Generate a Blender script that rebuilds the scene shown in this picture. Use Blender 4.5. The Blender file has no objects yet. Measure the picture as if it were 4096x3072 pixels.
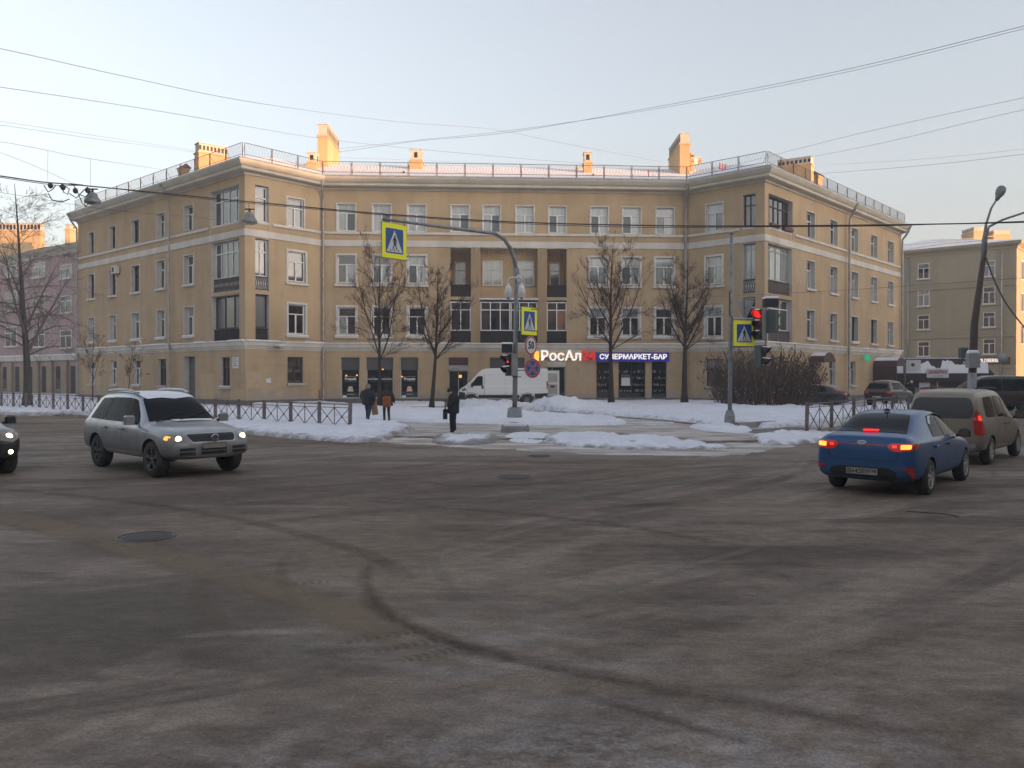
import bpy, bmesh, math, random
from mathutils import Vector, Matrix, noise
from mathutils.bvhtree import BVHTree
from mathutils.geometry import tessellate_polygon
R_ = math.radians
scene = bpy.context.scene
col = scene.collection

# ------------------------------------------------------------------ camera
CAM_H = 2.1
FPX, PIT = 3275.565, R_(.5865)
cd = bpy.data.cameras.new('camera'); cam = bpy.data.objects.new('camera', cd); col.objects.link(cam)
cd.sensor_width = 36; cd.lens = 36 * FPX / 4096; cd.clip_start = .1; cd.clip_end = 3000
cam.location = (0, 0, CAM_H); cam.rotation_euler = (R_(90) - PIT, 0, 0)
scene.camera = cam
# ------------------------------------------------------------------ light
SUN_AZ, SUN_EL = R_(121.5), R_(3.0)          # clockwise from +Y
w = bpy.data.worlds.new('World'); scene.world = w; w.use_nodes = True
nt = w.node_tree; nt.nodes.clear()
sky = nt.nodes.new('ShaderNodeTexSky'); sky.sky_type = 'NISHITA'; sky.sun_disc = False
sky.sun_elevation = SUN_EL; sky.sun_rotation = SUN_AZ; sky.altitude = 20
sky.air_density = 1.0; sky.dust_density = 3.5; sky.ozone_density = 1.6
bg = nt.nodes.new('ShaderNodeBackground'); bg.inputs[1].default_value = .15
wo = nt.nodes.new('ShaderNodeOutputWorld')
hs = nt.nodes.new('ShaderNodeHueSaturation'); hs.inputs['Saturation'].default_value = .40   # thin pale winter sky
tn = nt.nodes.new('ShaderNodeVectorMath'); tn.operation = 'MULTIPLY'; tn.inputs[1].default_value = (.985, .99, 1.02)
nt.links.new(sky.outputs[0], hs.inputs['Color']); nt.links.new(hs.outputs[0], tn.inputs[0]); nt.links.new(tn.outputs[0], bg.inputs[0]); nt.links.new(bg.outputs[0], wo.inputs[0])
ld = bpy.data.lights.new('sun', 'SUN'); sun = bpy.data.objects.new('sun', ld); col.objects.link(sun)
ld.energy = 2.0; ld.angle = R_(.5); ld.color = (1, .52, .22)
sd = Vector((math.sin(SUN_AZ) * math.cos(SUN_EL), math.cos(SUN_AZ) * math.cos(SUN_EL), math.sin(SUN_EL)))
sun.rotation_euler = sd.to_track_quat('Z', 'Y').to_euler()
scene.view_settings.view_transform = 'Standard'; scene.view_settings.look = 'None'
scene.view_settings.gamma = 1; scene.view_settings.exposure = 2.50

# ------------------------------------------------------------------ helpers
def ray(u, v):                                # pixel of a 2212 x 1659 view -> direction
    k = 4096 / 2212
    x = (u * k - 2048) / FPX; y = (v * k - 1536) / FPX
    c, s = math.cos(PIT), math.sin(PIT)
    return Vector((x, c - y * s, -y * c - s))
def gp(u, v, z=0.0):                          # point where that pixel meets height z
    r = ray(u, v); t = (z - CAM_H) / r.z
    return Vector((r.x * t, r.y * t, z))
def at(u, v, Y):                              # point of that pixel at distance Y
    r = ray(u, v); t = Y / r.y
    return Vector((r.x * t, Y, CAM_H + r.z * t))

def tag(o, label=None, cat=None, group=None, kind=None):
    if label: o['label'] = label
    if cat: o['category'] = cat
    if group: o['group'] = group
    if kind: o['kind'] = kind
    return o
def thing(name, label, cat, loc=(0, 0, 0), rz=0, group=None):
    o = bpy.data.objects.new(name, None); col.objects.link(o)
    o.empty_display_size = .3; o.location = loc; o.rotation_euler = (0, 0, rz)
    return tag(o, label, cat, group)
def rootloc(o):
    while o.parent: o = o.parent
    return Vector(o.location)
def link_mesh(name, me, parent=None):
    o = bpy.data.objects.new(name, me); col.objects.link(o)
    if parent: o.parent = parent
    return o

class MB:
    def __init__(s): s.v = []; s.f = []; s.m = []; s.sm = []
    def add(s, vs, fs, mi=0, smooth=False, M=None):
        b = len(s.v)
        for p in vs:
            p = Vector(p)
            s.v.append(tuple(M @ p) if M else tuple(p))
        for f in fs: s.f.append([b + i for i in f]); s.m.append(mi); s.sm.append(smooth)
    def quad(s, a, b, c, d, mi=0): s.add([a, b, c, d], [(0, 1, 2, 3)], mi)
    def box(s, x0, x1, y0, y1, z0, z1, mi=0, M=None):
        v = [(x, y, z) for z in (z0, z1) for y in (y0, y1) for x in (x0, x1)]
        s.add(v, [(0, 2, 3, 1), (4, 5, 7, 6), (0, 1, 5, 4), (2, 6, 7, 3), (0, 4, 6, 2), (1, 3, 7, 5)], mi, False, M)
    def bbox(s, x0, x1, y0, y1, z0, z1, b=.02, mi=0, M=None):   # box with chamfered vertical and top edges
        def ring(z, k): return [(x0 + k, y0, z), (x1 - k, y0, z), (x1, y0 + k, z), (x1, y1 - k, z), (x1 - k, y1, z), (x0 + k, y1, z), (x0, y1 - k, z), (x0, y0 + k, z)]
        def ins(z): return [(x0 + b, y0 + b, z), (x1 - b, y0 + b, z), (x1 - b, y0 + b, z), (x1 - b, y1 - b, z), (x1 - b, y1 - b, z), (x0 + b, y1 - b, z), (x0 + b, y1 - b, z), (x0 + b, y0 + b, z)]
        v = ring(z0, b) + ring(z1 - b, b) + [(x0 + b, y0 + b, z1), (x1 - b, y0 + b, z1), (x1 - b, y1 - b, z1), (x0 + b, y1 - b, z1)]
        f = [tuple(range(7, -1, -1))] + [(i, (i + 1) % 8, 8 + (i + 1) % 8, 8 + i) for i in range(8)]
        f += [(8, 9, 17, 16), (9, 10, 17), (10, 11, 18, 17), (11, 12, 18), (12, 13, 19, 18), (13, 14, 19), (14, 15, 16, 19), (15, 8, 16)]
        s.add(v, f, mi, False, M)
    def tube(s, pts, rad, n=8, mi=0, cap=True, M=None, smooth=True):
        pts = [Vector(p) for p in pts]
        rs = rad if isinstance(rad, (list, tuple)) else [rad] * len(pts)
        vs = []; prev = None
        for i, p in enumerate(pts):
            d = (pts[min(i + 1, len(pts) - 1)] - pts[max(i - 1, 0)])
            d = d.normalized() if d.length > 1e-9 else Vector((0, 0, 1))
            if prev is None:
                a = Vector((0, 0, 1)) if abs(d.z) < .9 else Vector((1, 0, 0))
                u = d.cross(a).normalized()
            else:
                u = (prev - d * prev.dot(d))
                u = u.normalized() if u.length > 1e-6 else d.orthogonal().normalized()
            prev = u; v2 = d.cross(u)
            for k in range(n):
                t = 2 * math.pi * k / n
                vs.append(p + (u * math.cos(t) + v2 * math.sin(t)) * rs[i])
        fs = []
        for i in range(len(pts) - 1):
            for k in range(n):
                fs.append((i * n + k, i * n + (k + 1) % n, (i + 1) * n + (k + 1) % n, (i + 1) * n + k))
        if cap:
            fs.append(tuple(range(n - 1, -1, -1))); fs.append(tuple((len(pts) - 1) * n + k for k in range(n)))
        s.add(vs, fs, mi, smooth, M)
    def cyl(s, p0, p1, r, n=16, mi=0, M=None, smooth=True): s.tube([p0, p1], r, n, mi, True, M, smooth)
    def lathe(s, prof, n=24, mi=0, M=None, smooth=True, axis='z'):
        vs = []
        for (r, z) in prof:
            for k in range(n):
                t = 2 * math.pi * k / n
                c, q = r * math.cos(t), r * math.sin(t)
                vs.append((c, q, z) if axis == 'z' else ((c, z, q) if axis == 'y' else (z, c, q)))
        fs = [(i * n + k, i * n + (k + 1) % n, (i + 1) * n + (k + 1) % n, (i + 1) * n + k) for i in range(len(prof) - 1) for k in range(n)]
        s.add(vs, fs, mi, smooth, M)
    def prism(s, poly, d, mi=0, M=None, cap0=True):      # poly in xz (list of (x,z)), extruded y 0..d
        n = len(poly)
        v = [(x, 0, z) for x, z in poly] + [(x, d, z) for x, z in poly]
        tri = tessellate_polygon([[Vector((x, z, 0)) for x, z in poly]])
        f = []
        for t in tri: f.append(tuple(t)); f.append(tuple(n + i for i in reversed(t)))
        f += [(i, (i + 1) % n, n + (i + 1) % n, n + i) for i in range(n)]
        s.add(v, f, mi, False, M)
    def build(s, name, mats, parent=None, world=False, fix=False):
        me = bpy.data.meshes.new(name)
        off = rootloc(parent) if (world and parent) else Vector((0, 0, 0))
        vs = [(p[0] - off.x, p[1] - off.y, p[2] - off.z) for p in s.v]
        me.from_pydata(vs, [], s.f)
        if not isinstance(mats, (list, tuple)): mats = [mats]
        for m in mats: me.materials.append(m)
        for p, mi, sm in zip(me.polygons, s.m, s.sm): p.material_index = mi; p.use_smooth = sm
        if fix:
            b = bmesh.new(); b.from_mesh(me); bmesh.ops.recalc_face_normals(b, faces=b.faces); b.to_mesh(me); b.free()
        me.update()
        return link_mesh(name, me, parent)

# ------------------------------------------------------------------ materials
MATS = {}
def mat(name, c=(.5, .5, .5), rough=.6, metal=0, emit=None, es=1, ior=None, spec=None, var=.0, vs=5, c2=None, ns=8.0, nlo=.4, nhi=.6, bump=0, bs=60, coat=0, stretch=None, alpha=None, detail=4, obj_space=True):
    m = bpy.data.materials.new(name); m.use_nodes = True; nt = m.node_tree; N = nt.nodes; L = nt.links
    p = N['Principled BSDF']
    p.inputs['Base Color'].default_value = (*c, 1); p.inputs['Roughness'].default_value = rough
    p.inputs['Metallic'].default_value = metal
    if ior: p.inputs['IOR'].default_value = ior
    if spec is not None: p.inputs['Specular IOR Level'].default_value = spec
    if coat: p.inputs['Coat Weight'].default_value = coat; p.inputs['Coat Roughness'].default_value = .08
    if emit: p.inputs['Emission Color'].default_value = (*emit, 1); p.inputs['Emission Strength'].default_value = es
    tc = N.new('ShaderNodeTexCoord'); src = tc.outputs['Object']
    if stretch:
        mp = N.new('ShaderNodeMapping'); mp.inputs['Scale'].default_value = stretch[:3]
        if len(stretch) > 3: mp.inputs['Rotation'].default_value = (0, 0, stretch[3])
        L.new(src, mp.inputs[0]); src2 = mp.outputs[0]
    else: src2 = src
    cur = None
    if c2:
        n1 = N.new('ShaderNodeTexNoise'); n1.inputs['Scale'].default_value = ns; n1.inputs['Detail'].default_value = detail; L.new(src2, n1.inputs['Vector'])
        r1 = N.new('ShaderNodeMapRange'); r1.inputs[1].default_value = nlo; r1.inputs[2].default_value = nhi; L.new(n1.outputs[0], r1.inputs[0])
        mx = N.new('ShaderNodeMix'); mx.data_type = 'RGBA'; mx.inputs[6].default_value = (*c, 1); mx.inputs[7].default_value = (*c2, 1)
        L.new(r1.outputs[0], mx.inputs[0]); cur = mx.outputs[2]
    if var:
        n2 = N.new('ShaderNodeTexNoise'); n2.inputs['Scale'].default_value = vs; n2.inputs['Detail'].default_value = 5; L.new(src, n2.inputs['Vector'])
        r2 = N.new('ShaderNodeMapRange'); r2.inputs[1].default_value = .3; r2.inputs[2].default_value = .7; r2.inputs[3].default_value = 1 - var; r2.inputs[4].default_value = 1 + var; L.new(n2.outputs[0], r2.inputs[0])
        mm = N.new('ShaderNodeMix'); mm.data_type = 'RGBA'; mm.blend_type = 'MULTIPLY'; mm.inputs[0].default_value = 1
        if cur: L.new(cur, mm.inputs[6])
        else: mm.inputs[6].default_value = (*c, 1)
        cb = N.new('ShaderNodeCombineColor')
        for k in range(3): L.new(r2.outputs[0], cb.inputs[k])
        L.new(cb.outputs[0], mm.inputs[7]); cur = mm.outputs[2]
    if cur: L.new(cur, p.inputs['Base Color'])
    if bump:
        n3 = N.new('ShaderNodeTexNoise'); n3.inputs['Scale'].default_value = bs; n3.inputs['Detail'].default_value = 4; L.new(src2, n3.inputs['Vector'])
        bp = N.new('ShaderNodeBump'); bp.inputs['Strength'].default_value = bump; bp.inputs['Distance'].default_value = .05
        L.new(n3.outputs[0], bp.inputs['Height']); L.new(bp.outputs[0], p.inputs['Normal'])
    MATS[name] = m
    return m
M_ = MATS
def dirty(name, c, dirt, z0, z1, rough=.35, metal=0, coat=.6, amt=.9):     # car paint with road dirt thickening towards the sills
    m = mat(name, c, rough, metal, coat=coat); nt = m.node_tree; N = nt.nodes; L = nt.links; p = N['Principled BSDF']
    tc = N.new('ShaderNodeTexCoord'); sp = N.new('ShaderNodeSeparateXYZ'); L.new(tc.outputs['Object'], sp.inputs[0])
    nz = N.new('ShaderNodeTexNoise'); nz.inputs['Scale'].default_value = 3.5; nz.inputs['Detail'].default_value = 7; nz.inputs['Roughness'].default_value = .65; L.new(tc.outputs['Object'], nz.inputs['Vector'])
    a = N.new('ShaderNodeMath'); a.operation = 'MULTIPLY_ADD'; a.inputs[1].default_value = (z1 - z0) * .9; a.inputs[2].default_value = 0; L.new(nz.outputs[0], a.inputs[0])
    b = N.new('ShaderNodeMath'); b.operation = 'SUBTRACT'; L.new(sp.outputs[2], b.inputs[0]); L.new(a.outputs[0], b.inputs[1])
    r = N.new('ShaderNodeMapRange'); r.inputs[1].default_value = z1 - .45 * (z1 - z0); r.inputs[2].default_value = z0 - .45 * (z1 - z0); r.inputs[3].default_value = .04; r.inputs[4].default_value = amt; L.new(b.outputs[0], r.inputs[0])
    mx = N.new('ShaderNodeMix'); mx.data_type = 'RGBA'; mx.inputs[6].default_value = (*c, 1); mx.inputs[7].default_value = (*dirt, 1); L.new(r.outputs[0], mx.inputs[0]); L.new(mx.outputs[2], p.inputs['Base Color'])
    r2 = N.new('ShaderNodeMapRange'); r2.inputs[3].default_value = rough; r2.inputs[4].default_value = .85; L.new(r.outputs[0], r2.inputs[0]); L.new(r2.outputs[0], p.inputs['Roughness'])
    r3 = N.new('ShaderNodeMapRange'); r3.inputs[3].default_value = coat; r3.inputs[4].default_value = 0; L.new(r.outputs[0], r3.inputs[0]); L.new(r3.outputs[0], p.inputs['Coat Weight'])
    r4 = N.new('ShaderNodeMapRange'); r4.inputs[3].default_value = metal; r4.inputs[4].default_value = 0; L.new(r.outputs[0], r4.inputs[0]); L.new(r4.outputs[0], p.inputs['Metallic'])
    return m

def text_mb(s, size, depth=.01, bold=0.0, align='CENTER'):
    cu = bpy.data.curves.new('t', 'FONT'); cu.body = s; cu.size = size; cu.extrude = depth / 2; cu.offset = bold
    cu.align_x = align; cu.align_y = 'CENTER'; cu.resolution_u = 2
    o = bpy.data.objects.new('t', cu); col.objects.link(o)
    dg = bpy.context.evaluated_depsgraph_get(); dg.update()
    me = bpy.data.meshes.new_from_object(o.evaluated_get(dg))
    bpy.data.objects.remove(o); bpy.data.curves.remove(cu)
    v = [tuple(p.co) for p in me.vertices]; f = [tuple(p.vertices) for p in me.polygons]
    bpy.data.meshes.remove(me)
    return v, f
def add_text(mb, s, size, M, mi=0, depth=.01, bold=0, width=None, align='CENTER'):
    v, f = text_mb(s, size, depth, bold, align)
    if width and v:
        a = min(p[0] for p in v); b = max(p[0] for p in v); k = width / (b - a)
        v = [(p[0] * k, p[1], p[2]) for p in v]
    mb.add(v, f, mi, False, M)
def facing(loc, nx, ny):                     # matrix: local x right along a wall seen from outside, y up, z outwards along (nx,ny)
    n = Vector((nx, ny, 0)).normalized(); x = Vector((0, 0, 1)).cross(n)
    return Matrix(((x.x, 0, n.x, loc[0]), (x.y, 0, n.y, loc[1]), (0, 1, 0, loc[2]), (0, 0, 0, 1)))
# ------------------------------------------------------------------ material library
def wall_mat(name, c, streak=.12, lines=None, low=None, seed=0.0, blotch=.1):
    m = mat(name, c, .92, spec=.2); nt = m.node_tree; N = nt.nodes; L = nt.links; p = N['Principled BSDF']
    tc = N.new('ShaderNodeTexCoord')
    def nz(scale, st, detail=5):
        mp = N.new('ShaderNodeMapping'); mp.inputs['Scale'].default_value = st; mp.inputs['Location'].default_value = (seed, seed * 2, 0); L.new(tc.outputs['Object'], mp.inputs[0])
        n = N.new('ShaderNodeTexNoise'); n.inputs['Scale'].default_value = scale; n.inputs['Detail'].default_value = detail; n.inputs['Roughness'].default_value = .6; L.new(mp.outputs[0], n.inputs['Vector']); return n.outputs[0]
    def mr(s, a, b, c_, d):
        r = N.new('ShaderNodeMapRange'); r.inputs[1].default_value = a; r.inputs[2].default_value = b; r.inputs[3].default_value = c_; r.inputs[4].default_value = d; L.new(s, r.inputs[0]); return r.outputs[0]
    def mul(a, b):
        q = N.new('ShaderNodeMath'); q.operation = 'MULTIPLY'; L.new(a, q.inputs[0]); L.new(b, q.inputs[1]); return q.outputs[0]
    f = mul(mr(nz(.5, (1, 1, 1)), .3, .7, 1 - blotch, 1 + blotch), mr(nz(1.2, (1, 1, .12), 6), .35, .75, 1 + streak * .3, 1 - streak))
    f = mul(f, mr(nz(14, (1, 1, 1)), .3, .7, .95, 1.04))
    sp = N.new('ShaderNodeSeparateXYZ'); L.new(tc.outputs['Object'], sp.inputs[0])
    if lines:                                        # rusticated courses of the ground floor
        a = N.new('ShaderNodeMath'); a.operation = 'MODULO'; a.inputs[1].default_value = .56; L.new(sp.outputs[2], a.inputs[0])
        g = mr(a.outputs[0], 0.0, .03, .72, 1)
        lt = N.new('ShaderNodeMath'); lt.operation = 'GREATER_THAN'; lt.inputs[1].default_value = lines; L.new(sp.outputs[2], lt.inputs[0])
        mx = N.new('ShaderNodeMath'); mx.operation = 'MAXIMUM'; L.new(g, mx.inputs[0]); L.new(lt.outputs[0], mx.inputs[1])
        f = mul(f, mx.outputs[0])
    mm = N.new('ShaderNodeVectorMath'); mm.operation = 'SCALE'; mm.inputs[0].default_value = c; L.new(f, mm.inputs['Scale'])
    cur = mm.outputs[0]
    if low:                                          # splash stains and patches of fallen plaster near the ground
        col2, ztop = low
        zz = N.new('ShaderNodeMath'); zz.operation = 'MULTIPLY_ADD'; zz.inputs[1].default_value = 1.0; zz.inputs[2].default_value = 0; L.new(nz(1.3, (1, 1, 1), 7), zz.inputs[0])
        sb = N.new('ShaderNodeMath'); sb.operation = 'MULTIPLY_ADD'; sb.inputs[1].default_value = -.45 / max(ztop, .1); sb.inputs[2].default_value = .45; L.new(sp.outputs[2], sb.inputs[0])
        ad = N.new('ShaderNodeMath'); ad.operation = 'ADD'; L.new(zz.outputs[0], ad.inputs[0]); L.new(sb.outputs[0], ad.inputs[1])
        k = mr(ad.outputs[0], .62, .72, 0, .85)
        mx = N.new('ShaderNodeMix'); mx.data_type = 'RGBA'; mx.inputs[7].default_value = (*col2, 1); L.new(k, mx.inputs[0]); L.new(cur, mx.inputs[6]); cur = mx.outputs[2]
    L.new(cur, p.inputs['Base Color'])
    bn = N.new('ShaderNodeBump'); bn.inputs['Strength'].default_value = .25; bn.inputs['Distance'].default_value = .02; L.new(nz(30, (1, 1, 1)), bn.inputs['Height']); L.new(bn.outputs[0], p.inputs['Normal'])
    return m
OCH = (.468, .345, .215)
wall_mat('ochre_plaster', OCH, .13, blotch=.10, lines=3.84, low=((.36, .31, .27), 1.4))
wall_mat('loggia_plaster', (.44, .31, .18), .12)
wall_mat('grey_plinth', (.16, .145, .14), .1)
wall_mat('pale_stucco', (.58, .535, .46), .16, blotch=.12)
wall_mat('band_stucco', (.61, .57, .51), .12, blotch=.12)
wall_mat('cornice_stucco', (.56, .51, .42), .15)
wall_mat('pink_plaster', (.46, .33, .32), .15, low=((.33, .27, .22), 4.0))
wall_mat('stone_blocks', (.36, .29, .20), .15)
wall_mat('grey_brick', (.39, .33, .235), .12, blotch=.06)
wall_mat('chimney_plaster', (.55, .38, .21), .12)
wall_mat('chimney_cap_plaster', (.55, .49, .42), .12)
mat('white_frame', (.72, .72, .70), .45, var=.06, vs=3)
mat('grey_frame', (.42, .44, .42), .6, var=.08)
mat('trim', (.60, .56, .50), .8, var=.1, vs=2)
mat('reveal', (.58, .55, .51), .85, var=.1, vs=2)
mat('brown_frame', (.06, .03, .025), .5)
mat('dark_panel', (.035, .028, .026), .7, c2=(.06, .05, .045), ns=3, stretch=(6, 6, .6))
mat('railing_iron', (.05, .03, .028), .7)
mat('roof_iron', (.09, .05, .045), .7)
mat('sill_metal', (.45, .42, .38), .7, var=.1)
mat('zinc', (.36, .37, .37), .5, metal=.3, c2=(.28, .27, .26), ns=3)
mat('galv', (.27, .285, .29), .55, metal=.35, c2=(.2, .205, .21), ns=6, bump=.1)
mat('glass_dark', (.02, .018, .018), .03, ior=2.3)
mat('glass_room', (.07, .05, .045), .03, ior=2.3, c2=(.02, .015, .015), ns=1.2)
mat('glass_net', (.09, .095, .10), .25, ior=1.8)
mat('glass_curtain', (.33, .35, .335), .03, ior=2.3, c2=(.24, .25, .24), ns=5, stretch=(1.5, 1.5, .08))
mat('glass_warm', (.30, .15, .08), .03, ior=2.2, c2=(.12, .06, .04), ns=1.5)
mat('glass_shop', (.012, .012, .014), .02, ior=1.7)
mat('black', (.012, .012, .013), .6)
mat('rubber', (.022, .021, .021), .85, c2=(.05, .045, .04), ns=8)
mat('chrome', (.5, .5, .5), .2, metal=1)
mat('rim_alloy', (.46, .45, .43), .45, metal=.3, c2=(.26, .24, .22), ns=9)
mat('rim_dirty', (.10, .095, .09), .7, c2=(.06, .055, .05), ns=9)
mat('steel_rim', (.2, .19, .17), .7)
mat('car_glass', (.012, .013, .016), .05, ior=1.28, spec=.25)
mat('car_glass_side', (.014, .014, .015), .12, ior=1.22, spec=.12, c2=(.03, .027, .024), ns=3)
mat('car_glass_grey', (.035, .036, .036), .35, ior=1.5)
mat('asphalt_dark', (.05, .048, .047), .9)
mat('lettering', (.80, .80, .78), .6)
mat('lettering_dim', (.22, .21, .21), .6)
mat('red_lettering', (.45, .05, .05), .6)
mat('poster_grey', (.085, .08, .078), .6)
mat('poster_dark', (.03, .028, .03), .6)
mat('lamp_cream', (.60, .55, .42), .7)
mat('lamp_warm', (.75, .5, .3), .7)
mat('sign_lit_white', (.8, .8, .8), .5, emit=(1, .93, .80), es=.13)
mat('sign_lit_red', (.5, .02, .02), .5, emit=(1, .06, .05), es=.07)
mat('sign_edge', (.25, .05, .12), .5)
mat('sign_blue', (.035, .035, .30), .45, emit=(.03, .03, .45), es=.03)
mat('wine', (.10, .035, .04), .6)
mat('yellow_sign', (.80, .80, .015), .5, emit=(.9, .9, .02), es=.012)  # faint glow added to the yellow, though the plate is no lamp
mat('blue_sign', (.015, .08, .28), .45)
mat('white_sign', (.62, .63, .65), .5)
mat('red_sign', (.42, .02, .03), .5)
mat('black_sign', (.015, .012, .015), .5)
mat('sign_back', (.30, .31, .32), .6, metal=.3, var=.1)
mat('signal_green_grey', (.085, .105, .095), .7, var=.1)
mat('signal_grey', (.25, .25, .23), .7, var=.1)
mat('signal_black', (.02, .02, .022), .6)
mat('red_lamp', (.5, 0, 0), .4, emit=(1, .015, .01), es=.30)
mat('green_lamp', (0, .4, .2), .4, emit=(.05, 1, .5), es=.05)
mat('lens_dark', (.03, .012, .012), .3)
mat('cctv_white', (.62, .62, .62), .45)
mat('head_lamp', (.9, .8, .6), .3, emit=(1, .74, .42), es=1.7)
mat('amber_lamp', (.9, .4, .05), .3, emit=(1, .42, .05), es=.25)
mat('lamp_glass', (.22, .19, .15), .12, metal=.5, coat=.8)
mat('brake_lamp', (.8, .1, .02), .3, emit=(1, .30, .04), es=.45)
mat('tail_lamp', (.35, .01, .01), .2, emit=(1, .02, .015), es=.028, coat=.5)
mat('tail_dim', (.28, .012, .012), .2, coat=.5, emit=(1, .02, .01), es=.006)
mat('tail_glow', (.6, .02, .02), .2, emit=(1, .03, .02), es=.28)
mat('plate_white', (.42, .41, .37), .5, var=.1, vs=9)
mat('plate_dirty', (.25, .235, .20), .7, var=.1)
mat('bark', (.05, .034, .028), .9, c2=(.03, .021, .018), ns=14, bump=.5, bs=30, stretch=(1, 1, .25))
mat('twig', (.05, .028, .023), .9)
mat('bark_grey', (.07, .062, .055), .9, c2=(.04, .036, .034), ns=10, bump=.5, bs=24, stretch=(1, 1, .25))
mat('twig_grey', (.13, .105, .095), .9)
mat('snow', (.78, .79, .83), .75, var=.05, vs=2.0, bump=.5, bs=5)
mat('dead_leaf', (.11, .062, .043), .9, c2=(.07, .045, .035), ns=3)
mat('bush_stem', (.11, .078, .064), .9)
mat('fence_paint', (.12, .085, .085), .7, c2=(.18, .15, .15), ns=7)
mat('fence_rail', (.10, .10, .11), .7, c2=(.2, .2, .21), ns=9)
mat('granite', (.20, .15, .13), .85, c2=(.30, .29, .29), ns=2.5)
mat('concrete', (.24, .235, .225), .9, var=.15, vs=8)
mat('pole_dark', (.085, .06, .05), .9, var=.15, vs=4)
mat('cable', (.06, .04, .045), .8)
mat('wire', (.22, .24, .27), .8)
mat('skin', (.50, .30, .22), .6)
mat('coat_black', (.013, .012, .014), .85)
mat('coat_navy', (.018, .022, .033), .85)
mat('jeans', (.035, .045, .07), .9)
mat('camo', (.05, .05, .035), .9, c2=(.018, .018, .016), ns=22, nlo=.45, nhi=.52)
mat('fur', (.28, .21, .15), .95, var=.2, vs=40, bump=.6, bs=60)
mat('backpack_brown', (.26, .075, .02), .8, var=.1)
mat('boot_brown', (.11, .045, .025), .7)
mat('kiosk_brown', (.045, .022, .024), .7)
mat('kiosk_cream', (.36, .33, .26), .8)
mat('tan_leather', (.30, .19, .10), .8)

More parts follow.
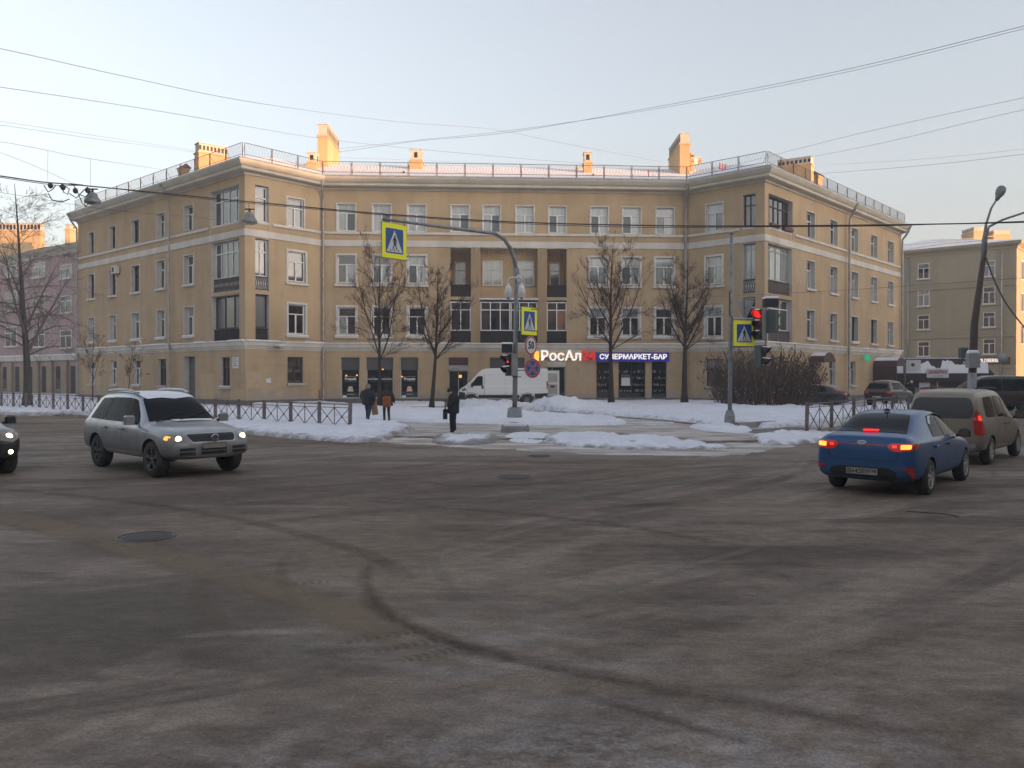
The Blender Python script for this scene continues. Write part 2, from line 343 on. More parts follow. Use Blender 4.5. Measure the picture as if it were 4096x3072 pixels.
def ground_mat(name, base, light, dark, tan, warp_rot, snow_amt=.0):
    m = bpy.data.materials.new(name); m.use_nodes = True; nt = m.node_tree; N = nt.nodes; L = nt.links; p = N['Principled BSDF']
    tc = N.new('ShaderNodeTexCoord')
    def nz(scale, st=(1, 1, 1), rot=0, detail=6, rough=.6, off=0, dist=0):
        mp = N.new('ShaderNodeMapping'); mp.inputs['Scale'].default_value = st; mp.inputs['Rotation'].default_value = (0, 0, rot); mp.inputs['Location'].default_value = (off, off, 0); L.new(tc.outputs['Object'], mp.inputs[0])
        n = N.new('ShaderNodeTexNoise'); n.inputs['Scale'].default_value = scale; n.inputs['Detail'].default_value = detail; n.inputs['Roughness'].default_value = rough; n.inputs['Distortion'].default_value = dist; L.new(mp.outputs[0], n.inputs['Vector']); return n.outputs[0]
    def mr(s, a, b, c=0, d=1):
        r = N.new('ShaderNodeMapRange'); r.interpolation_type = 'SMOOTHSTEP'; r.inputs[1].default_value = a; r.inputs[2].default_value = b; r.inputs[3].default_value = c; r.inputs[4].default_value = d; L.new(s, r.inputs[0]); return r.outputs[0]
    def mix(a, b, fac):
        q = N.new('ShaderNodeMix'); q.data_type = 'RGBA'; L.new(fac, q.inputs[0])
        for k, v in ((6, a), (7, b)):
            if isinstance(v, tuple): q.inputs[k].default_value = (*v, 1)
            else: L.new(v, q.inputs[k])
        return q.outputs[2]
    def mul(a, b):
        q = N.new('ShaderNodeMath'); q.operation = 'MULTIPLY'; L.new(a, q.inputs[0]); L.new(b, q.inputs[1]); return q.outputs[0]
    A, B = R_(41), R_(-48)
    def polar(cx, cy, fr, fa, off):                   # streaks swept round a turning circle
        mp = N.new('ShaderNodeVectorMath'); mp.operation = 'SUBTRACT'; mp.inputs[1].default_value = (cx, cy, 0); L.new(tc.outputs['Object'], mp.inputs[0])
        ln = N.new('ShaderNodeVectorMath'); ln.operation = 'LENGTH'; L.new(mp.outputs[0], ln.inputs[0]); sp = N.new('ShaderNodeSeparateXYZ'); L.new(mp.outputs[0], sp.inputs[0])
        at = N.new('ShaderNodeMath'); at.operation = 'ARCTAN2'; L.new(sp.outputs[1], at.inputs[0]); L.new(sp.outputs[0], at.inputs[1])
        cb = N.new('ShaderNodeCombineXYZ')
        for k, (src, m_) in enumerate(((ln.outputs['Value'], fr), (at.outputs[0], fa))): q = N.new('ShaderNodeMath'); q.operation = 'MULTIPLY_ADD'; q.inputs[1].default_value = m_; q.inputs[2].default_value = off; L.new(src, q.inputs[0]); L.new(q.outputs[0], cb.inputs[k])
        n = N.new('ShaderNodeTexNoise'); n.inputs['Scale'].default_value = 1; n.inputs['Detail'].default_value = 6; n.inputs['Roughness'].default_value = .6; L.new(cb.outputs[0], n.inputs['Vector']); return n.outputs[0]
    def spot(cx, cy, sx, sy, rot=0):
        mp = N.new('ShaderNodeMapping'); mp.vector_type = 'TEXTURE'; mp.inputs['Location'].default_value = (cx, cy, 0); mp.inputs['Rotation'].default_value = (0, 0, rot); mp.inputs['Scale'].default_value = (sx, sy, 1); L.new(tc.outputs['Object'], mp.inputs[0])
        ln = N.new('ShaderNodeVectorMath'); ln.operation = 'LENGTH'; L.new(mp.outputs[0], ln.inputs[0]); return mr(ln.outputs['Value'], 1, .1)
    c = mix(base, light, mul(mr(nz(1.0, (.10, .6, 1), A, 8, .68, 3, .6), .38, .68), mr(nz(.22, off=4), .34, .58)))
    c = mix(c, dark, mul(mr(nz(1.0, (.12, .8, 1), B, 7, .66, 9, .6), .43, .60, 0, .9), mr(nz(.2, off=7), .4, .6)))
    c = mix(c, light, mul(mr(nz(1.0, (.08, .5, 1), B, 8, .66, 19, .6), .44, .60, 0, .8), mr(nz(.16, off=27), .42, .6)))
    c = mix(c, light, mul(mr(polar(16, -2, 1.3, 1.8, 5), .45, .60, 0, .85), mr(nz(.13, off=37), .42, .56)))
    c = mix(c, dark, mul(mr(polar(-14, 30, 1.2, 2.2, 11), .46, .62, 0, .85), mr(nz(.15, off=47), .4, .56)))
    c = mix(c, dark, mul(mr(nz(1.0, (.14, 1.0, 1), A, 7, .68, 31, .6), .45, .60, 0, .9), mr(nz(.2, off=17), .42, .6)))
    c = mix(c, tan, mul(mr(nz(.14, (1, 1, 1), 0, 4, .5, 41, .8), .48, .66, 0, .85), mr(nz(2.2, (.3, 1, 1), A, 7, .7, 5), .35, .65)))
    if base[0] < .2:
        gr = mr(nz(3.4, (.7, 1, 1), R_(20), 9, .78, 55), .40, .60)
        c = mix(c, (.29, .255, .245), mul(spot(.3, 3.9, 4.2, 1.9, R_(10)), gr)); c = mix(c, (.25, .215, .195), mul(spot(-.2, 6.2, 2.6, 1.6, R_(-25)), mr(nz(2.0, (.5, 1, 1), A, 8, .7, 65), .38, .62, 0, .8)))
        c = mix(c, (.055, .047, .05), mul(spot(.6, 4.5, 4, 1.5, R_(12)), mr(nz(2.6, (.5, 1.2, 1), R_(15), 9, .8, 75), .56, .66, 0, .8)))
        c = mix(c, (.30, .235, .165), mul(spot(-15, 36.5, 28, 5.5, R_(-39)), mr(nz(1.0, (.12, .6, 1), B + R_(9), 6, .6, 85), .36, .56, 0, .85)))
        c = mix(c, (.235, .20, .17), mul(spot(3, 22.5, 14, 3.2, R_(3)), mr(nz(1.0, (.15, .7, 1), R_(3), 6, .6, 95), .36, .56, 0, .8)))
    big = mr(nz(.11, (1, 1, 1), 0, 4, .5, 21, 1.2), .38, .62)
    g1 = mr(nz(5, (.6, 1, 1), A, 10, .82, 0), .3, .7, .68, 1.32)
    g2 = mr(nz(38, (1, 1, 1), 0, 4, .85, 0), .3, .7, .70, 1.3)
    g = mul(g1, g2)
    vm = N.new('ShaderNodeVectorMath'); vm.operation = 'SCALE'; L.new(c, vm.inputs[0]); L.new(g, vm.inputs['Scale'])
    L.new(vm.outputs[0], p.inputs['Base Color'])
    L.new(mr(big, 0, 1, .85, .7), p.inputs['Roughness']); p.inputs['Specular IOR Level'].default_value = .25
    bp = N.new('ShaderNodeBump'); bp.inputs['Strength'].default_value = .5; bp.inputs['Distance'].default_value = .02
    L.new(nz(14, (.5, 1, 1), A, 8, .75, 0), bp.inputs['Height']); L.new(bp.outputs[0], p.inputs['Normal'])
    MATS[name] = m; return m
ground_mat('road_mat', (.146, .108, .084), (.245, .196, .158), (.086, .064, .051), (.19, .142, .10), 0)
ground_mat('pavement_mat', (.46, .43, .42), (.68, .67, .70), (.30, .26, .23), (.40, .33, .26), 0)
def bank_mat():
    m = mat('snow_bank', (.77, .78, .85), .8); nt = m.node_tree; N = nt.nodes; L = nt.links; p = N['Principled BSDF']
    tc = N.new('ShaderNodeTexCoord'); at_ = N.new('ShaderNodeAttribute'); at_.attribute_name = 'dirt'
    def nz(s, d=7, r=.7):
        n = N.new('ShaderNodeTexNoise'); n.inputs['Scale'].default_value = s; n.inputs['Detail'].default_value = d; n.inputs['Roughness'].default_value = r; L.new(tc.outputs['Object'], n.inputs['Vector']); return n.outputs[0]
    ad = N.new('ShaderNodeMath'); ad.operation = 'ADD'; L.new(nz(2.6), ad.inputs[0]); L.new(at_.outputs['Fac'], ad.inputs[1])
    r = N.new('ShaderNodeMapRange'); r.inputs[1].default_value = .68; r.inputs[2].default_value = .95; r.inputs[4].default_value = .9; L.new(ad.outputs[0], r.inputs[0])
    r0 = N.new('ShaderNodeMapRange'); r0.inputs[1].default_value = .58; r0.inputs[2].default_value = .70; r0.inputs[4].default_value = .55; L.new(nz(7.0), r0.inputs[0])
    mxx = N.new('ShaderNodeMath'); mxx.operation = 'MAXIMUM'; L.new(r.outputs[0], mxx.inputs[0]); L.new(r0.outputs[0], mxx.inputs[1])
    mx = N.new('ShaderNodeMix'); mx.data_type = 'RGBA'; mx.inputs[6].default_value = (.77, .78, .85, 1); mx.inputs[7].default_value = (.22, .19, .175, 1); L.new(mxx.outputs[0], mx.inputs[0])
    vm = N.new('ShaderNodeMix'); vm.data_type = 'RGBA'; vm.blend_type = 'MULTIPLY'; vm.inputs[0].default_value = 1; L.new(mx.outputs[2], vm.inputs[6])
    r3 = N.new('ShaderNodeMapRange'); r3.inputs[1].default_value = .3; r3.inputs[2].default_value = .7; r3.inputs[3].default_value = .86; r3.inputs[4].default_value = 1.05; L.new(nz(1.1), r3.inputs[0])
    cb = N.new('ShaderNodeCombineColor')
    for k in range(3): L.new(r3.outputs[0], cb.inputs[k])
    L.new(cb.outputs[0], vm.inputs[7]); L.new(vm.outputs[2], p.inputs['Base Color'])
    bp = N.new('ShaderNodeBump'); bp.inputs['Strength'].default_value = .7; bp.inputs['Distance'].default_value = .06; L.new(nz(6), bp.inputs['Height']); L.new(bp.outputs[0], p.inputs['Normal'])
    return m
bank_mat()
# ------------------------------------------------------------------ the apartment building on the far corner
PT = dict(Le=(-38.373, 72.543), L1=(-17.776, 54.584), L2=(-13.73, 59.224), R2=(12.958, 60.776), R1=(17.458, 56.687), Re=(37.225, 78.442))
PT = {k: Vector((v[0], v[1], 0)) for k, v in PT.items()}
class Wall:
    def __init__(s, A, B):
        s.A = Vector((A[0], A[1], 0)); B = Vector((B[0], B[1], 0)); s.B = B; s.L = (B - s.A).length; s.d = (B - s.A).normalized(); s.n = Vector((s.d.y, -s.d.x, 0))
    def P(s, a, z, n=0): q = s.A + s.d * a + s.n * n; return (q.x, q.y, z)
    def M(s): return Matrix(((s.d.x, -s.n.x, 0, s.A.x), (s.d.y, -s.n.y, 0, s.A.y), (0, 0, 1, 0), (0, 0, 0, 1)))   # local x along wall, y INTO wall, z up
    def face(s, a, z, n=0): return facing(s.P(a, z, n), s.n.x, s.n.y)
def wall_faces(mb, W, z0, z1, ops, mi=0, rmi=1, back=True):
    """wall plane with openings (s0,s1,z0,z1,depth,reveal material index)"""
    xs = sorted({0, W.L, *[o[0] for o in ops], *[o[1] for o in ops]}); zs = sorted({z0, z1, *[o[2] for o in ops], *[o[3] for o in ops]})
    for i in range(len(xs) - 1):
        run = None
        for j in range(len(zs) - 1):
            cx, cz = (xs[i] + xs[i + 1]) / 2, (zs[j] + zs[j + 1]) / 2
            hole = any(o[0] < cx < o[1] and o[2] < cz < o[3] for o in ops)
            if not hole: mb.quad(W.P(xs[i], zs[j]), W.P(xs[i + 1], zs[j]), W.P(xs[i + 1], zs[j + 1]), W.P(xs[i], zs[j + 1]), mi)
    for o in ops:
        a, b, c, d, dp = o[:5]; r = o[5] if len(o) > 5 else rmi
        mb.quad(W.P(a, c), W.P(a, d), W.P(a, d, -dp), W.P(a, c, -dp), r); mb.quad(W.P(b, c), W.P(b, c, -dp), W.P(b, d, -dp), W.P(b, d), r)
        mb.quad(W.P(a, d), W.P(b, d), W.P(b, d, -dp), W.P(a, d, -dp), r); mb.quad(W.P(a, c), W.P(a, c, -dp), W.P(b, c, -dp), W.P(b, c), r)
        if back: mb.quad(W.P(a, c, -dp), W.P(a, d, -dp), W.P(b, d, -dp), W.P(b, c, -dp), r)
def miter_path(pts, n):
    """offset a polyline outwards (towards its right side) by n with mitred corners"""
    out = []
    for i, p in enumerate(pts):
        ds = []
        if i > 0: ds.append((pts[i] - pts[i - 1]).normalized())
        if i < len(pts) - 1: ds.append((pts[i + 1] - pts[i]).normalized())
        ns = [Vector((d.y, -d.x, 0)) for d in ds]; m = sum(ns, Vector((0, 0, 0))).normalized()
        out.append(p + m * (n / max(m.dot(ns[0]), .3)))
    return out
def sweep(mb, pts, prof, mi=0, ends=True, noise_amp=0):
    rows = [[(q.x, q.y, z) for q in miter_path(pts, n)] for n, z in prof]; k = len(pts)
    for r in range(len(rows) - 1):
        for i in range(k - 1): mb.quad(rows[r][i], rows[r][i + 1], rows[r + 1][i + 1], rows[r + 1][i], mi)
    if ends:
        for i in (0, k - 1): mb.add([r[i] for r in rows], [tuple(range(len(rows)))], mi)
path_all = [PT[k] for k in ('Le', 'L1', 'L2', 'R2', 'R1', 'Re')]

bld = thing('apartment_building', 'four storey ochre apartment building with angled wings, pale bands and tall chimneys across the crossroads', 'building', (0, 60, 0))
WC, WLF, WLW, WRF, WRW = Wall(PT['L2'], PT['R2']), Wall(PT['L1'], PT['L2']), Wall(PT['Le'], PT['L1']), Wall(PT['R2'], PT['R1']), Wall(PT['R1'], PT['Re'])
ZB, ZT = -.05, 15.8
rng = random.Random(5)
GL = ['glass_dark', 'glass_room', 'glass_curtain', 'glass_net']
def window(W, s0, s1, z0, z1, style, frame='white_frame', trimw=.09, glass=None, parent=bld, dep=.2, cols=2, tr=.33, snow=False, lab=None):
    """returns the opening; builds frame (part), panes, surround and sill (sub-parts)"""
    a, b, c, d = s0 + trimw, s1 - trimw, z0 + trimw * .6, z1 - trimw
    M = W.M(); f = MB(); fw = .075; y0, y1 = dep - .06, dep + .02
    zt = d - (d - c) * tr
    f.box(a, b, y0, y1, c, c + fw, 0, M); f.box(a, b, y0, y1, d - fw, d, 0, M)
    f.box(a, a + fw, y0, y1, c + fw, d - fw, 0, M); f.box(b - fw, b, y0, y1, c + fw, d - fw, 0, M)
    if tr: f.box(a + fw, b - fw, y0 - .01, y1, zt - .035, zt + .035, 0, M)
    xs = [a + (b - a) * k / cols for k in range(1, cols)]
    if style == 'asym': xs = [a + (b - a) * .36]
    ztop = (zt - .035) if tr else d - fw
    for x in xs: f.box(x - .05, x + .05, y0 - .015, y1, c + fw, ztop, 0, M)
    fo = f.build('window', M_[frame], parent, True)
    if lab: fo['label'] = lab
    p = MB(); g = glass or rng.choices([['glass_room', 'glass_curtain', 'glass_room'], ['glass_dark', 'glass_room', 'glass_dark'], ['glass_curtain', 'glass_curtain', 'glass_curtain'], ['glass_room', 'glass_net', 'glass_dark'], ['glass_curtain', 'glass_room', 'glass_net']], [3, 3, 2, 3, 3])[0]
    y = dep
    if tr: p.quad(*[M @ Vector(q) for q in ((a, y, zt), (b, y, zt), (b, y, d), (a, y, d))], 0)
    ed = [a] + xs + [b]
    for i in range(len(ed) - 1):
        p.quad(*[M @ Vector(q) for q in ((ed[i], y, c), (ed[i + 1], y, c), (ed[i + 1], y, zt if tr else d), (ed[i], y, zt if tr else d))], 1 + i % 2)
    p.build('pane', [M_[g[0]], M_[g[1]], M_[g[2]]], fo, True)
    if trimw > .02 and style != 'plain':
        t = MB(); q = .035 if style == 'top' else .05
        t.box(s0, s0 + trimw, -q, .03, z0, z1, 0, M); t.box(s1 - trimw, s1, -q, .03, z0, z1, 0, M); t.box(s0 + trimw, s1 - trimw, -q, .03, z1 - trimw, z1, 0, M)
        if style == 'top': t.box(s0 + trimw, s1 - trimw, -q, .03, z0, z0 + trimw * .6, 0, M)
        t.build('surround', M_['trim'], fo, True)
    if style in ('sill', 'plain', 'asym'):
        t = MB(); t.bbox(s0 - .07, s1 + .07, -.16, .05, z0 - .17, z0 - .01, .02, 0, M)
        if snow: t.bbox(s0 - .06, s1 + .06, -.15, dep - .07, z0 - .008, z0 + .05, .02, 1, M)
        t.build('sill', [M_['trim' if style != 'plain' else 'sill_metal'], M_['snow']], fo, True)
    return (a, b, c, d, dep + .01, 1)
def glazing(W, s0, s1, z0, z1, dep, cols, tr, frame, glass, lab=None, name='window'):
    M = W.M(); f = MB(); fw = .07
    f.box(s0, s1, dep - .06, dep, z0, z0 + fw, 0, M); f.box(s0, s1, dep - .06, dep, z1 - fw, z1, 0, M)
    for k in range(cols + 1):
        x = s0 + (s1 - s0) * k / cols; x = min(max(x, s0 + fw / 2), s1 - fw / 2)
        f.box(x - fw / 2, x + fw / 2, dep - .07, dep, z0 + fw, z1 - fw, 0, M)
    if tr: f.box(s0, s1, dep - .08, dep, z1 - (z1 - z0) * tr - .035, z1 - (z1 - z0) * tr + .035, 0, M)
    o = f.build(name, M_[frame], bld, True)
    if lab: o['label'] = lab
    p = MB()
    zt = z1 - (z1 - z0) * tr
    for k in range(cols):
        x0, x1 = s0 + (s1 - s0) * k / cols, s0 + (s1 - s0) * (k + 1) / cols
        p.quad(*[M @ Vector(q) for q in ((x0, dep - .02, z0), (x1, dep - .02, z0), (x1, dep - .02, zt), (x0, dep - .02, zt))], k % len(glass))
        if tr: p.quad(*[M @ Vector(q) for q in ((x0, dep - .02, zt), (x1, dep - .02, zt), (x1, dep - .02, z1), (x0, dep - .02, z1))], 0)
    p.build('pane', [M_[g] for g in glass], o, True)
def railing(W, s0, s1, z0, z1, dep, solid=None, zig=True, lab=None):
    M = W.M(); f = MB()
    f.box(s0, s1, dep - .03, dep + .03, z1 - .05, z1, 0, M); f.box(s0, s1, dep - .03, dep + .03, z0 + .04, z0 + .08, 0, M)
    n = max(3, int((s1 - s0) / .16)); st = (s1 - s0) / n
    for k in range(n):
        x = s0 + st * (k + .5)
        if zig:
            for sg in (-1, 1): f.tube([M @ Vector((x - sg * st * .42, dep, z0 + .08)), M @ Vector((x + sg * st * .42, dep, z1 - .05))], .017, 4, 0, False)
        else: f.box(x - .02, x + .02, dep - .02, dep + .02, z0 + .08, z1 - .05, 0, M)
    if solid: f.box(s0, s1, dep + .05, dep + .08, z0, z1 - .03, 1, M)
    o = f.build('balcony_railing', [M_['railing_iron'], M_[solid or 'dark_panel']], bld, True)
    if lab: o['label'] = lab
Z_T, Z_3, Z_2 = (12.52, 14.58), (8.72, 10.93), (4.97, 7.2)
def row(W, spans, zr, style, **k): return [window(W, a, b, zr[0], zr[1], style, **k) for a, b in spans]
G = lambda *a: list(a)
cur, drk, rm, net = 'glass_curtain', 'glass_dark', 'glass_room', 'glass_net'
# --- central front
opC = []
tc = [(1.02, 2.49), (3.56, 5.03), (6.07, 7.56), (9.23, 10.70), (11.54, 12.96), (13.97, 15.42), (16.38, 17.80), (19.47, 20.91), (21.84, 23.33), (24.35, 25.83)]
tg = [(cur, cur, net), (cur, cur, net), (cur, cur, cur), (cur, cur, net), (cur, cur, net), (cur, cur, cur), (cur, net, cur), (cur, net, cur), (cur, net, cur), (cur, rm, cur)]
for (a, b), g in zip(tc, tg): opC.append(window(WC, a, b, *Z_T, 'top', glass=g, trimw=.08))
for i, (a, b) in enumerate([(.98, 2.54), (3.5, 5.05), (6.07, 7.61), (19.35, 20.90), (21.77, 23.34), (24.24, 25.85)]):
    opC.append(window(WC, a, b, *Z_3, 'sill', trimw=.13, glass=[(rm, rm, cur), (rm, drk, cur), (cur, net, cur), (cur, cur, cur), (cur, net, cur), (cur, cur, cur)][i]))
for i, (a, b) in enumerate([(.99, 2.57), (3.5, 5.05), (6.07, 7.6), (19.33, 20.87), (21.76, 23.33), (24.26, 25.86)]):
    opC.append(window(WC, a, b, *Z_2, 'sill', trimw=.15, snow=True, glass=[(rm, cur, rm), (rm, drk, rm), (drk, drk, rm), (cur, drk, rm), (cur, drk, rm), (rm, drk, rm)][i]))
opC += [(9.27, 10.74, 7.86, 11.40, 1.5, 2), (11.43, 15.63, 7.86, 11.40, .75, 2), (16.32, 17.78, 7.86, 11.40, 1.5, 2),
        (9.27, 10.74, 4.45, 7.62, .45, 2), (11.43, 15.63, 4.45, 7.62, .45, 2), (16.32, 17.78, 4.45, 7.62, .45, 2)]
shops = [(1.33, 2.69), (3.16, 5.12), (5.61, 6.93), (9.12, 10.55), (12.12, 14.70), (16.32, 17.69), (19.99, 21.18), (21.63, 23.66), (24.11, 25.24)]
for i, (a, b) in enumerate(shops): opC.append((a, b, .45 if i not in (3, 5) else .12, 3.43 if i < 6 else 3.13, .22, 1))
# inner windows of the open loggia on the third floor
for a, b, k in ((9.55, 10.4, 1), (11.6, 13.1, 2), (13.95, 15.45, 2), (16.65, 17.45, 1)):
    M = WC.M(); f = MB(); y = .75 if 11 < a < 15 else 1.5; z0, z1 = (8.72, 10.6); zt = 9.95
    f.box(a, b, y - .08, y - .005, z0, z0 + .1, 0, M); f.box(a, b, y - .08, y - .005, z1 - .1, z1, 0, M)
    for x in ([a, b - .1] + ([(a + b) / 2 - .05] if k == 2 else [])): f.box(x, x + .1, y - .08, y - .005, z0 + .1, (zt if abs(x - (a + b) / 2 + .05) < .01 else z1 - .1), 0, M)
    f.box(a + .1, b - .1, y - .08, y - .005, zt - .04, zt + .04, 0, M)
    fo = f.build('window', M_['trim'], bld, True)
    p = MB(); p.quad(*[M @ Vector(q) for q in ((a, y - .03, z0), (b, y - .03, z0), (b, y - .03, z1), (a, y - .03, z1))], 0)
    p.build('pane', M_[cur if a > 11 and a < 15 else rm], fo, True)
for a, b, s in ((9.27, 10.74, 'dark_panel'), (16.32, 17.78, 'dark_panel')): railing(WC, a, b, 7.88, 8.75, .06, s, False, 'dark solid balcony front in the loggia')
m = MB(); M = WC.M(); m.box(11.43, 15.63, .35, .75, 7.87, 8.6, 0, M); m.build('loggia_parapet', M_['loggia_plaster'], bld, True)
for a, b, n in ((9.27, 10.74, 2), (11.45, 13.62, 3), (13.66, 15.62, 3), (16.32, 17.78, 2)):
    glazing(WC, a, b, 5.38, 7.5, .12, n, .28, 'white_frame', (rm, 'glass_warm', rm) if a > 16 else (rm, drk, rm), lab='white framed glazing closing a balcony')
for a, b in ((9.27, 10.74), (11.43, 15.63), (16.32, 17.78)): railing(WC, a, b, 4.47, 5.38, .1, 'dark_panel', False, 'dark boarded balcony front')
m = MB(); m.box(11.35, 15.70, -.10, .03, 7.62, 7.68, 0, M); m.box(11.35, 15.7, -.10, .0, 7.682, 7.74, 1, M); m.build('ledge', [M_['zinc'], M_['snow']], bld, True)
# fluted pilasters between the loggias
for a, b in ((10.74, 11.43), (15.63, 16.32)):
    m = MB(); n = 7
    for k in range(n): x = a + .02 + (b - a - .04) * (k + .5) / n; m.box(x - .03, x + .03, -.05, .02, 4.5, 11.3, 0, M)
    m.build('pilaster', M_['ochre_plaster'], bld, True)
# --- facets and wings
opLF = [window(WLF, 3.17, 4.73, 12.45, 14.6, 'top', trimw=.1, glass=(drk, drk, drk)), window(WLF, 3.17, 4.89, 8.62, 10.93, 'sill', trimw=.15, glass=(drk, rm, drk)),
        window(WLF, 3.18, 4.87, 4.93, 7.25, 'sill', trimw=.15, snow=True, glass=(drk, drk, drk)), window(WLF, 3.26, 4.57, 1.58, 3.41, 'plain', frame='brown_frame', trimw=.0, glass=(rm, rm, rm)),
        (.77, 1.82, 12.05, 14.95, .42), (.77, 1.82, 7.88, 11.36, .42), (.77, 1.82, 4.45, 7.62, .42)]
opRF = [window(WRF, 1.50, 3.0, 12.5, 14.6, 'top', trimw=.1, glass=(cur, cur, rm)), window(WRF, 1.44, 3.01, 8.62, 10.85, 'sill', trimw=.15, glass=(cur, rm, cur)),
        window(WRF, 1.43, 2.97, 4.85, 7.2, 'sill', trimw=.15, snow=True, glass=(cur, rm, drk)), window(WRF, 1.59, 2.88, 1.35, 3.3, 'plain', frame='wine', trimw=.0, glass=(cur, rm, rm)),
        (4.44, 5.4, 12.05, 14.8, .35), (4.44, 5.4, 7.88, 11.36, .42), (4.44, 5.4, 4.45, 7.62, .42)]
opLW = [(22.85, 26.62, 12.05, 14.95, .5), (22.95, 26.62, 7.88, 11.36, .5), (22.95, 26.62, 4.45, 7.62, .5), (18.93, 20.63, .1, 3.5, .5)]
lw = [(2.1, 3.47), (6.35, 7.72), (10.45, 12.0), (14.77, 16.2), (19.04, 20.55)]
for i, (a, b) in enumerate(lw):
    fr = 'brown_frame' if i < 3 else 'white_frame'
    opLW.append(window(WLW, a + .05, b - .05, 12.6, 14.5, 'top', frame=fr, trimw=.05, dep=.34, glass=(rm, drk, rm)))
    opLW.append(window(WLW, a, b, 8.75, 10.9, 'sill', frame=fr, trimw=.06, dep=.34, glass=(rm, drk, rm)))
    opLW.append(window(WLW, a, b, 5.0, 7.15, 'sill', trimw=.06, dep=.34, snow=True, glass=(cur, rm, rm)))
for i, (a, b) in enumerate([(2.2, 3.35), (6.5, 7.7), (10.75, 12.0), (15.0, 16.25), (24.18, 25.36)]):
    opLW.append(window(WLW, a, b, 1.35, 3.36, 'plain', frame='white_frame' if i < 3 else 'brown_frame', trimw=.0, dep=.25, snow=i in (2, 4), glass=(rm, drk, drk)))
opRW = [(.6, 4.6, 12.05, 14.8, .5), (.55, 4.55, 7.88, 11.36, .5), (.6, 4.6, 4.45, 7.62, .5)]
rw = [(7.1, 8.68), (11.68, 13.3), (16.35, 17.95), (21.0, 22.68), (25.5, 27.15)]
for i, (a, b) in enumerate(rw):
    opRW.append(window(WRW, a, b, 12.58, 14.6, 'top', trimw=.06, dep=.34, glass=(rm, drk, rm)))
    opRW.append(window(WRW, a, b, 8.72, 10.9, 'sill', trimw=.07, dep=.34, glass=(rm, drk, cur)))
    opRW.append(window(WRW, a, b, 4.95, 7.15, 'sill', trimw=.07, dep=.34, snow=i == 2, glass=(rm, rm, drk), frame='brown_frame' if i in (2, 3) else 'white_frame'))
for a, b in ((11.65, 12.91), (16.31, 17.49)):
    opRW.append(window(WRW, a, b, 1.3, 3.3, 'plain', frame='grey_frame', trimw=.0, dep=.25, glass=(drk, drk, drk)))
opRW += [(8.0, 9.2, .1, 2.9, .3), (22.2, 23.6, .1, 2.9, .4)]
for W, ops in ((WC, opC), (WLF, opLF), (WLW, opLW), (WRF, opRF), (WRW, opRW)):
    m = MB(); wall_faces(m, W, ZB, ZT, ops); m.build('wall', [M_['ochre_plaster'], M_['reveal'], M_['loggia_plaster']], bld, True)
m = MB()   # end walls and back of the block
bk = [PT['Le'], PT['Le'] + Vector((9.2, 10.6, 0)), Vector((-9, 72, 0)), Vector((8, 73, 0)), PT['Re'] + Vector((-10.4, 9.4, 0)), PT['Re']]
for p, q in zip(bk, bk[1:]): m.quad((p.x, p.y, ZB), (p.x, p.y, ZT), (q.x, q.y, ZT), (q.x, q.y, ZB))
m.build('wall', M_['ochre_plaster'], bld, True)['label'] = 'blank end and courtyard wall of the block'
# corner loggia glazing
glazing(WLW, 22.9, 26.6, 12.55, 14.9, .42, 4, .3, 'white_frame', (rm, drk)); glazing(WLF, .79, 1.8, 12.55, 14.9, .34, 1, .32, 'white_frame', (drk,))
glazing(WLW, 22.97, 26.6, 8.85, 11.3, .42, 5, .3, 'white_frame', (rm, drk)); glazing(WLF, .79, 1.8, 8.85, 11.3, .34, 2, .32, 'white_frame', (drk,))
glazing(WLW, 22.97, 26.6, 5.35, 7.55, .42, 3, 0, 'brown_frame', (net, rm)); glazing(WLF, .79, 1.8, 5.35, 7.55, .34, 1, 0, 'brown_frame', (net,))
railing(WLW, 22.97, 26.6, 7.9, 8.82, .2, 'trim', True); railing(WLF, .79, 1.8, 7.9, 8.82, .15, 'trim', True)
railing(WLW, 22.97, 26.6, 4.47, 5.3, .2, 'dark_panel', False); railing(WLF, .79, 1.8, 4.47, 5.3, .15, 'dark_panel', True)
glazing(WRW, .65, 4.55, 12.55, 14.75, .42, 5, .3, 'brown_frame', (drk, rm)); glazing(WRF, 4.46, 5.38, 12.55, 14.75, .3, 2, .32, 'brown_frame', (rm, drk))
glazing(WRW, .6, 4.5, 8.9, 11.3, .42, 4, .14, 'grey_frame', (cur, cur)); glazing(WRF, 4.46, 5.38, 8.9, 11.3, .34, 2, .14, 'grey_frame', (cur,))
glazing(WRW, .65, 4.55, 5.35, 7.55, .42, 3, .3, 'white_frame', (rm, cur)); glazing(WRF, 4.46, 5.38, 5.35, 7.55, .34, 1, .3, 'white_frame', (rm,))
railing(WRW, .6, 4.5, 7.9, 8.85, .2, 'trim', False); railing(WRF, 4.46, 5.38, 7.9, 8.85, .15, 'trim', True)
railing(WRW, .65, 4.55, 4.47, 5.3, .2, 'trim', False); railing(WRF, 4.46, 5.38, 4.47, 5.3, .15, 'dark_panel', True)
for W, a, b in ((WLW, 22.87, 26.62), (WLF, .77, 1.82), (WRW, .62, 4.58), (WRF, 4.44, 5.4)):
    M = W.M(); m = MB(); m.box(a, b, .04, .4, 12.07, 12.38, 0, M); m.box(a, b, .02, .4, 12.38, 12.52, 1, M); m.build('loggia_parapet', [M_['ochre_plaster'], M_['trim']], bld, True)
M = WRW.M()
for a, b in ((.75, 2.2), (2.9, 4.4)):
    fb = MB(); fb.bbox(a, b, -.18, .02, 12.55, 12.78, .03, 0, M); fb.build('flower_box', M_['wine'], bld, True)
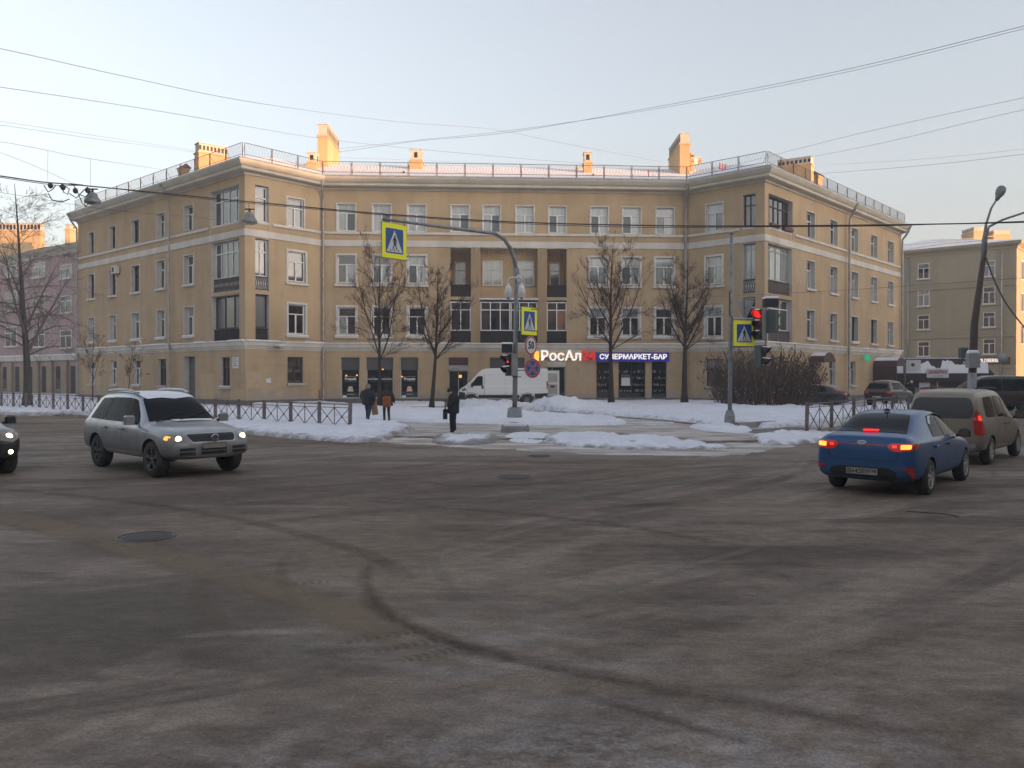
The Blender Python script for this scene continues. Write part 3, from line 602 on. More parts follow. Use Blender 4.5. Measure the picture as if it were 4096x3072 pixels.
# bands, cornice, plinth
def band(name, prof, m_, lab=None, pts=path_all):
    m = MB(); sweep(m, pts, prof); o = m.build(name, M_[m_], bld, True)
    if lab: o['label'] = lab
band('string_course', [(0.01, 3.84), (.05, 3.86), (.05, 3.95), (.12, 3.98), (.12, 4.08), (.2, 4.12), (.2, 4.36), (.24, 4.38), (.24, 4.42), (.0, 4.44)], 'pale_stucco', 'pale moulded band above the ground floor')
ml = MB(); rr = random.Random(3)
for W in (WLW, WLF, WC, WRF, WRW):
    s = 0
    while s < W.L - .3:
        l = min(rr.uniform(.8, 2.6), W.L - s); h = rr.uniform(.02, .09)
        ml.bbox(s, s + l, -.25 - rr.uniform(0, .02), .0, 4.425, 4.44 + h, .015, 0, W.M()); s += l
ml.build('snow_ledge', M_['snow'], bld, True)
for pts, z in (([PT['Le'], PT['L1'], PT['L2'], PT['R2'], PT['R1'], PT['Re']], 11.44),): band('string_course', [(.01, z), (.06, z + .01), (.06, z + .45), (.01, z + .47)], 'band_stucco', 'pale flat band below the top floor', pts)
for W, a, b in ((WLW, .2, 22.6), (WLF, 2.1, 6.1), (WC, .05, 26.6), (WRF, .05, 4.2), (WRW, 4.9, 29.1)):
    m = MB(); m.bbox(a, b, -.09, .0, 12.33, 12.51, .03, 0, W.M()); m.build('string_course', M_['trim'], bld, True)
band('cornice', [(.01, 15.5), (.10, 15.52), (.10, 15.64), (.18, 15.66), (.55, 15.70), (.60, 15.74), (.60, 15.9), (.68, 15.93), (.80, 16.05), (.88, 16.16), (.92, 16.22), (.92, 16.27), (.0, 16.27)], 'cornice_stucco', 'deep pale moulded cornice')
m = MB()   # sheet metal gutter edge, set back on the cornice
for W in (WLW, WLF, WC, WRF, WRW): pass
sweep(m, path_all, [(.90, 16.275), (.78, 16.42), (.70, 16.44), (.3, 16.55)]); m.build('gutter', M_['zinc'], bld, True)
m = MB(); sweep(m, path_all, [(.01, -.05), (.08, -.05), (.08, .40), (.01, .44)]); m.build('plinth', M_['grey_plinth'], bld, True)
# roof, low pitched, snow covered
eave = miter_path(path_all, .45); rid = miter_path(path_all, -6.5); back = miter_path(path_all, -13)
rid[0] = rid[0] + (path_all[1] - path_all[0]).normalized() * 5; rid[-1] = rid[-1] + (path_all[-2] - path_all[-1]).normalized() * 5
m = MB(); ez, rz_ = 16.5, 19.0
for i in range(5):
    m.quad((eave[i].x, eave[i].y, ez), (eave[i + 1].x, eave[i + 1].y, ez), (rid[i + 1].x, rid[i + 1].y, rz_), (rid[i].x, rid[i].y, rz_), 0)
    m.quad((rid[i].x, rid[i].y, rz_), (rid[i + 1].x, rid[i + 1].y, rz_), (back[i + 1].x, back[i + 1].y, ez), (back[i].x, back[i].y, ez), 0)
m.add([(eave[0].x, eave[0].y, ez), (rid[0].x, rid[0].y, rz_), (back[0].x, back[0].y, ez)], [(0, 1, 2)]); m.add([(eave[5].x, eave[5].y, ez), (rid[5].x, rid[5].y, rz_), (back[5].x, back[5].y, ez)], [(2, 1, 0)])
roof = m.build('roof', M_['snow'], bld, True)
for W, a in ((WC, 5.8), (WC, 19.9)):   # small triangular dormers
    m = MB(); M = W.M(); v = [(a - .42, 1.1, 16.75), (a + .42, 1.1, 16.75), (a, 1.1, 17.25), (a - .42, 3.4, 17.25), (a + .42, 3.4, 17.25), (a, 3.2, 17.35)]
    m.add(v, [(0, 1, 2), (0, 2, 5, 3), (1, 4, 5, 2)], 0, False, M); m.build('dormer', M_['roof_iron'], roof, True)
# roof railings, one for each front
def roof_railing(W, a, b, n=.55):
    m = MB(); M = W.M(); k = max(1, round((b - a) / 2.1)); st = (b - a) / k; z0, z1 = 16.72, 17.47; y = -n + .2
    for i in range(k + 1):
        x = a + st * i
        for dx in ((-.04, .04) if 0 < i < k else (0,)): m.tube([M @ Vector((x + dx, y, 16.45)), M @ Vector((x + dx, y, z1))], .021, 4, 0, False)
        if i < k: m.tube([M @ Vector((x, y, z1 - .15)), M @ Vector((x + .05, y + .45, 16.6))], .012, 4, 0, False)
    for z in (z0, z1): m.tube([M @ Vector((a, y, z)), M @ Vector((b, y, z))], .020, 4, 0, False)
    q = int((b - a) / .23)
    for i in range(q):
        x0 = a + (b - a) * i / q; x1 = a + (b - a) * (i + 1) / q; xm = (x0 + x1) / 2
        m.tube([M @ Vector((x0, y, z1)), M @ Vector((xm - .02, y, (z0 + z1) / 2)), M @ Vector((x0 + .03, y, z0))], .008, 3, 0, False)
        m.tube([M @ Vector((x1, y, z1)), M @ Vector((xm + .02, y, (z0 + z1) / 2)), M @ Vector((x1 - .03, y, z0))], .008, 3, 0, False)
    m.build('roof_railing', M_['roof_iron'], bld, True)
roof_railing(WLW, .3, WLW.L + .35); roof_railing(WLF, -.2, WLF.L - .2); roof_railing(WC, .15, WC.L - .15); roof_railing(WRF, .2, WRF.L + .25); roof_railing(WRW, -.3, WRW.L - .2)
# chimneys
def chimney(x, y, wd, ln, z0, z1, ang, holes, cap=.62, parent=roof, lab=None, hood=False):
    M = Matrix.Translation((x, y, 0)) @ Matrix.Rotation(ang, 4, 'Z'); m = MB()
    m.bbox(-wd / 2, wd / 2, 0, ln, z0, z1 - cap, .015, 0, M)
    m.box(-wd / 2 - .06, wd / 2 + .06, -.06, ln + .06, z1 - cap - .13, z1 - cap, 0, M)
    t = .05; m.box(-wd / 2 + t, wd / 2 - t, t, ln - t, z1 - cap, z1 - .06, 1, M)
    m.box(-wd / 2 - .01, wd / 2 + .01, -.01, ln + .01, z1 - .06, z1, 1, M)
    if holes:
        for k in range(holes):
            yy = ln * (k + .5) / holes; hw = min(.14, ln / holes * .3)
            for sx in (-1, 1): m.box(sx * (wd / 2 - t) - .012, sx * (wd / 2 - t) + .012, yy - hw, yy + hw, z1 - cap + .14, z1 - .2, 2, M)
        if holes <= 1: m.box(-.13, .13, t - .012, t + .012, z1 - cap + .16, z1 - .22, 2, M)
    if hood:
        m.add([(-wd / 2 - .15, -.15, z1), (wd / 2 + .15, -.15, z1), (wd / 2 + .15, ln + .15, z1), (-wd / 2 - .15, ln + .15, z1), (0, -.15, z1 + .32), (0, ln + .15, z1 + .32)], [(0, 1, 4), (1, 2, 5, 4), (2, 3, 5), (3, 0, 4, 5), (0, 3, 2, 1)], 3, False, M)
    o = m.build('chimney', [M_['chimney_plaster'], M_['chimney_cap_plaster'], M_['black'], M_['roof_iron']], parent, True)
    if lab: o['label'] = lab
def chim_px(u0, u1, vt, Y, ln, ang, holes, cap=.62, wd=None, hood=False, lab=None, z0=16.2):
    p, q = at(u0, vt, Y), at(u1, vt, Y); chimney((p.x + q.x) / 2, Y, wd or abs(q.x - p.x), ln, z0, p.z, ang, holes, cap, lab=lab, hood=hood)
chim_px(686, 708, 267, 64, 4.4, 0, 9, .9, lab='tall chimney stack with a row of vent holes along its long side')
chim_px(1468.5, 1491, 287, 64, 4.6, 0, 11, .8, lab='tall chimney stack leaning over the inner corner, with vent holes')
chim_px(662, 684, 328, 62, 1.0, 0, 1, .75); chim_px(885, 911, 322, 63.5, 1.0, 0, 1, .8); chim_px(912, 922, 355, 66, .8, 0, 0, .4)
chim_px(1261, 1279, 327, 63.5, 1.0, 0, 1, .8); chim_px(1246, 1262, 361, 66, .8, 0, 1, .4); chim_px(1492, 1500, 329, 66, .8, 0, 1, .5)
chim_px(393, 409, 362, 66, .9, R_(41), 0, .1, hood=True)
chimney(-24.2, 63.0, .9, 2.3, 16.2, 19.95, R_(-49), 8, .7, lab='wide chimney stack over the left wing with a row of vent holes')
chimney(21.9, 67.5, .9, 2.7, 16.2, 19.7, R_(-122.5), 8, .6, lab='wide chimney stack over the right wing with a row of vent holes')
chim_px(1752, 1768, 378, 68.3, .9, R_(-42), 0, .1, hood=True)
# downpipes
def downpipe(W, a, n=.16, z0=.3, r=.075, bend=True, parent=bld):
    m = MB(); pts = [W.P(a, 16.05, .85), W.P(a, 15.75, .75), W.P(a, 15.0, n), W.P(a, 14.6, n), W.P(a, z0 + .25, n), W.P(a, z0, n + .12)]
    m.tube(pts, r, 8); m.lathe([(.0, -.12), (.08, -.12), (.19, .1), (.19, .2), (.0, .2)], 10, 0, Matrix.Translation(W.P(a, 16.1, .85)))
    for z in (14.0, 12.2, 10.2, 8.2, 6.2, 4.7, 2.6): m.lathe([(.0, -.03), (r + .02, -.03), (r + .02, .03), (0, .03)], 8, 0, Matrix.Translation(W.P(a, z, n)))
    m.build('downpipe', M_['zinc'], parent, True)
downpipe(WC, .12); downpipe(WC, WC.L - .15, .2)
downpipe(WLW, 17.35, .3); downpipe(WRW, 15.15, .3, r=.1); downpipe(WRW, WRW.L - .3, .2, r=.1); downpipe(WLW, .25, .2)
m = MB(); M = WC.M()
m.bbox(-.22, -.12, -.25, -.1, .1, 1.05, .02, 0, M); m.build('red_pipe_cover', M_['red_lettering'], bld, True)
# ground floor doors and shop windows
def shop_pane(i, a, b, z0, z1, name='shop_window', split=None, fr='grey_frame'):
    M = WC.M(); f = MB(); fw = .07; y = .2
    f.box(a, b, y - .05, y, z0, z0 + fw, 0, M); f.box(a, b, y - .05, y, z1 - fw, z1, 0, M); f.box(a, a + fw, y - .05, y, z0 + fw, z1 - fw, 0, M); f.box(b - fw, b, y - .05, y, z0 + fw, z1 - fw, 0, M)
    for s in (split or []): f.box(a + (b - a) * s - .03, a + (b - a) * s + .03, y - .05, y, z0 + fw, z1 - fw, 0, M)
    o = f.build(name, M_[fr], bld, True)
    p = MB(); p.quad(*[M @ Vector(q) for q in ((a, y - .02, z0), (b, y - .02, z0), (b, y - .02, z1), (a, y - .02, z1))]); p.build('pane', M_['glass_shop'], o, True)
    return o
def wtext(o, s, size, a, z, m_='lettering', dep=.15, width=None, bold=.0):
    t = MB(); add_text(t, s, size, WC.face(a, z, -dep), 0, .01, bold, width); t.build('lettering', M_[m_], o, True)
for i, (a, b) in enumerate(shops[:3]):
    o = shop_pane(i, a, b, .45, 3.43, split=[.5] if i == 1 else None)
    M = WC.M(); t = MB(); t.box(a + .03, b - .03, .13, .145, 2.52, 3.4, 0, M); t.build('poster', M_['poster_grey'], o, True)
    if i == 0:
        wtext(o, 'RUM', .24, a + .42, 3.2, width=.5, bold=.006); wtext(o, 'WHISKEY', .13, b - .38, 3.2, width=.5); wtext(o, 'TEQUILA', .17, a + .45, 2.97, 'lettering_dim', width=.65); wtext(o, 'WINE', .15, b - .3, 2.97, 'lettering_dim', width=.35); wtext(o, 'VODKA', .13, a + .45, 2.73, width=.45, bold=.004); wtext(o, 'COGNAC', .17, b - .42, 2.73, 'lettering_dim', width=.6)
    if i == 1:
        for k, (l, r2) in enumerate((('VODKA', 'FRESH JUICE'), ('TEQUILA', 'ABSINTHE'), ('BEER GIN', 'COFFEE'))): wtext(o, l, .15, a + .5, 3.2 - .24 * k, 'lettering' if k != 1 else 'lettering_dim', width=.75); wtext(o, r2, .15, b - .5, 3.2 - .24 * k, 'lettering' if k != 1 else 'lettering_dim', width=.75)
    if i == 2:
        wtext(o, 'CHAMPAGNE', .12, a + .4, 3.2, width=.58); wtext(o, 'LIQUEUR', .15, b - .38, 3.2, 'lettering_dim', width=.55); wtext(o, 'COGNAC', .17, a + .38, 2.97, width=.55); wtext(o, 'BEER', .22, b - .38, 2.97, width=.5, bold=.006); wtext(o, 'GIN', .22, a + .3, 2.73, width=.32); wtext(o, 'COCKTAILS', .12, b - .45, 2.73, width=.65, bold=.004)
    if i in (0, 2):
        wtext(o, 'Prospekt', .24, (a + b) / 2, 1.86, width=.82, bold=.008)
        for z, w_ in ((2.03, .9), (1.7, .8)): t = MB(); t.box((a + b) / 2 - w_ / 2, (a + b) / 2 + w_ / 2, .14, .15, z, z + .012, 0, M); t.build('lettering', M_['lettering'], o, True)
        t = MB(); c = (a + b) / 2
        t.prism([(c - .22, .95), (c + .22, .95), (c + .13, 1.32), (c - .13, 1.32)], .01, 0, M @ Matrix.Translation((0, .145, 0))); t.build('lamp_shade', M_['lamp_cream' if i == 0 else 'lamp_warm'], o, True)
        t = MB(); t.box(c - .25, c + .25, .14, .15, .74, .76, 0, M); t.box(a + .12, a + .4, .12, .14, .5, .66, 0, M); t.build('lettering', M_['lettering'], o, True)
    else:
        for s_ in (-.5, .5): wtext(o, 'WINE WHISKEY', .1, (a + b) / 2 + s_, 1.84, width=.8, bold=.004); wtext(o, 'GRILL BAR', .09, (a + b) / 2 + s_, 1.7, 'lettering_dim', width=.4); wtext(o, 'AND MORE', .09, (a + b) / 2 + s_, 1.97, 'lettering_dim', width=.4)
    for k, (x, z) in enumerate([(a + .38, 2.1), (b - .22, 2.12)] if i == 0 else ([(a + 1.18, 2.55)] if i == 1 else [(a + .12, 2.02)])):
        t = MB(); t.lathe([(0, -.05), (.06, -.03), (.07, .02), (0, .07)], 8, 0, M @ Matrix.Translation((x, .13, z))); t.build('interior_lamp', M_['amber_lamp'], o, True)
# café door with roller shutter box
M = WC.M(); a, b = shops[3]; o = shop_pane(3, a, b, .12, 2.45, 'door', [.5], 'zinc'); t = MB(); t.bbox(a - .03, b + .03, -.08, .1, 2.45, 2.85, .03, 0, M); t.build('shutter_box', M_['zinc'], o, True)
t = MB(); t.box(a, b, .1, .19, 2.85, 3.42, 0, M); t.build('transom_panel', M_['wine'], o, True)
t = MB(); t.box(a + .75, a + .95, .12, .14, 1.95, 2.15, 0, M); t.build('interior_lamp', M_['amber_lamp'], o, True)
a, b = shops[4]; o = shop_pane(4, a, b, .45, 3.43, split=[.33, .66]); t = MB(); t.box(a + .02, b - .02, .12, .14, 2.2, 3.41, 0, M); t.build('poster', M_['poster_grey'], o, True)
wtext(o, 'BREAKFAST', .24, a + .8, 3.1, width=1.15, bold=.006); wtext(o, 'BUSINESS LUNCH', .15, a + .8, 2.83, width=1.15, bold=.004); wtext(o, 'DINNER', .22, a + .6, 2.5, width=.75, bold=.005); wtext(o, 'MUSIC BAR', .15, b - .6, 3.1, width=.85); wtext(o, 'FRESH JUICE', .15, b - .6, 2.83, width=.85); wtext(o, 'HOOKAH', .15, b - .6, 2.5, width=.6)
a, b = shops[5]; o = shop_pane(5, a, b, .12, 2.75, 'door', [.3], 'zinc'); t = MB(); t.bbox(a - .02, b + .02, -.06, .1, 2.75, 3.12, .03, 0, M); t.build('shutter_box', M_['pale_stucco'], o, True)
for i, (a, b) in list(enumerate(shops))[6:]:
    o = shop_pane(i, a, b, .45, 3.13, split=[.5] if i == 7 else None, fr='brown_frame')
    t = MB(); rr = random.Random(i)
    for z in (.9, 1.35, 1.85, 2.3):
        x = a + .12
        while x < b - .15:
            w_ = rr.uniform(.04, .08)
            if rr.random() < .75: t.box(x, x + w_, .175, .178, z, z + rr.uniform(.1, .24), rr.randrange(2), M)
            x += w_ + rr.uniform(.015, .05)
    t.build('shelf_goods', [M_['lettering_dim'], M_['poster_grey']], o, True)
    if i == 7: t = MB(); t.box(a + .25, a + .9, .165, .172, 1.35, 2.2, 0, M); t.box(a + .25, a + .9, .16, .165, 1.95, 2.2, 1, M); t.build('poster', [M_['white_sign'], M_['glass_net']], o, True)
# doors of the wings
def door(W, a, b, z1, dep, m_, lab=None):
    M = W.M(); t = MB(); t.box(a, b, dep - .06, dep - .01, .1, z1, 0, M); t.box(a + .12, b - .12, dep - .08, dep - .06, .4, z1 * .55, 0, M); t.box(a + .12, b - .12, dep - .08, dep - .06, z1 * .6, z1 - .2, 0, M)
    o = t.build('door', M_[m_], bld, True); h = MB(); h.box(b - .25, b - .2, dep - .14, dep - .08, 1.0, 1.3, 0, M); h.build('handle', M_['chrome'], o, True)
    if lab: o['label'] = lab
door(WLW, 18.93, 20.63, 3.5, .5, 'glass_net', 'grey entrance door set deep in the left wing'); door(WRW, 8.0, 9.2, 2.9, .3, 'brown_frame'); door(WRW, 22.2, 23.6, 2.9, .4, 'brown_frame', 'dark entrance door under the arched canopy')
def canopy(W, c, wd, z, out, m_, posts=False, lab=None):
    M = W.M(); t = MB(); n = 10; v = []
    for k in range(n + 1):
        th = math.pi * k / n; x = c - math.cos(th) * wd / 2; zz = z + math.sin(th) * wd * .28
        v += [(x, -out, zz), (x, 0, zz)]
    t.add(v, [(2 * k, 2 * k + 1, 2 * k + 3, 2 * k + 2) for k in range(n)], 0, True, M)
    v2 = [(p[0], p[1], p[2] + .05) for p in v]; t.add(v2[4:-4], [(2 * k, 2 * k + 2, 2 * k + 3, 2 * k + 1) for k in range(n - 4)], 1, True, M)
    t.add([v[2 * k] for k in range(n + 1)], [tuple(range(n + 1))], 2, False, M)
    if posts:
        t.box(c - wd / 2, c - wd / 2 + .12, -out, 0, .1, z, 2, M); t.box(c + wd / 2 - .5, c + wd / 2, -out, -out + .08, .1, z, 2, M)
    o = t.build('canopy', [M_['wine'], M_['snow'], M_['brown_frame']], bld, True)
    if lab: o['label'] = lab
canopy(WRW, 8.9, 2.4, 3.15, 1.1, 'wine'); canopy(WRW, 23.0, 2.6, 2.95, 2.0, 'wine', True, 'arched dark canopy with porch walls over the entrance')
# icicle light garland under the loggia band
m = MB(); rr = random.Random(8); M = WC.M(); x = 9.2
while x < 17.9:
    m.tube([M @ Vector((x, -.1, 11.42)), M @ Vector((x + .05, -.12, 11.2)), M @ Vector((x + rr.uniform(-.05, .1), -.12, 11.3 - rr.uniform(.2, .75)))], .009, 3); x += rr.uniform(.08, .2)
m.tube([M @ Vector((9.1 + i * .4, -.1, 11.43 + .05 * math.sin(i * 2.3))) for i in range(23)], .012, 4); m.build('light_garland', M_['trim'], bld, True)
# small fixtures on the wall
def fixture(name, W, a, z, fn, m_, label, cat):
    t = MB(); fn(t, W.M() @ Matrix.Translation((a, 0, z))); o = t.build(name, M_[m_] if isinstance(m_, str) else [M_[k] for k in m_], None)
    return tag(o, label, cat)
fixture('air_conditioner', WLW, 8.1, 10.45, lambda t, M: (t.bbox(-.4, .4, -.42, -.08, 0, .62, .03, 0, M), t.lathe([(.0, 0), (.22, 0), (.24, .01)], 12, 1, M @ Matrix.Translation((-.08, -.425, .3)), True, 'y'), t.box(-.3, .3, -.1, .0, -.05, 0, 1, M)), ('trim', 'black'), 'off-white air conditioner box fixed beside a third floor window of the left wing', 'air conditioner')
fixture('street_name_plate', WLF if False else WLW, 26.15, 2.6, lambda t, M: (t.bbox(-.38, .38, -.05, .0, 0, .75, .01, 0, M), [t.box(-.28, .25 - .08 * (k % 2), -.056, -.05, .16 + .15 * k, .2 + .15 * k, 1, M) for k in range(4)]), ('white_sign', 'poster_grey'), 'white street name plate on the left wing beside the building corner', 'sign')
fixture('notice_board', WLF, 1.75, 1.62, lambda t, M: t.bbox(-.19, .19, -.03, 0, 0, .3, .01, 0, M), 'white_sign', 'small white notice stuck on the wall right of the left corner', 'notice')
fixture('wall_lamp', WLF, 2.35, 4.05, lambda t, M: (t.bbox(-.3, .3, -.75, -.2, .05, .2, .04, 0, M), t.box(-.04, .04, -.3, 0, 0, .06, 1, M)), ('white_sign', 'zinc'), 'flat white floodlight jutting from the band above the ground floor', 'lamp')
def cctv_fn(t, M):
    t.tube([M @ Vector((0, 0, .25)), M @ Vector((0, -.35, .28)), M @ Vector((0, -.38, .1))], .035, 6); t.lathe([(0, .12), (.1, .1), (.13, 0), (.12, -.1), (.07, -.2), (0, -.23)], 12, 0, M @ Matrix.Translation((0, -.38, 0)))
fixture('security_camera', WLW, 12.9, 4.75, cctv_fn, 'cctv_white', 'white dome camera on the wall of the left wing above the ground floor', 'camera')
fixture('pharmacy_cross', WRW, 19.0, 3.25, lambda t, M: (t.box(-.05, .05, -.75, -.15, .28, .5, 0, M), t.box(-.051, .051, -.56, -.34, .1, .7, 0, M), t.box(-.02, .02, -.15, 0, .36, .42, 1, M)), ('green_lamp', 'zinc'), 'green pharmacy cross projecting from the right wing left of the arched porch', 'sign')
# shop signs
sg = thing('shop_sign', 'glowing white Cyrillic shop name with red number twenty four above the door', 'sign', WC.P(17.7, 3.15, .1))
t = MB(); add_text(t, 'РосАл', .98, WC.face(17.35, 3.52, .16), 0, .12, .022, 2.95); t.build('letters', M_['sign_lit_white'], sg, True)
t = MB(); add_text(t, '24', .98, WC.face(19.4, 3.54, .16), 0, .12, .03, 1.02); t.build('letters', M_['sign_lit_red'], sg, True)['label'] = 'red lit number 24'
t = MB(); t.box(15.4, 15.72, -.14, -.02, 3.2, 3.86, 0, WC.M()); t.build('emblem', M_['amber_lamp'], sg, True)
t = MB(); t.box(15.55, 19.9, -.06, -.01, 3.3, 3.4, 0, WC.M()); t.build('rail', M_['sign_edge'], sg, True)
sb = thing('shop_fascia', 'blue fascia with white Cyrillic letters over the dark supermarket windows', 'sign', WC.P(22.7, 3.15, .1))
t = MB(); t.bbox(19.98, 25.37, -.25, -.0, 3.14, 3.8, .01, 0, WC.M()); t.build('board', M_['sign_blue'], sb, True)
t = MB(); add_text(t, 'СУПЕРМАРКЕТ-БАР', .5, WC.face(22.68, 3.47, .27), 0, .05, .014, 5.0); t.build('letters', M_['sign_lit_white'], sb, True)
# dish and mast on the roof
def dish(x, y, z, r, label, nx=.1, ny=-1):
    d = thing('satellite_dish', label, 'dish', (x, y, z)); M = facing((0, 0, 0), nx, ny)
    t = MB(); t.lathe([(0, -.12), (r * .5, -.09), (r * .85, -.02), (r, .04), (r * .98, .045), (r * .8, 0), (0, -.1)], 20, 0, M); t.build('bowl', M_['chimney_cap_plaster'], d)
    t = MB(); t.tube([M @ Vector((0, -r, .02)), M @ Vector((0, 0, r * .9))], .02, 4); t.tube([M @ Vector((0, 0, -.1)), M @ Vector((-.5, 0, -.2))], .03, 5); t.build('arm', M_['roof_iron'], d)
p = at(1508, 348, 64); dish(p.x, p.y, p.z, .36, 'round dish on the tall chimney above the right inner corner')
p = at(1770, 396, 69); dish(p.x, p.y, p.z, .36, 'dish behind the small hooded chimney over the right wing', .7, -.7)
p = at(1561, 380, 60.5); t = MB(); t.tube([(0, 0, -.9), (0, 0, .9)], .035, 5); t.tube([(-.25, 0, .6), (0, 0, .45), (.25, 0, .7)], .03, 4); t.tube([(-.2, 0, .95), (-.22, 0, .5)], .05, 5); t.tube([(.2, 0, .85), (.2, 0, .5)], .05, 5)
o = t.build('wire_mast', M_['red_lettering']); o.location = p; tag(o, 'short reddish mast with insulators on the roof of the right facet', 'mast')
p = at(1401, 385, 61.5); t = MB(); t.tube([(0, 0, -.8), (0, 0, .6)], .04, 5); t.tube([(0, 0, .5), (.35, .2, .55), (.5, .3, -.5)], .02, 4); o = t.build('wire_mast', M_['red_lettering']); o.location = p; tag(o, 'red pipe mast standing on the snowy roof left of the tall right chimney', 'mast')
for W, a, b, z0, z1, m_ in ((WLW, 21.4, 23.3, .45, 2.25, 'paint_patch'), (WLW, 25.4, 27.2, .3, 1.2, 'paint_patch'), (WLF, .1, 1.3, 1.3, 2.4, 'faded_patch'), (WC, 17.8, 19.8, 1.6, 3.0, 'faded_patch'), (WRF, 3.2, 4.3, 1.2, 2.6, 'paint_patch'), (WRW, 5.2, 7.0, 9.0, 11.2, 'faded_patch')):
    if m_ not in M_: mat(m_, {'paint_patch': (.50, .37, .225), 'faded_patch': (.47, .35, .235)}[m_], .92, var=.08, vs=3)
    m = MB(); m.box(a, b, -.004, .0, z0, z1, 0, W.M()); m.build('paint_patch', M_[m_], bld, True)
mat('wet_asphalt', (.10, .088, .082), .7, c2=(.20, .18, .17), ns=1.6, detail=8)
mat('slush', (.30, .25, .205), .85, c2=(.56, .52, .50), ns=1.4, detail=8, stretch=(.4, 1.4, 1, R_(8)), bump=.5, bs=9)
# ------------------------------------------------------------------ ground
m = MB(); S = 500; m.quad((-S, -S, 0), (S, -S, 0), (S, S, 0), (-S, S, 0)); tag(m.build('road', M_['road_mat']), kind='structure')
# pavement of the far corner: kerb line taken along both streets
edge = [(-85, 92), (-55, 68), (-38.0, 54.0), (-29.2, 46.6), (-23.8, 42.8), (-17.5, 37.6), (-12.6, 33.6), (-9.0, 30.7), (-6.4, 28.5), (-4.9, 27.3), (-3.2, 26.7), (-1.0, 26.2), (1.0, 25.6), (3.0, 24.9), (5.6, 24.6), (7.4, 25.0), (8.6, 26.0), (10.4, 28.6), (13, 31.8), (17, 36.6), (24, 44.6), (40, 62), (62, 86), (90, 118)]
edge = [Vector((x, y, 0)) for x, y in edge]
m = MB(); top = [(p.x, p.y, .12) for p in edge] + [(90, 300, .12), (-85, 300, .12)]
m.add(top, [tuple(range(len(top)))]); m.build('pavement', M_['pavement_mat']); tag(bpy.data.objects['pavement'], kind='structure')
low = [i for i in range(8, 17)]                 # kerb dropped where people cross
kp = [Vector((p.x, p.y, 0)) for p in edge]
m = MB(); sweep(m, kp, [(.0, .118), (.0, .125), (-.16, .127), (-.17, .116)]); sweep(m, kp, [(.02, -.01), (.01, .118), (.0, .125)]); tag(m.build('kerb', M_['granite']), kind='structure')
# ------------------------------------------------------------------ snow banks
def smooth_poly(pts, k=6):
    n = len(pts); out = []
    for i in range(n):
        p0, p1, p2, p3 = pts[i - 1], pts[i], pts[(i + 1) % n], pts[(i + 2) % n]
        for j in range(k):
            t = j / k
            out.append(tuple(.5 * ((2 * p1[a]) + (-p0[a] + p2[a]) * t + (2 * p0[a] - 5 * p1[a] + 4 * p2[a] - p3[a]) * t * t + (-p0[a] + 3 * p1[a] - 3 * p2[a] + p3[a]) * t ** 3) for a in (0, 1)))
    return out
def in_poly(P, x, y):
    ins = False
    for (ax, ay), (bx, by) in zip(P, P[1:] + P[:1]):
        if (ay > y) != (by > y) and x < (bx - ax) * (y - ay) / (by - ay) + ax: ins = not ins
    return ins
PAV = [(p.x, p.y) for p in edge] + [(90, 300), (-85, 300)]
def gz(x, y):                                    # ground level: pavement inside the kerb, carriageway outside, eased over 40 cm
    return .125 * sum(in_poly(PAV, x + a, y + b) for a, b in ((0, 0), (.2, 0), (-.2, 0), (0, .2), (0, -.2), (0, .35), (0, -.35))) / 7
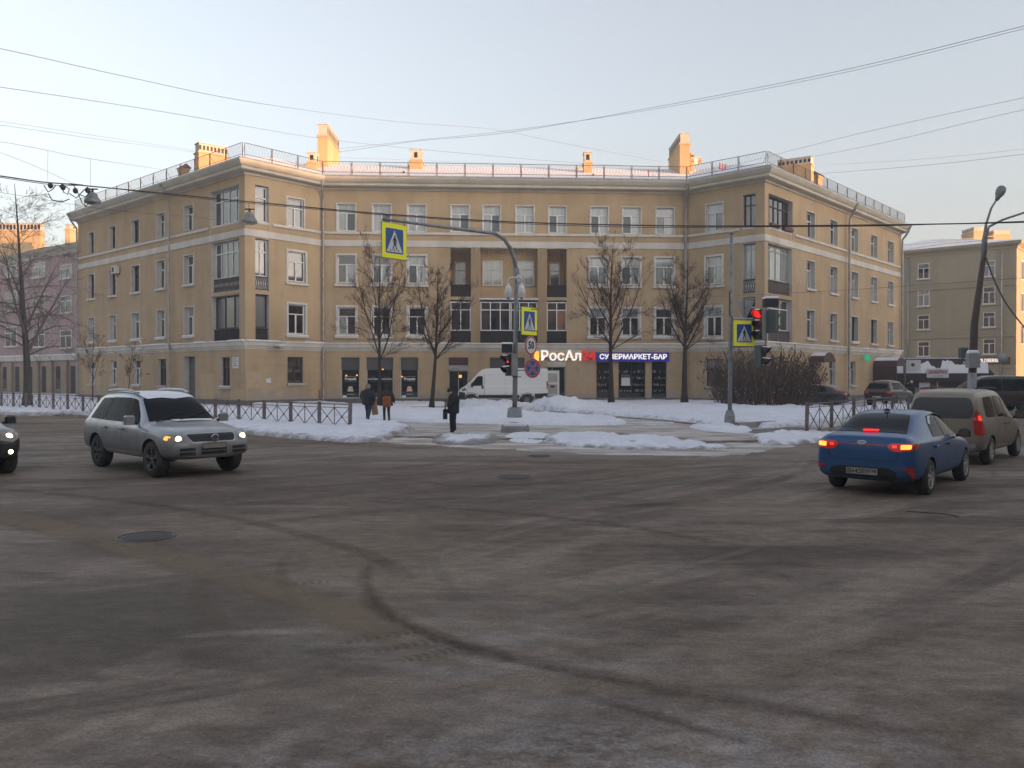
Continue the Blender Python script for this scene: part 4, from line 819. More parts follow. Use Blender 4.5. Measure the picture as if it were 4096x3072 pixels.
def snow(poly_px, h, edge_w, res, base=.12, seed=0, dirt=0.0, dirt_w=.5, lump=.5, peaks=(), px=True, amp=.25, ruff=.12, mt='snow_bank'):
    pts = [tuple(gp(u, v, base).xy) for u, v in poly_px] if px else poly_px
    P = smooth_poly(pts); n = len(P)
    P = [(p[0] + ruff * noise.noise(Vector((p[0] * 1.3, p[1] * 1.3, seed))), p[1] + ruff * noise.noise(Vector((p[0] * 1.3, p[1] * 1.3, seed + 5)))) for p in P]
    xs = [p[0] for p in P]; ys = [p[1] for p in P]; x0, x1, y0, y1 = min(xs), max(xs), min(ys), max(ys)
    nx, ny = int((x1 - x0) / res) + 3, int((y1 - y0) / res) + 3
    def near(x, y):
        best = 1e9; bp = None; ins = False
        for i in range(n):
            ax, ay = P[i]; bx, by = P[(i + 1) % n]
            if (ay > y) != (by > y) and x < (bx - ax) * (y - ay) / (by - ay) + ax: ins = not ins
            dx, dy = bx - ax, by - ay; l = dx * dx + dy * dy or 1e-9; t = max(0, min(1, ((x - ax) * dx + (y - ay) * dy) / l))
            qx, qy = ax + dx * t, ay + dy * t; d = (x - qx) ** 2 + (y - qy) ** 2
            if d < best: best = d; bp = (qx, qy)
        return ins, math.sqrt(best), bp
    V = []; info = []
    for j in range(ny):
        for i in range(nx):
            x, y = x0 + (i - 1) * res, y0 + (j - 1) * res; ins, d, bp = near(x, y)
            if ins:
                k = min(1, d / edge_w); k = math.sqrt(max(0, 1 - (1 - k) ** 2))
                nz = noise.fractal(Vector((x * .5, y * .5, seed)), 1.0, 2.0, 3); n2 = noise.fractal(Vector((x * 2.1, y * 2.1, seed + 3)), .8, 2.0, 4)
                z = h * k * (1 + lump * nz) + amp * k * h * n2 * 1.2 + .02 * n2
                for (px_, py_, pr, ph) in peaks:
                    q = math.hypot(x - px_, y - py_) / pr
                    if q < 1: z += ph * k * (1 - q * q) ** 1.5 * (1 + .35 * n2)
                V.append((x, y, gz(x, y) + max(z, .006 if mt == 'slush' else (.014 if mt == 'wet_asphalt' else .024)))); info.append((1, d))
            else: V.append((bp[0], bp[1], gz(*bp) - .01)); info.append((0, d))
    F = []
    for j in range(ny - 1):
        for i in range(nx - 1):
            q = (j * nx + i, j * nx + i + 1, (j + 1) * nx + i + 1, (j + 1) * nx + i)
            if sum(info[k][0] for k in q) >= 1: F.append(q)
    mb = MB(); mb.add(V, F, 0, True); o = mb.build('snow_bank' if mt == 'snow_bank' else 'slush', M_[mt])
    a = o.data.attributes.new('dirt', 'FLOAT', 'POINT')
    for k in range(len(V)): a.data[k].value = dirt * max(0, 1 - info[k][1] / dirt_w) if info[k][0] else dirt
    tag(o, kind='structure'); return o
# along the left street between kerb and fence, ending in a tongue at the crossing
snow([(-420, 868), (-200, 880), (0, 891), (170, 895), (330, 907), (450, 920), (560, 934), (660, 942), (760, 948), (835, 944), (885, 934), (893, 926), (850, 918), (800, 912), (740, 905), (600, 889), (420, 879), (200, 868), (0, 862), (-300, 852)], .16, .55, .2, seed=1, dirt=.42, dirt_w=.9, lump=.3, amp=.45)
# between the fence and the shops
snow([(560, 868), (640, 868), (720, 872), (790, 879), (860, 884), (960, 886), (1050, 884), (1120, 889), (1180, 896), (1300, 902), (1350, 912), (1330, 918), (1240, 919), (1100, 917), (960, 913), (860, 911), (760, 903), (640, 888), (540, 875)], .15, .5, .2, seed=2, dirt=.15, lump=.35, amp=.3, peaks=((-1.2, 41.5, 1.6, .3),))
snow([(-400, 845), (-100, 849), (100, 852), (300, 857), (420, 861), (540, 866), (500, 869), (420, 871), (300, 866), (100, 861), (-100, 857), (-400, 851)], .1, .5, .4, seed=8)
snow([(1000, 875), (1040, 873), (1090, 876), (1120, 881), (1080, 885), (1020, 884), (985, 881)], .35, .7, .2, seed=3, peaks=())
snow([(800, 874), (900, 871), (960, 873), (950, 877), (860, 878), (800, 879)], .16, .5, .25, seed=33)
# heap right of the van and the broad mound in front of the supermarket
snow([(1125, 884), (1150, 874), (1200, 868), (1300, 869), (1400, 868), (1520, 866), (1650, 866), (1780, 872), (1850, 880), (1830, 900), (1760, 912), (1700, 921), (1660, 924), (1600, 921), (1520, 914), (1420, 905), (1330, 898), (1240, 890), (1170, 887)], .2, .9, .2, seed=4, dirt=.25, lump=.25, amp=.12, peaks=((2.4, 47.0, 2.1, .55), (4.3, 48.2, 2.2, .3), (12, 44, 7, .2)))
# low banks round the crossing
snow([(1095, 941), (1120, 934), (1160, 935), (1190, 941), (1180, 948), (1140, 950), (1100, 947)], .06, .4, .1, seed=5, lump=.3)
snow([(1175, 951), (1230, 944), (1300, 946), (1400, 951), (1500, 959), (1580, 966), (1520, 968), (1430, 970), (1320, 969), (1230, 963), (1185, 958)], .10, .45, .12, base=.03, seed=6, dirt=.4, dirt_w=.5, lump=.4, amp=.5, ruff=.4)
snow([(1490, 921), (1560, 918), (1610, 924), (1625, 932), (1590, 936), (1520, 930)], .09, .4, .12, seed=7, lump=.3)
snow([(1620, 946), (1680, 938), (1730, 934), (1790, 930), (1860, 922), (1900, 925), (1860, 938), (1780, 948), (1700, 954), (1645, 954)], .10, .3, .12, base=.10, seed=9, dirt=.4, dirt_w=.4, amp=.7)
snow([(1690, 905), (1760, 903), (1850, 897), (1950, 890), (2050, 884), (2212, 876), (2500, 868), (2500, 858), (2250, 860), (2100, 864), (1980, 870), (1880, 880), (1800, 890), (1720, 898)], .15, .5, .25, seed=11, dirt=.1)
snow([(1100, 873), (1160, 866), (1170, 871), (1110, 880)], .2, .4, .15, seed=12)
snow([(940, 943), (1000, 939), (1070, 943), (1075, 948), (1000, 953), (940, 950)], .06, .3, .1, base=.10, seed=13, dirt=.6, dirt_w=.8, amp=1.0)
# dark granite edging of the planted mound, free of snow in places
def edging(pts, z=.125, w=.16, h=.13):
    P = [gp(u, v, z) for u, v in pts]; m = MB(); sweep(m, P, [(0, z - .02), (0, z + h), (-w, z + h), (-w, z - .02)]); return tag(m.build('edging', M_['granite']), kind='structure')
edging([(1598, 925), (1640, 923), (1676, 920)], h=.2, w=.3); edging([(1185, 890), (1240, 894), (1300, 899)], h=.05); edging([(1330, 902), (1400, 907), (1450, 911)], h=.05); edging([(1455, 913), (1530, 920)], h=.06)
# bare wet patches and brown slush on the pavement near the crossing
snow([(860, 925), (930, 917), (1100, 921), (1250, 924), (1420, 926), (1560, 934), (1700, 952), (1640, 966), (1560, 977), (1440, 976), (1300, 972), (1180, 966), (1080, 961), (960, 957), (870, 951), (820, 946)], .006, .3, .2, mt='slush', lump=.2, amp=.2, ruff=.5)
snow([(1180, 942), (1230, 935), (1310, 935), (1400, 941), (1490, 948), (1440, 951), (1330, 946), (1230, 944)], .012, .3, .15, mt='wet_asphalt', lump=.2, amp=.1)
snow([(1600, 930), (1680, 926), (1720, 922), (1740, 928), (1700, 935), (1640, 936)], .012, .3, .15, mt='wet_asphalt', lump=.2, amp=.1)
snow([(930, 944), (980, 940), (1060, 943), (1075, 949), (1010, 954), (940, 951)], .012, .3, .15, mt='wet_asphalt', lump=.2, amp=.1)
mat('tan_slush', (.27, .215, .165), .9, c2=(.19, .165, .145), ns=.9, stretch=(.25, 1.4, 1, R_(39)), detail=8)

# ------------------------------------------------------------------ marks on the carriageway
def track_mat(name, c, gap=.5, seed=0, rep=0, amt=.5):
    m = mat(name, c, .95, spec=.1); nt = m.node_tree; N = nt.nodes; L = nt.links; p = N['Principled BSDF']
    uv = N.new('ShaderNodeUVMap'); sp = N.new('ShaderNodeSeparateXYZ'); L.new(uv.outputs[0], sp.inputs[0]); tc = N.new('ShaderNodeTexCoord')
    n = N.new('ShaderNodeTexNoise'); n.inputs['Scale'].default_value = 9; n.inputs['Detail'].default_value = 8; n.inputs['Roughness'].default_value = .75; L.new(tc.outputs['Object'], n.inputs['Vector'])
    n2 = N.new('ShaderNodeTexNoise'); n2.inputs['Scale'].default_value = 1.1; n2.inputs['Detail'].default_value = 3; L.new(tc.outputs['Object'], n2.inputs['Vector'])
    a = N.new('ShaderNodeMath'); a.operation = 'SUBTRACT'; a.inputs[1].default_value = .5; L.new(sp.outputs[1], a.inputs[0])
    b = N.new('ShaderNodeMath'); b.operation = 'ABSOLUTE'; L.new(a.outputs[0], b.inputs[0])
    e = N.new('ShaderNodeMapRange'); e.interpolation_type = 'SMOOTHSTEP'; e.inputs[1].default_value = .5; e.inputs[2].default_value = .12; L.new(b.outputs[0], e.inputs[0])
    s = N.new('ShaderNodeMath'); s.operation = 'MULTIPLY_ADD'; s.inputs[1].default_value = .55; L.new(e.outputs[0], s.inputs[0]); L.new(n.outputs[0], s.inputs[2])
    s2 = N.new('ShaderNodeMath'); s2.operation = 'MULTIPLY_ADD'; s2.inputs[1].default_value = .5; L.new(n2.outputs[0], s2.inputs[0]); L.new(s.outputs[0], s2.inputs[2])
    r = N.new('ShaderNodeMapRange'); r.inputs[1].default_value = .85 + gap * .3; r.inputs[2].default_value = 1.25 + gap * .3; L.new(s2.outputs[0], r.inputs[0])
    f = N.new('ShaderNodeMath'); f.operation = 'MULTIPLY'; L.new(r.outputs[0], f.inputs[0]); L.new(e.outputs[0], f.inputs[1]); out = f.outputs[0]
    if rep:
        wv = N.new('ShaderNodeMath'); wv.operation = 'PINGPONG'; wv.inputs[1].default_value = rep
        sl = N.new('ShaderNodeMath'); sl.operation = 'MULTIPLY_ADD'; sl.inputs[1].default_value = .08; L.new(b.outputs[0], sl.inputs[0]); L.new(sp.outputs[0], sl.inputs[2]); L.new(sl.outputs[0], wv.inputs[0])
        wr = N.new('ShaderNodeMapRange'); wr.inputs[1].default_value = rep * .3; wr.inputs[2].default_value = rep * .6; L.new(wv.outputs[0], wr.inputs[0])
        g = N.new('ShaderNodeMath'); g.operation = 'MULTIPLY'; L.new(out, g.inputs[0]); L.new(wr.outputs[0], g.inputs[1]); out = g.outputs[0]
    # ends fade out along the strip
    k = N.new('ShaderNodeMath'); k.operation = 'MULTIPLY'; k.inputs[1].default_value = amt; L.new(out, k.inputs[0]); fa = N.new('ShaderNodeAttribute'); fa.attribute_name = 'fade'; k2 = N.new('ShaderNodeMath'); k2.operation = 'MULTIPLY'; L.new(k.outputs[0], k2.inputs[0]); L.new(fa.outputs['Fac'], k2.inputs[1]); k = k2
    L.new(k.outputs[0], p.inputs['Alpha']); return m
track_mat('track_core', (.08, .058, .043), .9, amt=.38); track_mat('dust_band', (.27, .205, .145), .35, amt=.6); track_mat('lane_paint', (.42, .40, .37), .1, amt=.6); track_mat('track_brown', (.095, .066, .048), .6, amt=.32); track_mat('track_dark', (.07, .06, .056), .7, amt=.28); track_mat('track_tan', (.21, .16, .11), .5, amt=.28); track_mat('track_pale', (.30, .265, .245), .35, amt=.32); track_mat('tread_marks', (.07, .06, .055), .35, rep=.035, amt=.3); track_mat('tread_tan', (.12, .09, .06), .35, rep=.04, amt=.3)
def strip(pts, wd, m_, z, px=True, name='tyre_track'):
    P = [gp(u, v, 0) for u, v in pts] if px else [Vector((x, y, 0)) for x, y in pts]
    Q = []
    for i in range(len(P) - 1):
        p0, p1, p2, p3 = P[max(i - 1, 0)], P[i], P[i + 1], P[min(i + 2, len(P) - 1)]
        for j in range(6):
            t = j / 6; Q.append(.5 * ((2 * p1) + (p2 - p0) * t + (2 * p0 - 5 * p1 + 4 * p2 - p3) * t * t + (3 * p1 - p0 - 3 * p2 + p3) * t ** 3))
    Q.append(P[-1])
    if not isinstance(wd, (list, tuple)): wd = (wd, wd)
    V = []; L_ = [0]
    for i in range(1, len(Q)): L_.append(L_[-1] + (Q[i] - Q[i - 1]).length)
    for i, q in enumerate(Q):
        d = (Q[min(i + 1, len(Q) - 1)] - Q[max(i - 1, 0)]).normalized(); nn = Vector((d.y, -d.x, 0)); w_ = (wd[0] + (wd[1] - wd[0]) * L_[i] / L_[-1]) / 2
        k = 1 if 0 < i < len(Q) - 1 else .25
        V += [tuple(q + nn * w_ * k)[:2] + (z,), tuple(q - nn * w_ * k)[:2] + (z,)]
    m = MB(); m.add(V, [(2 * i, 2 * i + 1, 2 * i + 3, 2 * i + 2) for i in range(len(Q) - 1)]); o = m.build(name, M_[m_])
    fd = o.data.attributes.new('fade', 'FLOAT', 'POINT'); ff = min(1.6, L_[-1] * .35)
    for k in range(len(V)): q = min(1, min(L_[k // 2], L_[-1] - L_[k // 2]) / ff); fd.data[k].value = q * q * (3 - 2 * q)
    uv = o.data.uv_layers.new(name='UVMap')
    for pl in o.data.polygons:
        for li in pl.loop_indices:
            vi = o.data.loops[li].vertex_index; uv.data[li].uv = (L_[vi // 2], vi % 2)
    return tag(o, kind='structure')
strip([(812, 1195), (795, 1230), (790, 1265), (815, 1310), (880, 1350), (980, 1388), (1120, 1425), (1300, 1462), (1500, 1500), (1720, 1540), (2000, 1590), (2350, 1650)], (.34, .5), 'track_brown', .012)
strip([(975, 1165), (945, 1190), (940, 1220), (975, 1265), (1060, 1305), (1130, 1330)], .22, 'track_pale', .008)
strip([(480, 1225), (440, 1250), (430, 1290), (470, 1340), (540, 1390)], .35, 'track_tan', .008)
strip([(640, 1180), (612, 1215), (610, 1255), (640, 1310)], .25, 'track_tan', .008)
strip([(1180, 1480), (1300, 1515), (1420, 1548), (1560, 1590), (1700, 1622)], .2, 'track_dark', .008)
for k in range(3): strip([(700 + 60 * k, 1395 + 22 * k), (850 + 50 * k, 1372 + 20 * k), (960 + 40 * k, 1355 + 18 * k)], .28, 'tread_tan' if k < 2 else 'tread_marks', .006 + .002 * k)
strip([(560, 1270), (640, 1262), (760, 1255)], .25, 'tread_tan', .006); strip([(500, 1262), (600, 1300), (720, 1330)], .2, 'tread_tan', .006)
strip([(812, 1195), (795, 1230), (792, 1265), (818, 1312), (884, 1354), (984, 1392), (1124, 1430), (1300, 1466), (1500, 1504), (1720, 1543)], (.10, .18), 'track_core', .016); strip([(900, 985), (1200, 985), (1500, 985), (1760, 975)], 1.4, 'track_pale', .004)
strip([(1380, 1400), (1560, 1330), (1750, 1265), (1900, 1210)], .28, 'track_pale', .006); strip([(1050, 1360), (1300, 1280), (1560, 1205), (1700, 1165)], .3, 'track_pale', .008)
strip([(-300, 1060), (0, 1112), (220, 1165), (420, 1222), (640, 1290), (860, 1372), (1050, 1440)], (1.5, 1.0), 'dust_band', .003); strip([(-200, 1040), (200, 1075), (500, 1120), (800, 1200), (900, 1290)], .5, 'track_dark', .004)
strip([(900, 1110), (1150, 1085), (1400, 1050), (1700, 1010)], .8, 'track_pale', .004); strip([(700, 1075), (1000, 1100), (1300, 1130), (1700, 1200)], .45, 'track_dark', .006)
strip([(1100, 1120), (1350, 1095), (1560, 1080)], .6, 'track_dark', .004); strip([(850, 1030), (1000, 1050), (1250, 1040), (1500, 1010)], .5, 'track_dark', .004)
strip([(30, 988), (90, 997), (165, 1009)], .16, 'lane_paint', .010, name='lane_mark'); strip([(-400, 893), (-60, 900), (200, 905), (450, 926), (700, 952), (900, 960), (1000, 962)], 2.2, 'track_tan', .003); strip([(-60, 935), (200, 948), (420, 962), (700, 985), (1000, 1000)], 1.0, 'track_pale', .005)
strip([(-60, 912), (200, 918), (450, 935), (720, 958), (1000, 972)], 1.6, 'track_tan', .004)
def manhole(u, v, r, label):
    p = gp(u, v, 0); t = MB(); t.lathe([(0, .010), (r * .86, .010), (r * .88, .004), (r * .92, .004), (r * .94, .014), (r, .012), (r * 1.04, .0)], 28)
    for k in range(-4, 5):
        x = k * r * .17; h = math.sqrt(max(0, (r * .8) ** 2 - x * x)); t.box(x - .012, x + .012, -h, h, .010, .015)
    o = t.build('manhole_cover', M_['manhole_iron']); o.location = (p.x, p.y, 0); tag(o, label, 'manhole cover', 'manhole covers in the carriageway')
mat('manhole_iron', (.05, .042, .04), .5, metal=.4, bump=.4, bs=40)
manhole(316, 1160, .36, 'large iron manhole cover in the road below the silver car'); manhole(1110, 1031, .36, 'worn manhole cover in the middle of the junction'); manhole(1165, 985, .3, 'manhole cover nearest the crossing kerb')
t = MB(); t.tube([(p := gp(u, v, .012)) for u, v in ((1958, 1104), (1995, 1107), (2040, 1110), (2072, 1116))], .006, 4); o = t.build('dark_line', M_['black']); tag(o, 'thin black line on the road behind the blue car', 'cord')  # raised black tube drawing a thin dark line in the road

# ------------------------------------------------------------------ fences
def fence(P, z, label, n_panel, hgt, two_rail=True, m_='fence_paint', lean=None, rail_m=None):
    f = thing('street_fence', label, 'fence', (P[0].x, P[0].y, z)); rm_ = M_[rail_m or m_]
    tot = sum((P[i + 1] - P[i]).length for i in range(len(P) - 1))
    def pos(s):
        for i in range(len(P) - 1):
            l = (P[i + 1] - P[i]).length
            if s <= l or i == len(P) - 2: return P[i] + (P[i + 1] - P[i]) * (s / l)
            s -= l
    st = tot / n_panel
    for i in range(n_panel + 1):
        a = pos(st * i); b = pos(min(st * i + .1, tot)) if i < n_panel else a * 2 - pos(tot - .1); d = (b - a).normalized()
        M = Matrix(((d.x, -d.y, 0, a.x), (d.y, d.x, 0, a.y), (0, 0, 1, z), (0, 0, 0, 1)))
        lx = random.Random(i * 7 + n_panel).uniform(-.03, .03)
        M = M @ Matrix.Rotation(lx + (.06 if i == 0 and lean else 0), 4, 'Y')
        t = MB(); t.bbox(-.055, .055, -.055, .055, -.35, hgt + .05, .012, 0, M); t.build('post', M_[m_], f, True)
        if i < n_panel:
            e = pos(st * (i + 1)); L = (e - a).length; d = (e - a).normalized(); M = Matrix(((d.x, -d.y, 0, a.x), (d.y, d.x, 0, a.y), (0, 0, 1, z), (0, 0, 0, 1)))
            t = MB(); t.box(.045, L - .045, -.022, .022, hgt - .04, hgt, 1, M); t.box(.045, L - .045, -.015, .015, hgt - .16, hgt - .135, 0, M); t.box(.045, L - .045, -.015, .015, -.02, .01, 0, M)
            t.box(L / 2 - .012, L / 2 + .012, -.012, .012, .01, hgt - .04, 0, M)
            for x0, x1 in ((.045, L / 2 - .012), (L / 2 + .012, L - .045)):
                for s in (0, 1):
                    q0 = M @ Vector((x0, .014 * (1 - 2 * s), (.0 if s else hgt - .16))); q1 = M @ Vector((x1, .014 * (1 - 2 * s), (hgt - .16 if s else .0))); t.tube([q0, q1], .018, 4, 0, False, smooth=False)
                c = (x0 + x1) / 2; t.cyl(M @ Vector((c, -.03, hgt / 2 - .08)), M @ Vector((c, .03, hgt / 2 - .08)), .035, 8, 0)
            t.build('panel', [M_[m_], rm_], f, True)
    return f
V2 = lambda x, y: Vector((x, y, 0))
fence([V2(-5.9, 29.8), V2(-30.6, 48.9), V2(-44, 59.3)], .25, 'dark reddish crossed-bar street fence in the snow along the left street', 28, .82)
fence([V2(10.3, 28.6), V2(13.1, 32.3), V2(20.6, 41.6), V2(35, 58)], .14, 'grey crossed-bar street fence with snow on its rail behind the blue car', 13, .98, m_='fence_paint', rail_m='fence_rail', lean=True)

# ------------------------------------------------------------------ neighbouring buildings
def simple_building(name, label, A, B, depth, zt, wm, rows, cols, wz, ww, roof_h=1.8, trimcol='trim', ground=None, extra=None, cat='building', arch=False):
    b = thing(name, label, cat, (A[0], A[1], 0)); W = Wall(A, B); ops = []
    wins = []
    for r, (z0, z1) in enumerate(wz):
        for c in cols:
            ops.append((c - ww / 2, c + ww / 2, z0, z1, .22)); wins.append((c, z0, z1, r))
    M = W.M()
    for o_ in (ground or []): ops.append(o_)
    m = MB(); wall_faces(m, W, -.05, zt, ops); m.build('wall', [M_[wm], M_['reveal'], M_['black']], b, True)
    e0 = W.A - W.n * depth; e1 = W.B - W.n * depth; m = MB()
    for p, q in ((W.B, e1), (e1, e0), (e0, W.A)): m.quad((p.x, p.y, -.05), (q.x, q.y, -.05), (q.x, q.y, zt), (p.x, p.y, zt))
    m.build('wall', M_[wm], b, True)
    rg = random.Random(len(label))
    for c, z0, z1, r in wins:
        f = MB(); a, d = c - ww / 2, c + ww / 2; zt_ = z1 - (z1 - z0) * .3; fw = .08
        f.box(a, d, .14, .2, z0, z0 + fw, 0, M); f.box(a, d, .14, .2, z1 - fw, z1, 0, M); f.box(a, a + fw, .14, .2, z0 + fw, z1 - fw, 0, M); f.box(d - fw, d, .14, .2, z0 + fw, z1 - fw, 0, M)
        f.box(a + fw, d - fw, .13, .2, zt_ - .04, zt_ + .04, 0, M); f.box(c - .05, c + .05, .13, .2, z0 + fw, zt_ - .04, 0, M)
        f.bbox(a - .12, d + .12, -.14, .14, z0 - .13, z0 - .01, .02, 1, M); f.bbox(a - .1, d + .1, -.13, .12, z0 - .008, z0 + .05, .02, 2, M)
        fo = f.build('window', [M_['white_frame'], M_['trim'], M_['snow']], b, True)
        p = MB(); p.quad(*[M @ Vector(q) for q in ((a, .18, z0), (d, .18, z0), (d, .18, z1), (a, .18, z1))]); p.build('pane', M_[rg.choice(['glass_room', 'glass_dark', 'glass_room', 'glass_curtain'])], fo, True)
    m = MB(); pts = [e0, W.A, W.B, e1]
    sweep(m, pts, [(.01, zt - .75), (.08, zt - .74), (.1, zt - .55), (.3, zt - .4), (.5, zt - .25), (.55, zt), (.0, zt + .02)]); m.build('cornice', M_['cornice_stucco' if wm != 'grey_brick' else wm], b, True)
    e = [e0, W.A, W.B, e1]; ov = miter_path([e0, W.A, W.B, e1], .45)
    r0 = (W.A + e0) / 2 + W.d * depth * .5; r1 = (W.B + e1) / 2 - W.d * depth * .5
    m = MB(); q = lambda v, z: (v.x, v.y, z)
    m.quad(q(ov[1], zt + .03), q(ov[2], zt + .03), q(r1, zt + roof_h), q(r0, zt + roof_h)); m.add([q(ov[2], zt + .03), q(ov[3], zt + .03), q(r1, zt + roof_h)], [(0, 1, 2)]); m.add([q(ov[0], zt + .03), q(ov[1], zt + .03), q(r0, zt + roof_h)], [(0, 1, 2)]); m.quad(q(ov[3], zt + .03), q(ov[0], zt + .03), q(r0, zt + roof_h), q(r1, zt + roof_h))
    rf = m.build('roof', M_['snow'], b, True)
    return b, W, rf
# pink block at the left
A = at(-260, 500, 118); B = at(172, 500, 84)
zt_p = at(100, 541, 89).z
pk, WP, prf = simple_building('pink_building', 'pink plastered old building with sunlit chimneys beyond the left wing', (A.x, A.y), (B.x + 2, B.y - 1.6), 12, zt_p, 'pink_plaster', 4, [], [], 1.5)
def hit_s(W, u, v):
    r = ray(u, v); M3 = [[r.x, -W.d.x], [r.y, -W.d.y]]; det = M3[0][0] * M3[1][1] - M3[0][1] * M3[1][0]
    t = (W.A.x * M3[1][1] - M3[0][1] * W.A.y) / det; s = (M3[0][0] * W.A.y - M3[1][0] * W.A.x) / det
    return s, CAM_H + r.z * t
def bwin(W, u0, u1, v0, v1, b, fm='white_frame', gm='glass_room', blind=True):
    (s0, z1), (s1, _) = hit_s(W, u0, v0), hit_s(W, u1, v0); _, z0 = hit_s(W, u0, v1); M = W.M(); f = MB(); fw = .07; y0, y1 = -.06, .02; zt_ = z1 - (z1 - z0) * .32; c = (s0 + s1) / 2
    f.box(s0, s1, y0, y1, z0, z0 + fw, 0, M); f.box(s0, s1, y0, y1, z1 - fw, z1, 0, M); f.box(s0, s0 + fw, y0, y1, z0 + fw, z1 - fw, 0, M); f.box(s1 - fw, s1, y0, y1, z0 + fw, z1 - fw, 0, M)
    f.box(s0 + fw, s1 - fw, y0 - .01, y1, zt_ - .04, zt_ + .04, 0, M); f.box(c - .045, c + .045, y0 - .01, y1, z0 + fw, zt_ - .04, 0, M); f.bbox(s0 - .12, s1 + .12, -.2, .0, z0 - .13, z0 - .01, .02, 1, M); f.bbox(s0 - .1, s1 + .1, -.18, -.02, z0 - .008, z0 + .05, .02, 2, M)
    fo = f.build('window', [M_[fm], M_['trim'], M_['snow']], b, True); p = MB(); p.quad(*[M @ Vector(q) for q in ((s0, -.02, z0), (s1, -.02, z0), (s1, -.02, z1), (s0, -.02, z1))]); p.build('pane', M_[gm], fo, True)
for i, (v0, v1) in enumerate(((570, 601), (637, 675), (711, 750))):
    bwin(WP, 72, 97, v0, v1, pk); bwin(WP, 131, 155, v0 + 3, v1 + 2, pk, gm='glass_dark'); bwin(WP, 12, 37, v0 - 4, v1 - 1, pk)
s0, z = hit_s(WP, -60, 775); s1, _ = hit_s(WP, 170, 775)
m = MB(); M = WP.M()
m.bbox(s0, s1, -.35, 0, 3.7, 4.25, .03, 0, M); m.bbox(s0, s1, -.36, 0, 4.252, 4.36, .03, 1, M); m.build('string_course', [M_['pale_stucco'], M_['snow']], pk, True)
m = MB(); m.bbox(s0, s1, -.12, 0, hit_s(WP, 100, 583)[1] + 1.3, hit_s(WP, 100, 583)[1] + 1.55, .02, 0, M); m.build('string_course', M_['pale_stucco'], pk, True)
sa = s0 + .5; k = 0
while sa < s1 - 1:
    m = MB()
    for j in range(7): m.bbox(sa, sa + 1.1, -.28, 0, .0 + j * .52, .49 + j * .52, .03, 0, M)
    m.build('stone_pier', M_['stone_blocks'], pk, True)
    m = MB(); m.box(sa + 1.5, sa + 2.5, -.02, .0, .3, 3.1, 0, M); m.build('door', M_['dark_panel' if k % 2 else 'glass_room'], pk, True); sa += 3.2; k += 1
for (u0, u1, vt, Y, ln, h) in ((2, 92, 483, 99, 1.0, 12), (-40, 8, 488, 101, 1.0, 7), (140, 152, 484, 90, 3, 2), (155, 166, 497, 92, 1, 0)):
    p, q = at(u0, vt, Y), at(u1, vt, Y)
    if h > 5:
        chimney(q.x, q.y, .9, abs(q.x - p.x), zt_p, p.z, R_(90), h, .9, parent=prf)
    else: chimney((p.x + q.x) / 2, Y, abs(q.x - p.x), ln, zt_p, p.z, 0, h, .5, parent=prf)
# grey brick block at the right
A = at(1880, 520, 102); B = at(2190, 517, 87.5)
dA = Vector((-.66, .75, 0)); B2 = Vector((53.55, 87.0, 0)); A2 = B2 + Vector((-.749, .662, 0)) * 24
zt_g = 16.4
gb, WG, grf = simple_building('brick_building', 'grey-brown brick apartment building behind the kiosk with a snowy hipped roof', (A2.x, A2.y), (B2.x, B2.y), 26, zt_g, 'grey_brick', 4, [], [], 1.5, roof_h=3.0)
for v0, v1 in ((570, 603), (626, 662), (681, 712), (738, 770)):
    bwin(WG, 1983, 2008, v0, v1, gb, gm='glass_curtain' if v0 == 626 else 'glass_room'); bwin(WG, 2124, 2150, v0 - 6, v1 - 5, gb, gm='glass_curtain' if v0 == 570 else 'glass_room')
for v in (622, 728, 793):
    z = hit_s(WG, 2050, v)[1]; m = MB(); m.bbox(.2, WG.L, -.1, 0, z - .12, z + .1, .02, 0, WG.M()); m.build('string_course', M_['grey_brick'], gb, True)
for u in (1962, 2164):
    s, _ = hit_s(WG, u, 650); m = MB(); m.tube([WG.P(s, 15.6, .15), WG.P(s, .3, .15)], .09, 6); m.build('downpipe', M_['zinc'], gb, True)
m = MB(); WG2 = Wall((B2.x, B2.y), tuple((B2 + Vector((.662, .749, 0)) * 26).xy)); M = WG2.M()
for j in range(3):
    for k_ in range(4):
        f = MB(); a = 2.2 + k_ * 5; f.box(a, a + 1.5, -.05, .02, 5.5 + j * 3.5, 7.6 + j * 3.5, 0, M); f.box(a + .1, a + 1.4, -.06, -.04, 5.6 + j * 3.5, 7.5 + j * 3.5, 1, M); f.build('window', [M_['white_frame'], M_['glass_room']], gb, True)
p = at(2118, 490, 96); chimney(p.x, 96, 1.6, 2.6, 16.5, p.z, 0, 5, .5, parent=grf); p = at(2165, 497, 96); chimney(p.x, 96, 2.0, 2, 16.5, p.z, R_(0), 6, .5, parent=grf)
p = at(1818, 0, 1)
m = MB(); M = WG.M()
for i in range(9): m.tube([M @ Vector((1.5 + i * 2.4, .4, 16.4)), M @ Vector((1.5 + i * 2.4, .4, 17.2))], .03, 4)
m.tube([M @ Vector((.5, .4, 17.2)), M @ Vector((22, .4, 17.2))], .03, 4); m.tube([M @ Vector((.5, .4, 16.8)), M @ Vector((22, .4, 16.8))], .02, 4); m.build('roof_railing', M_['trim'], gb, True)
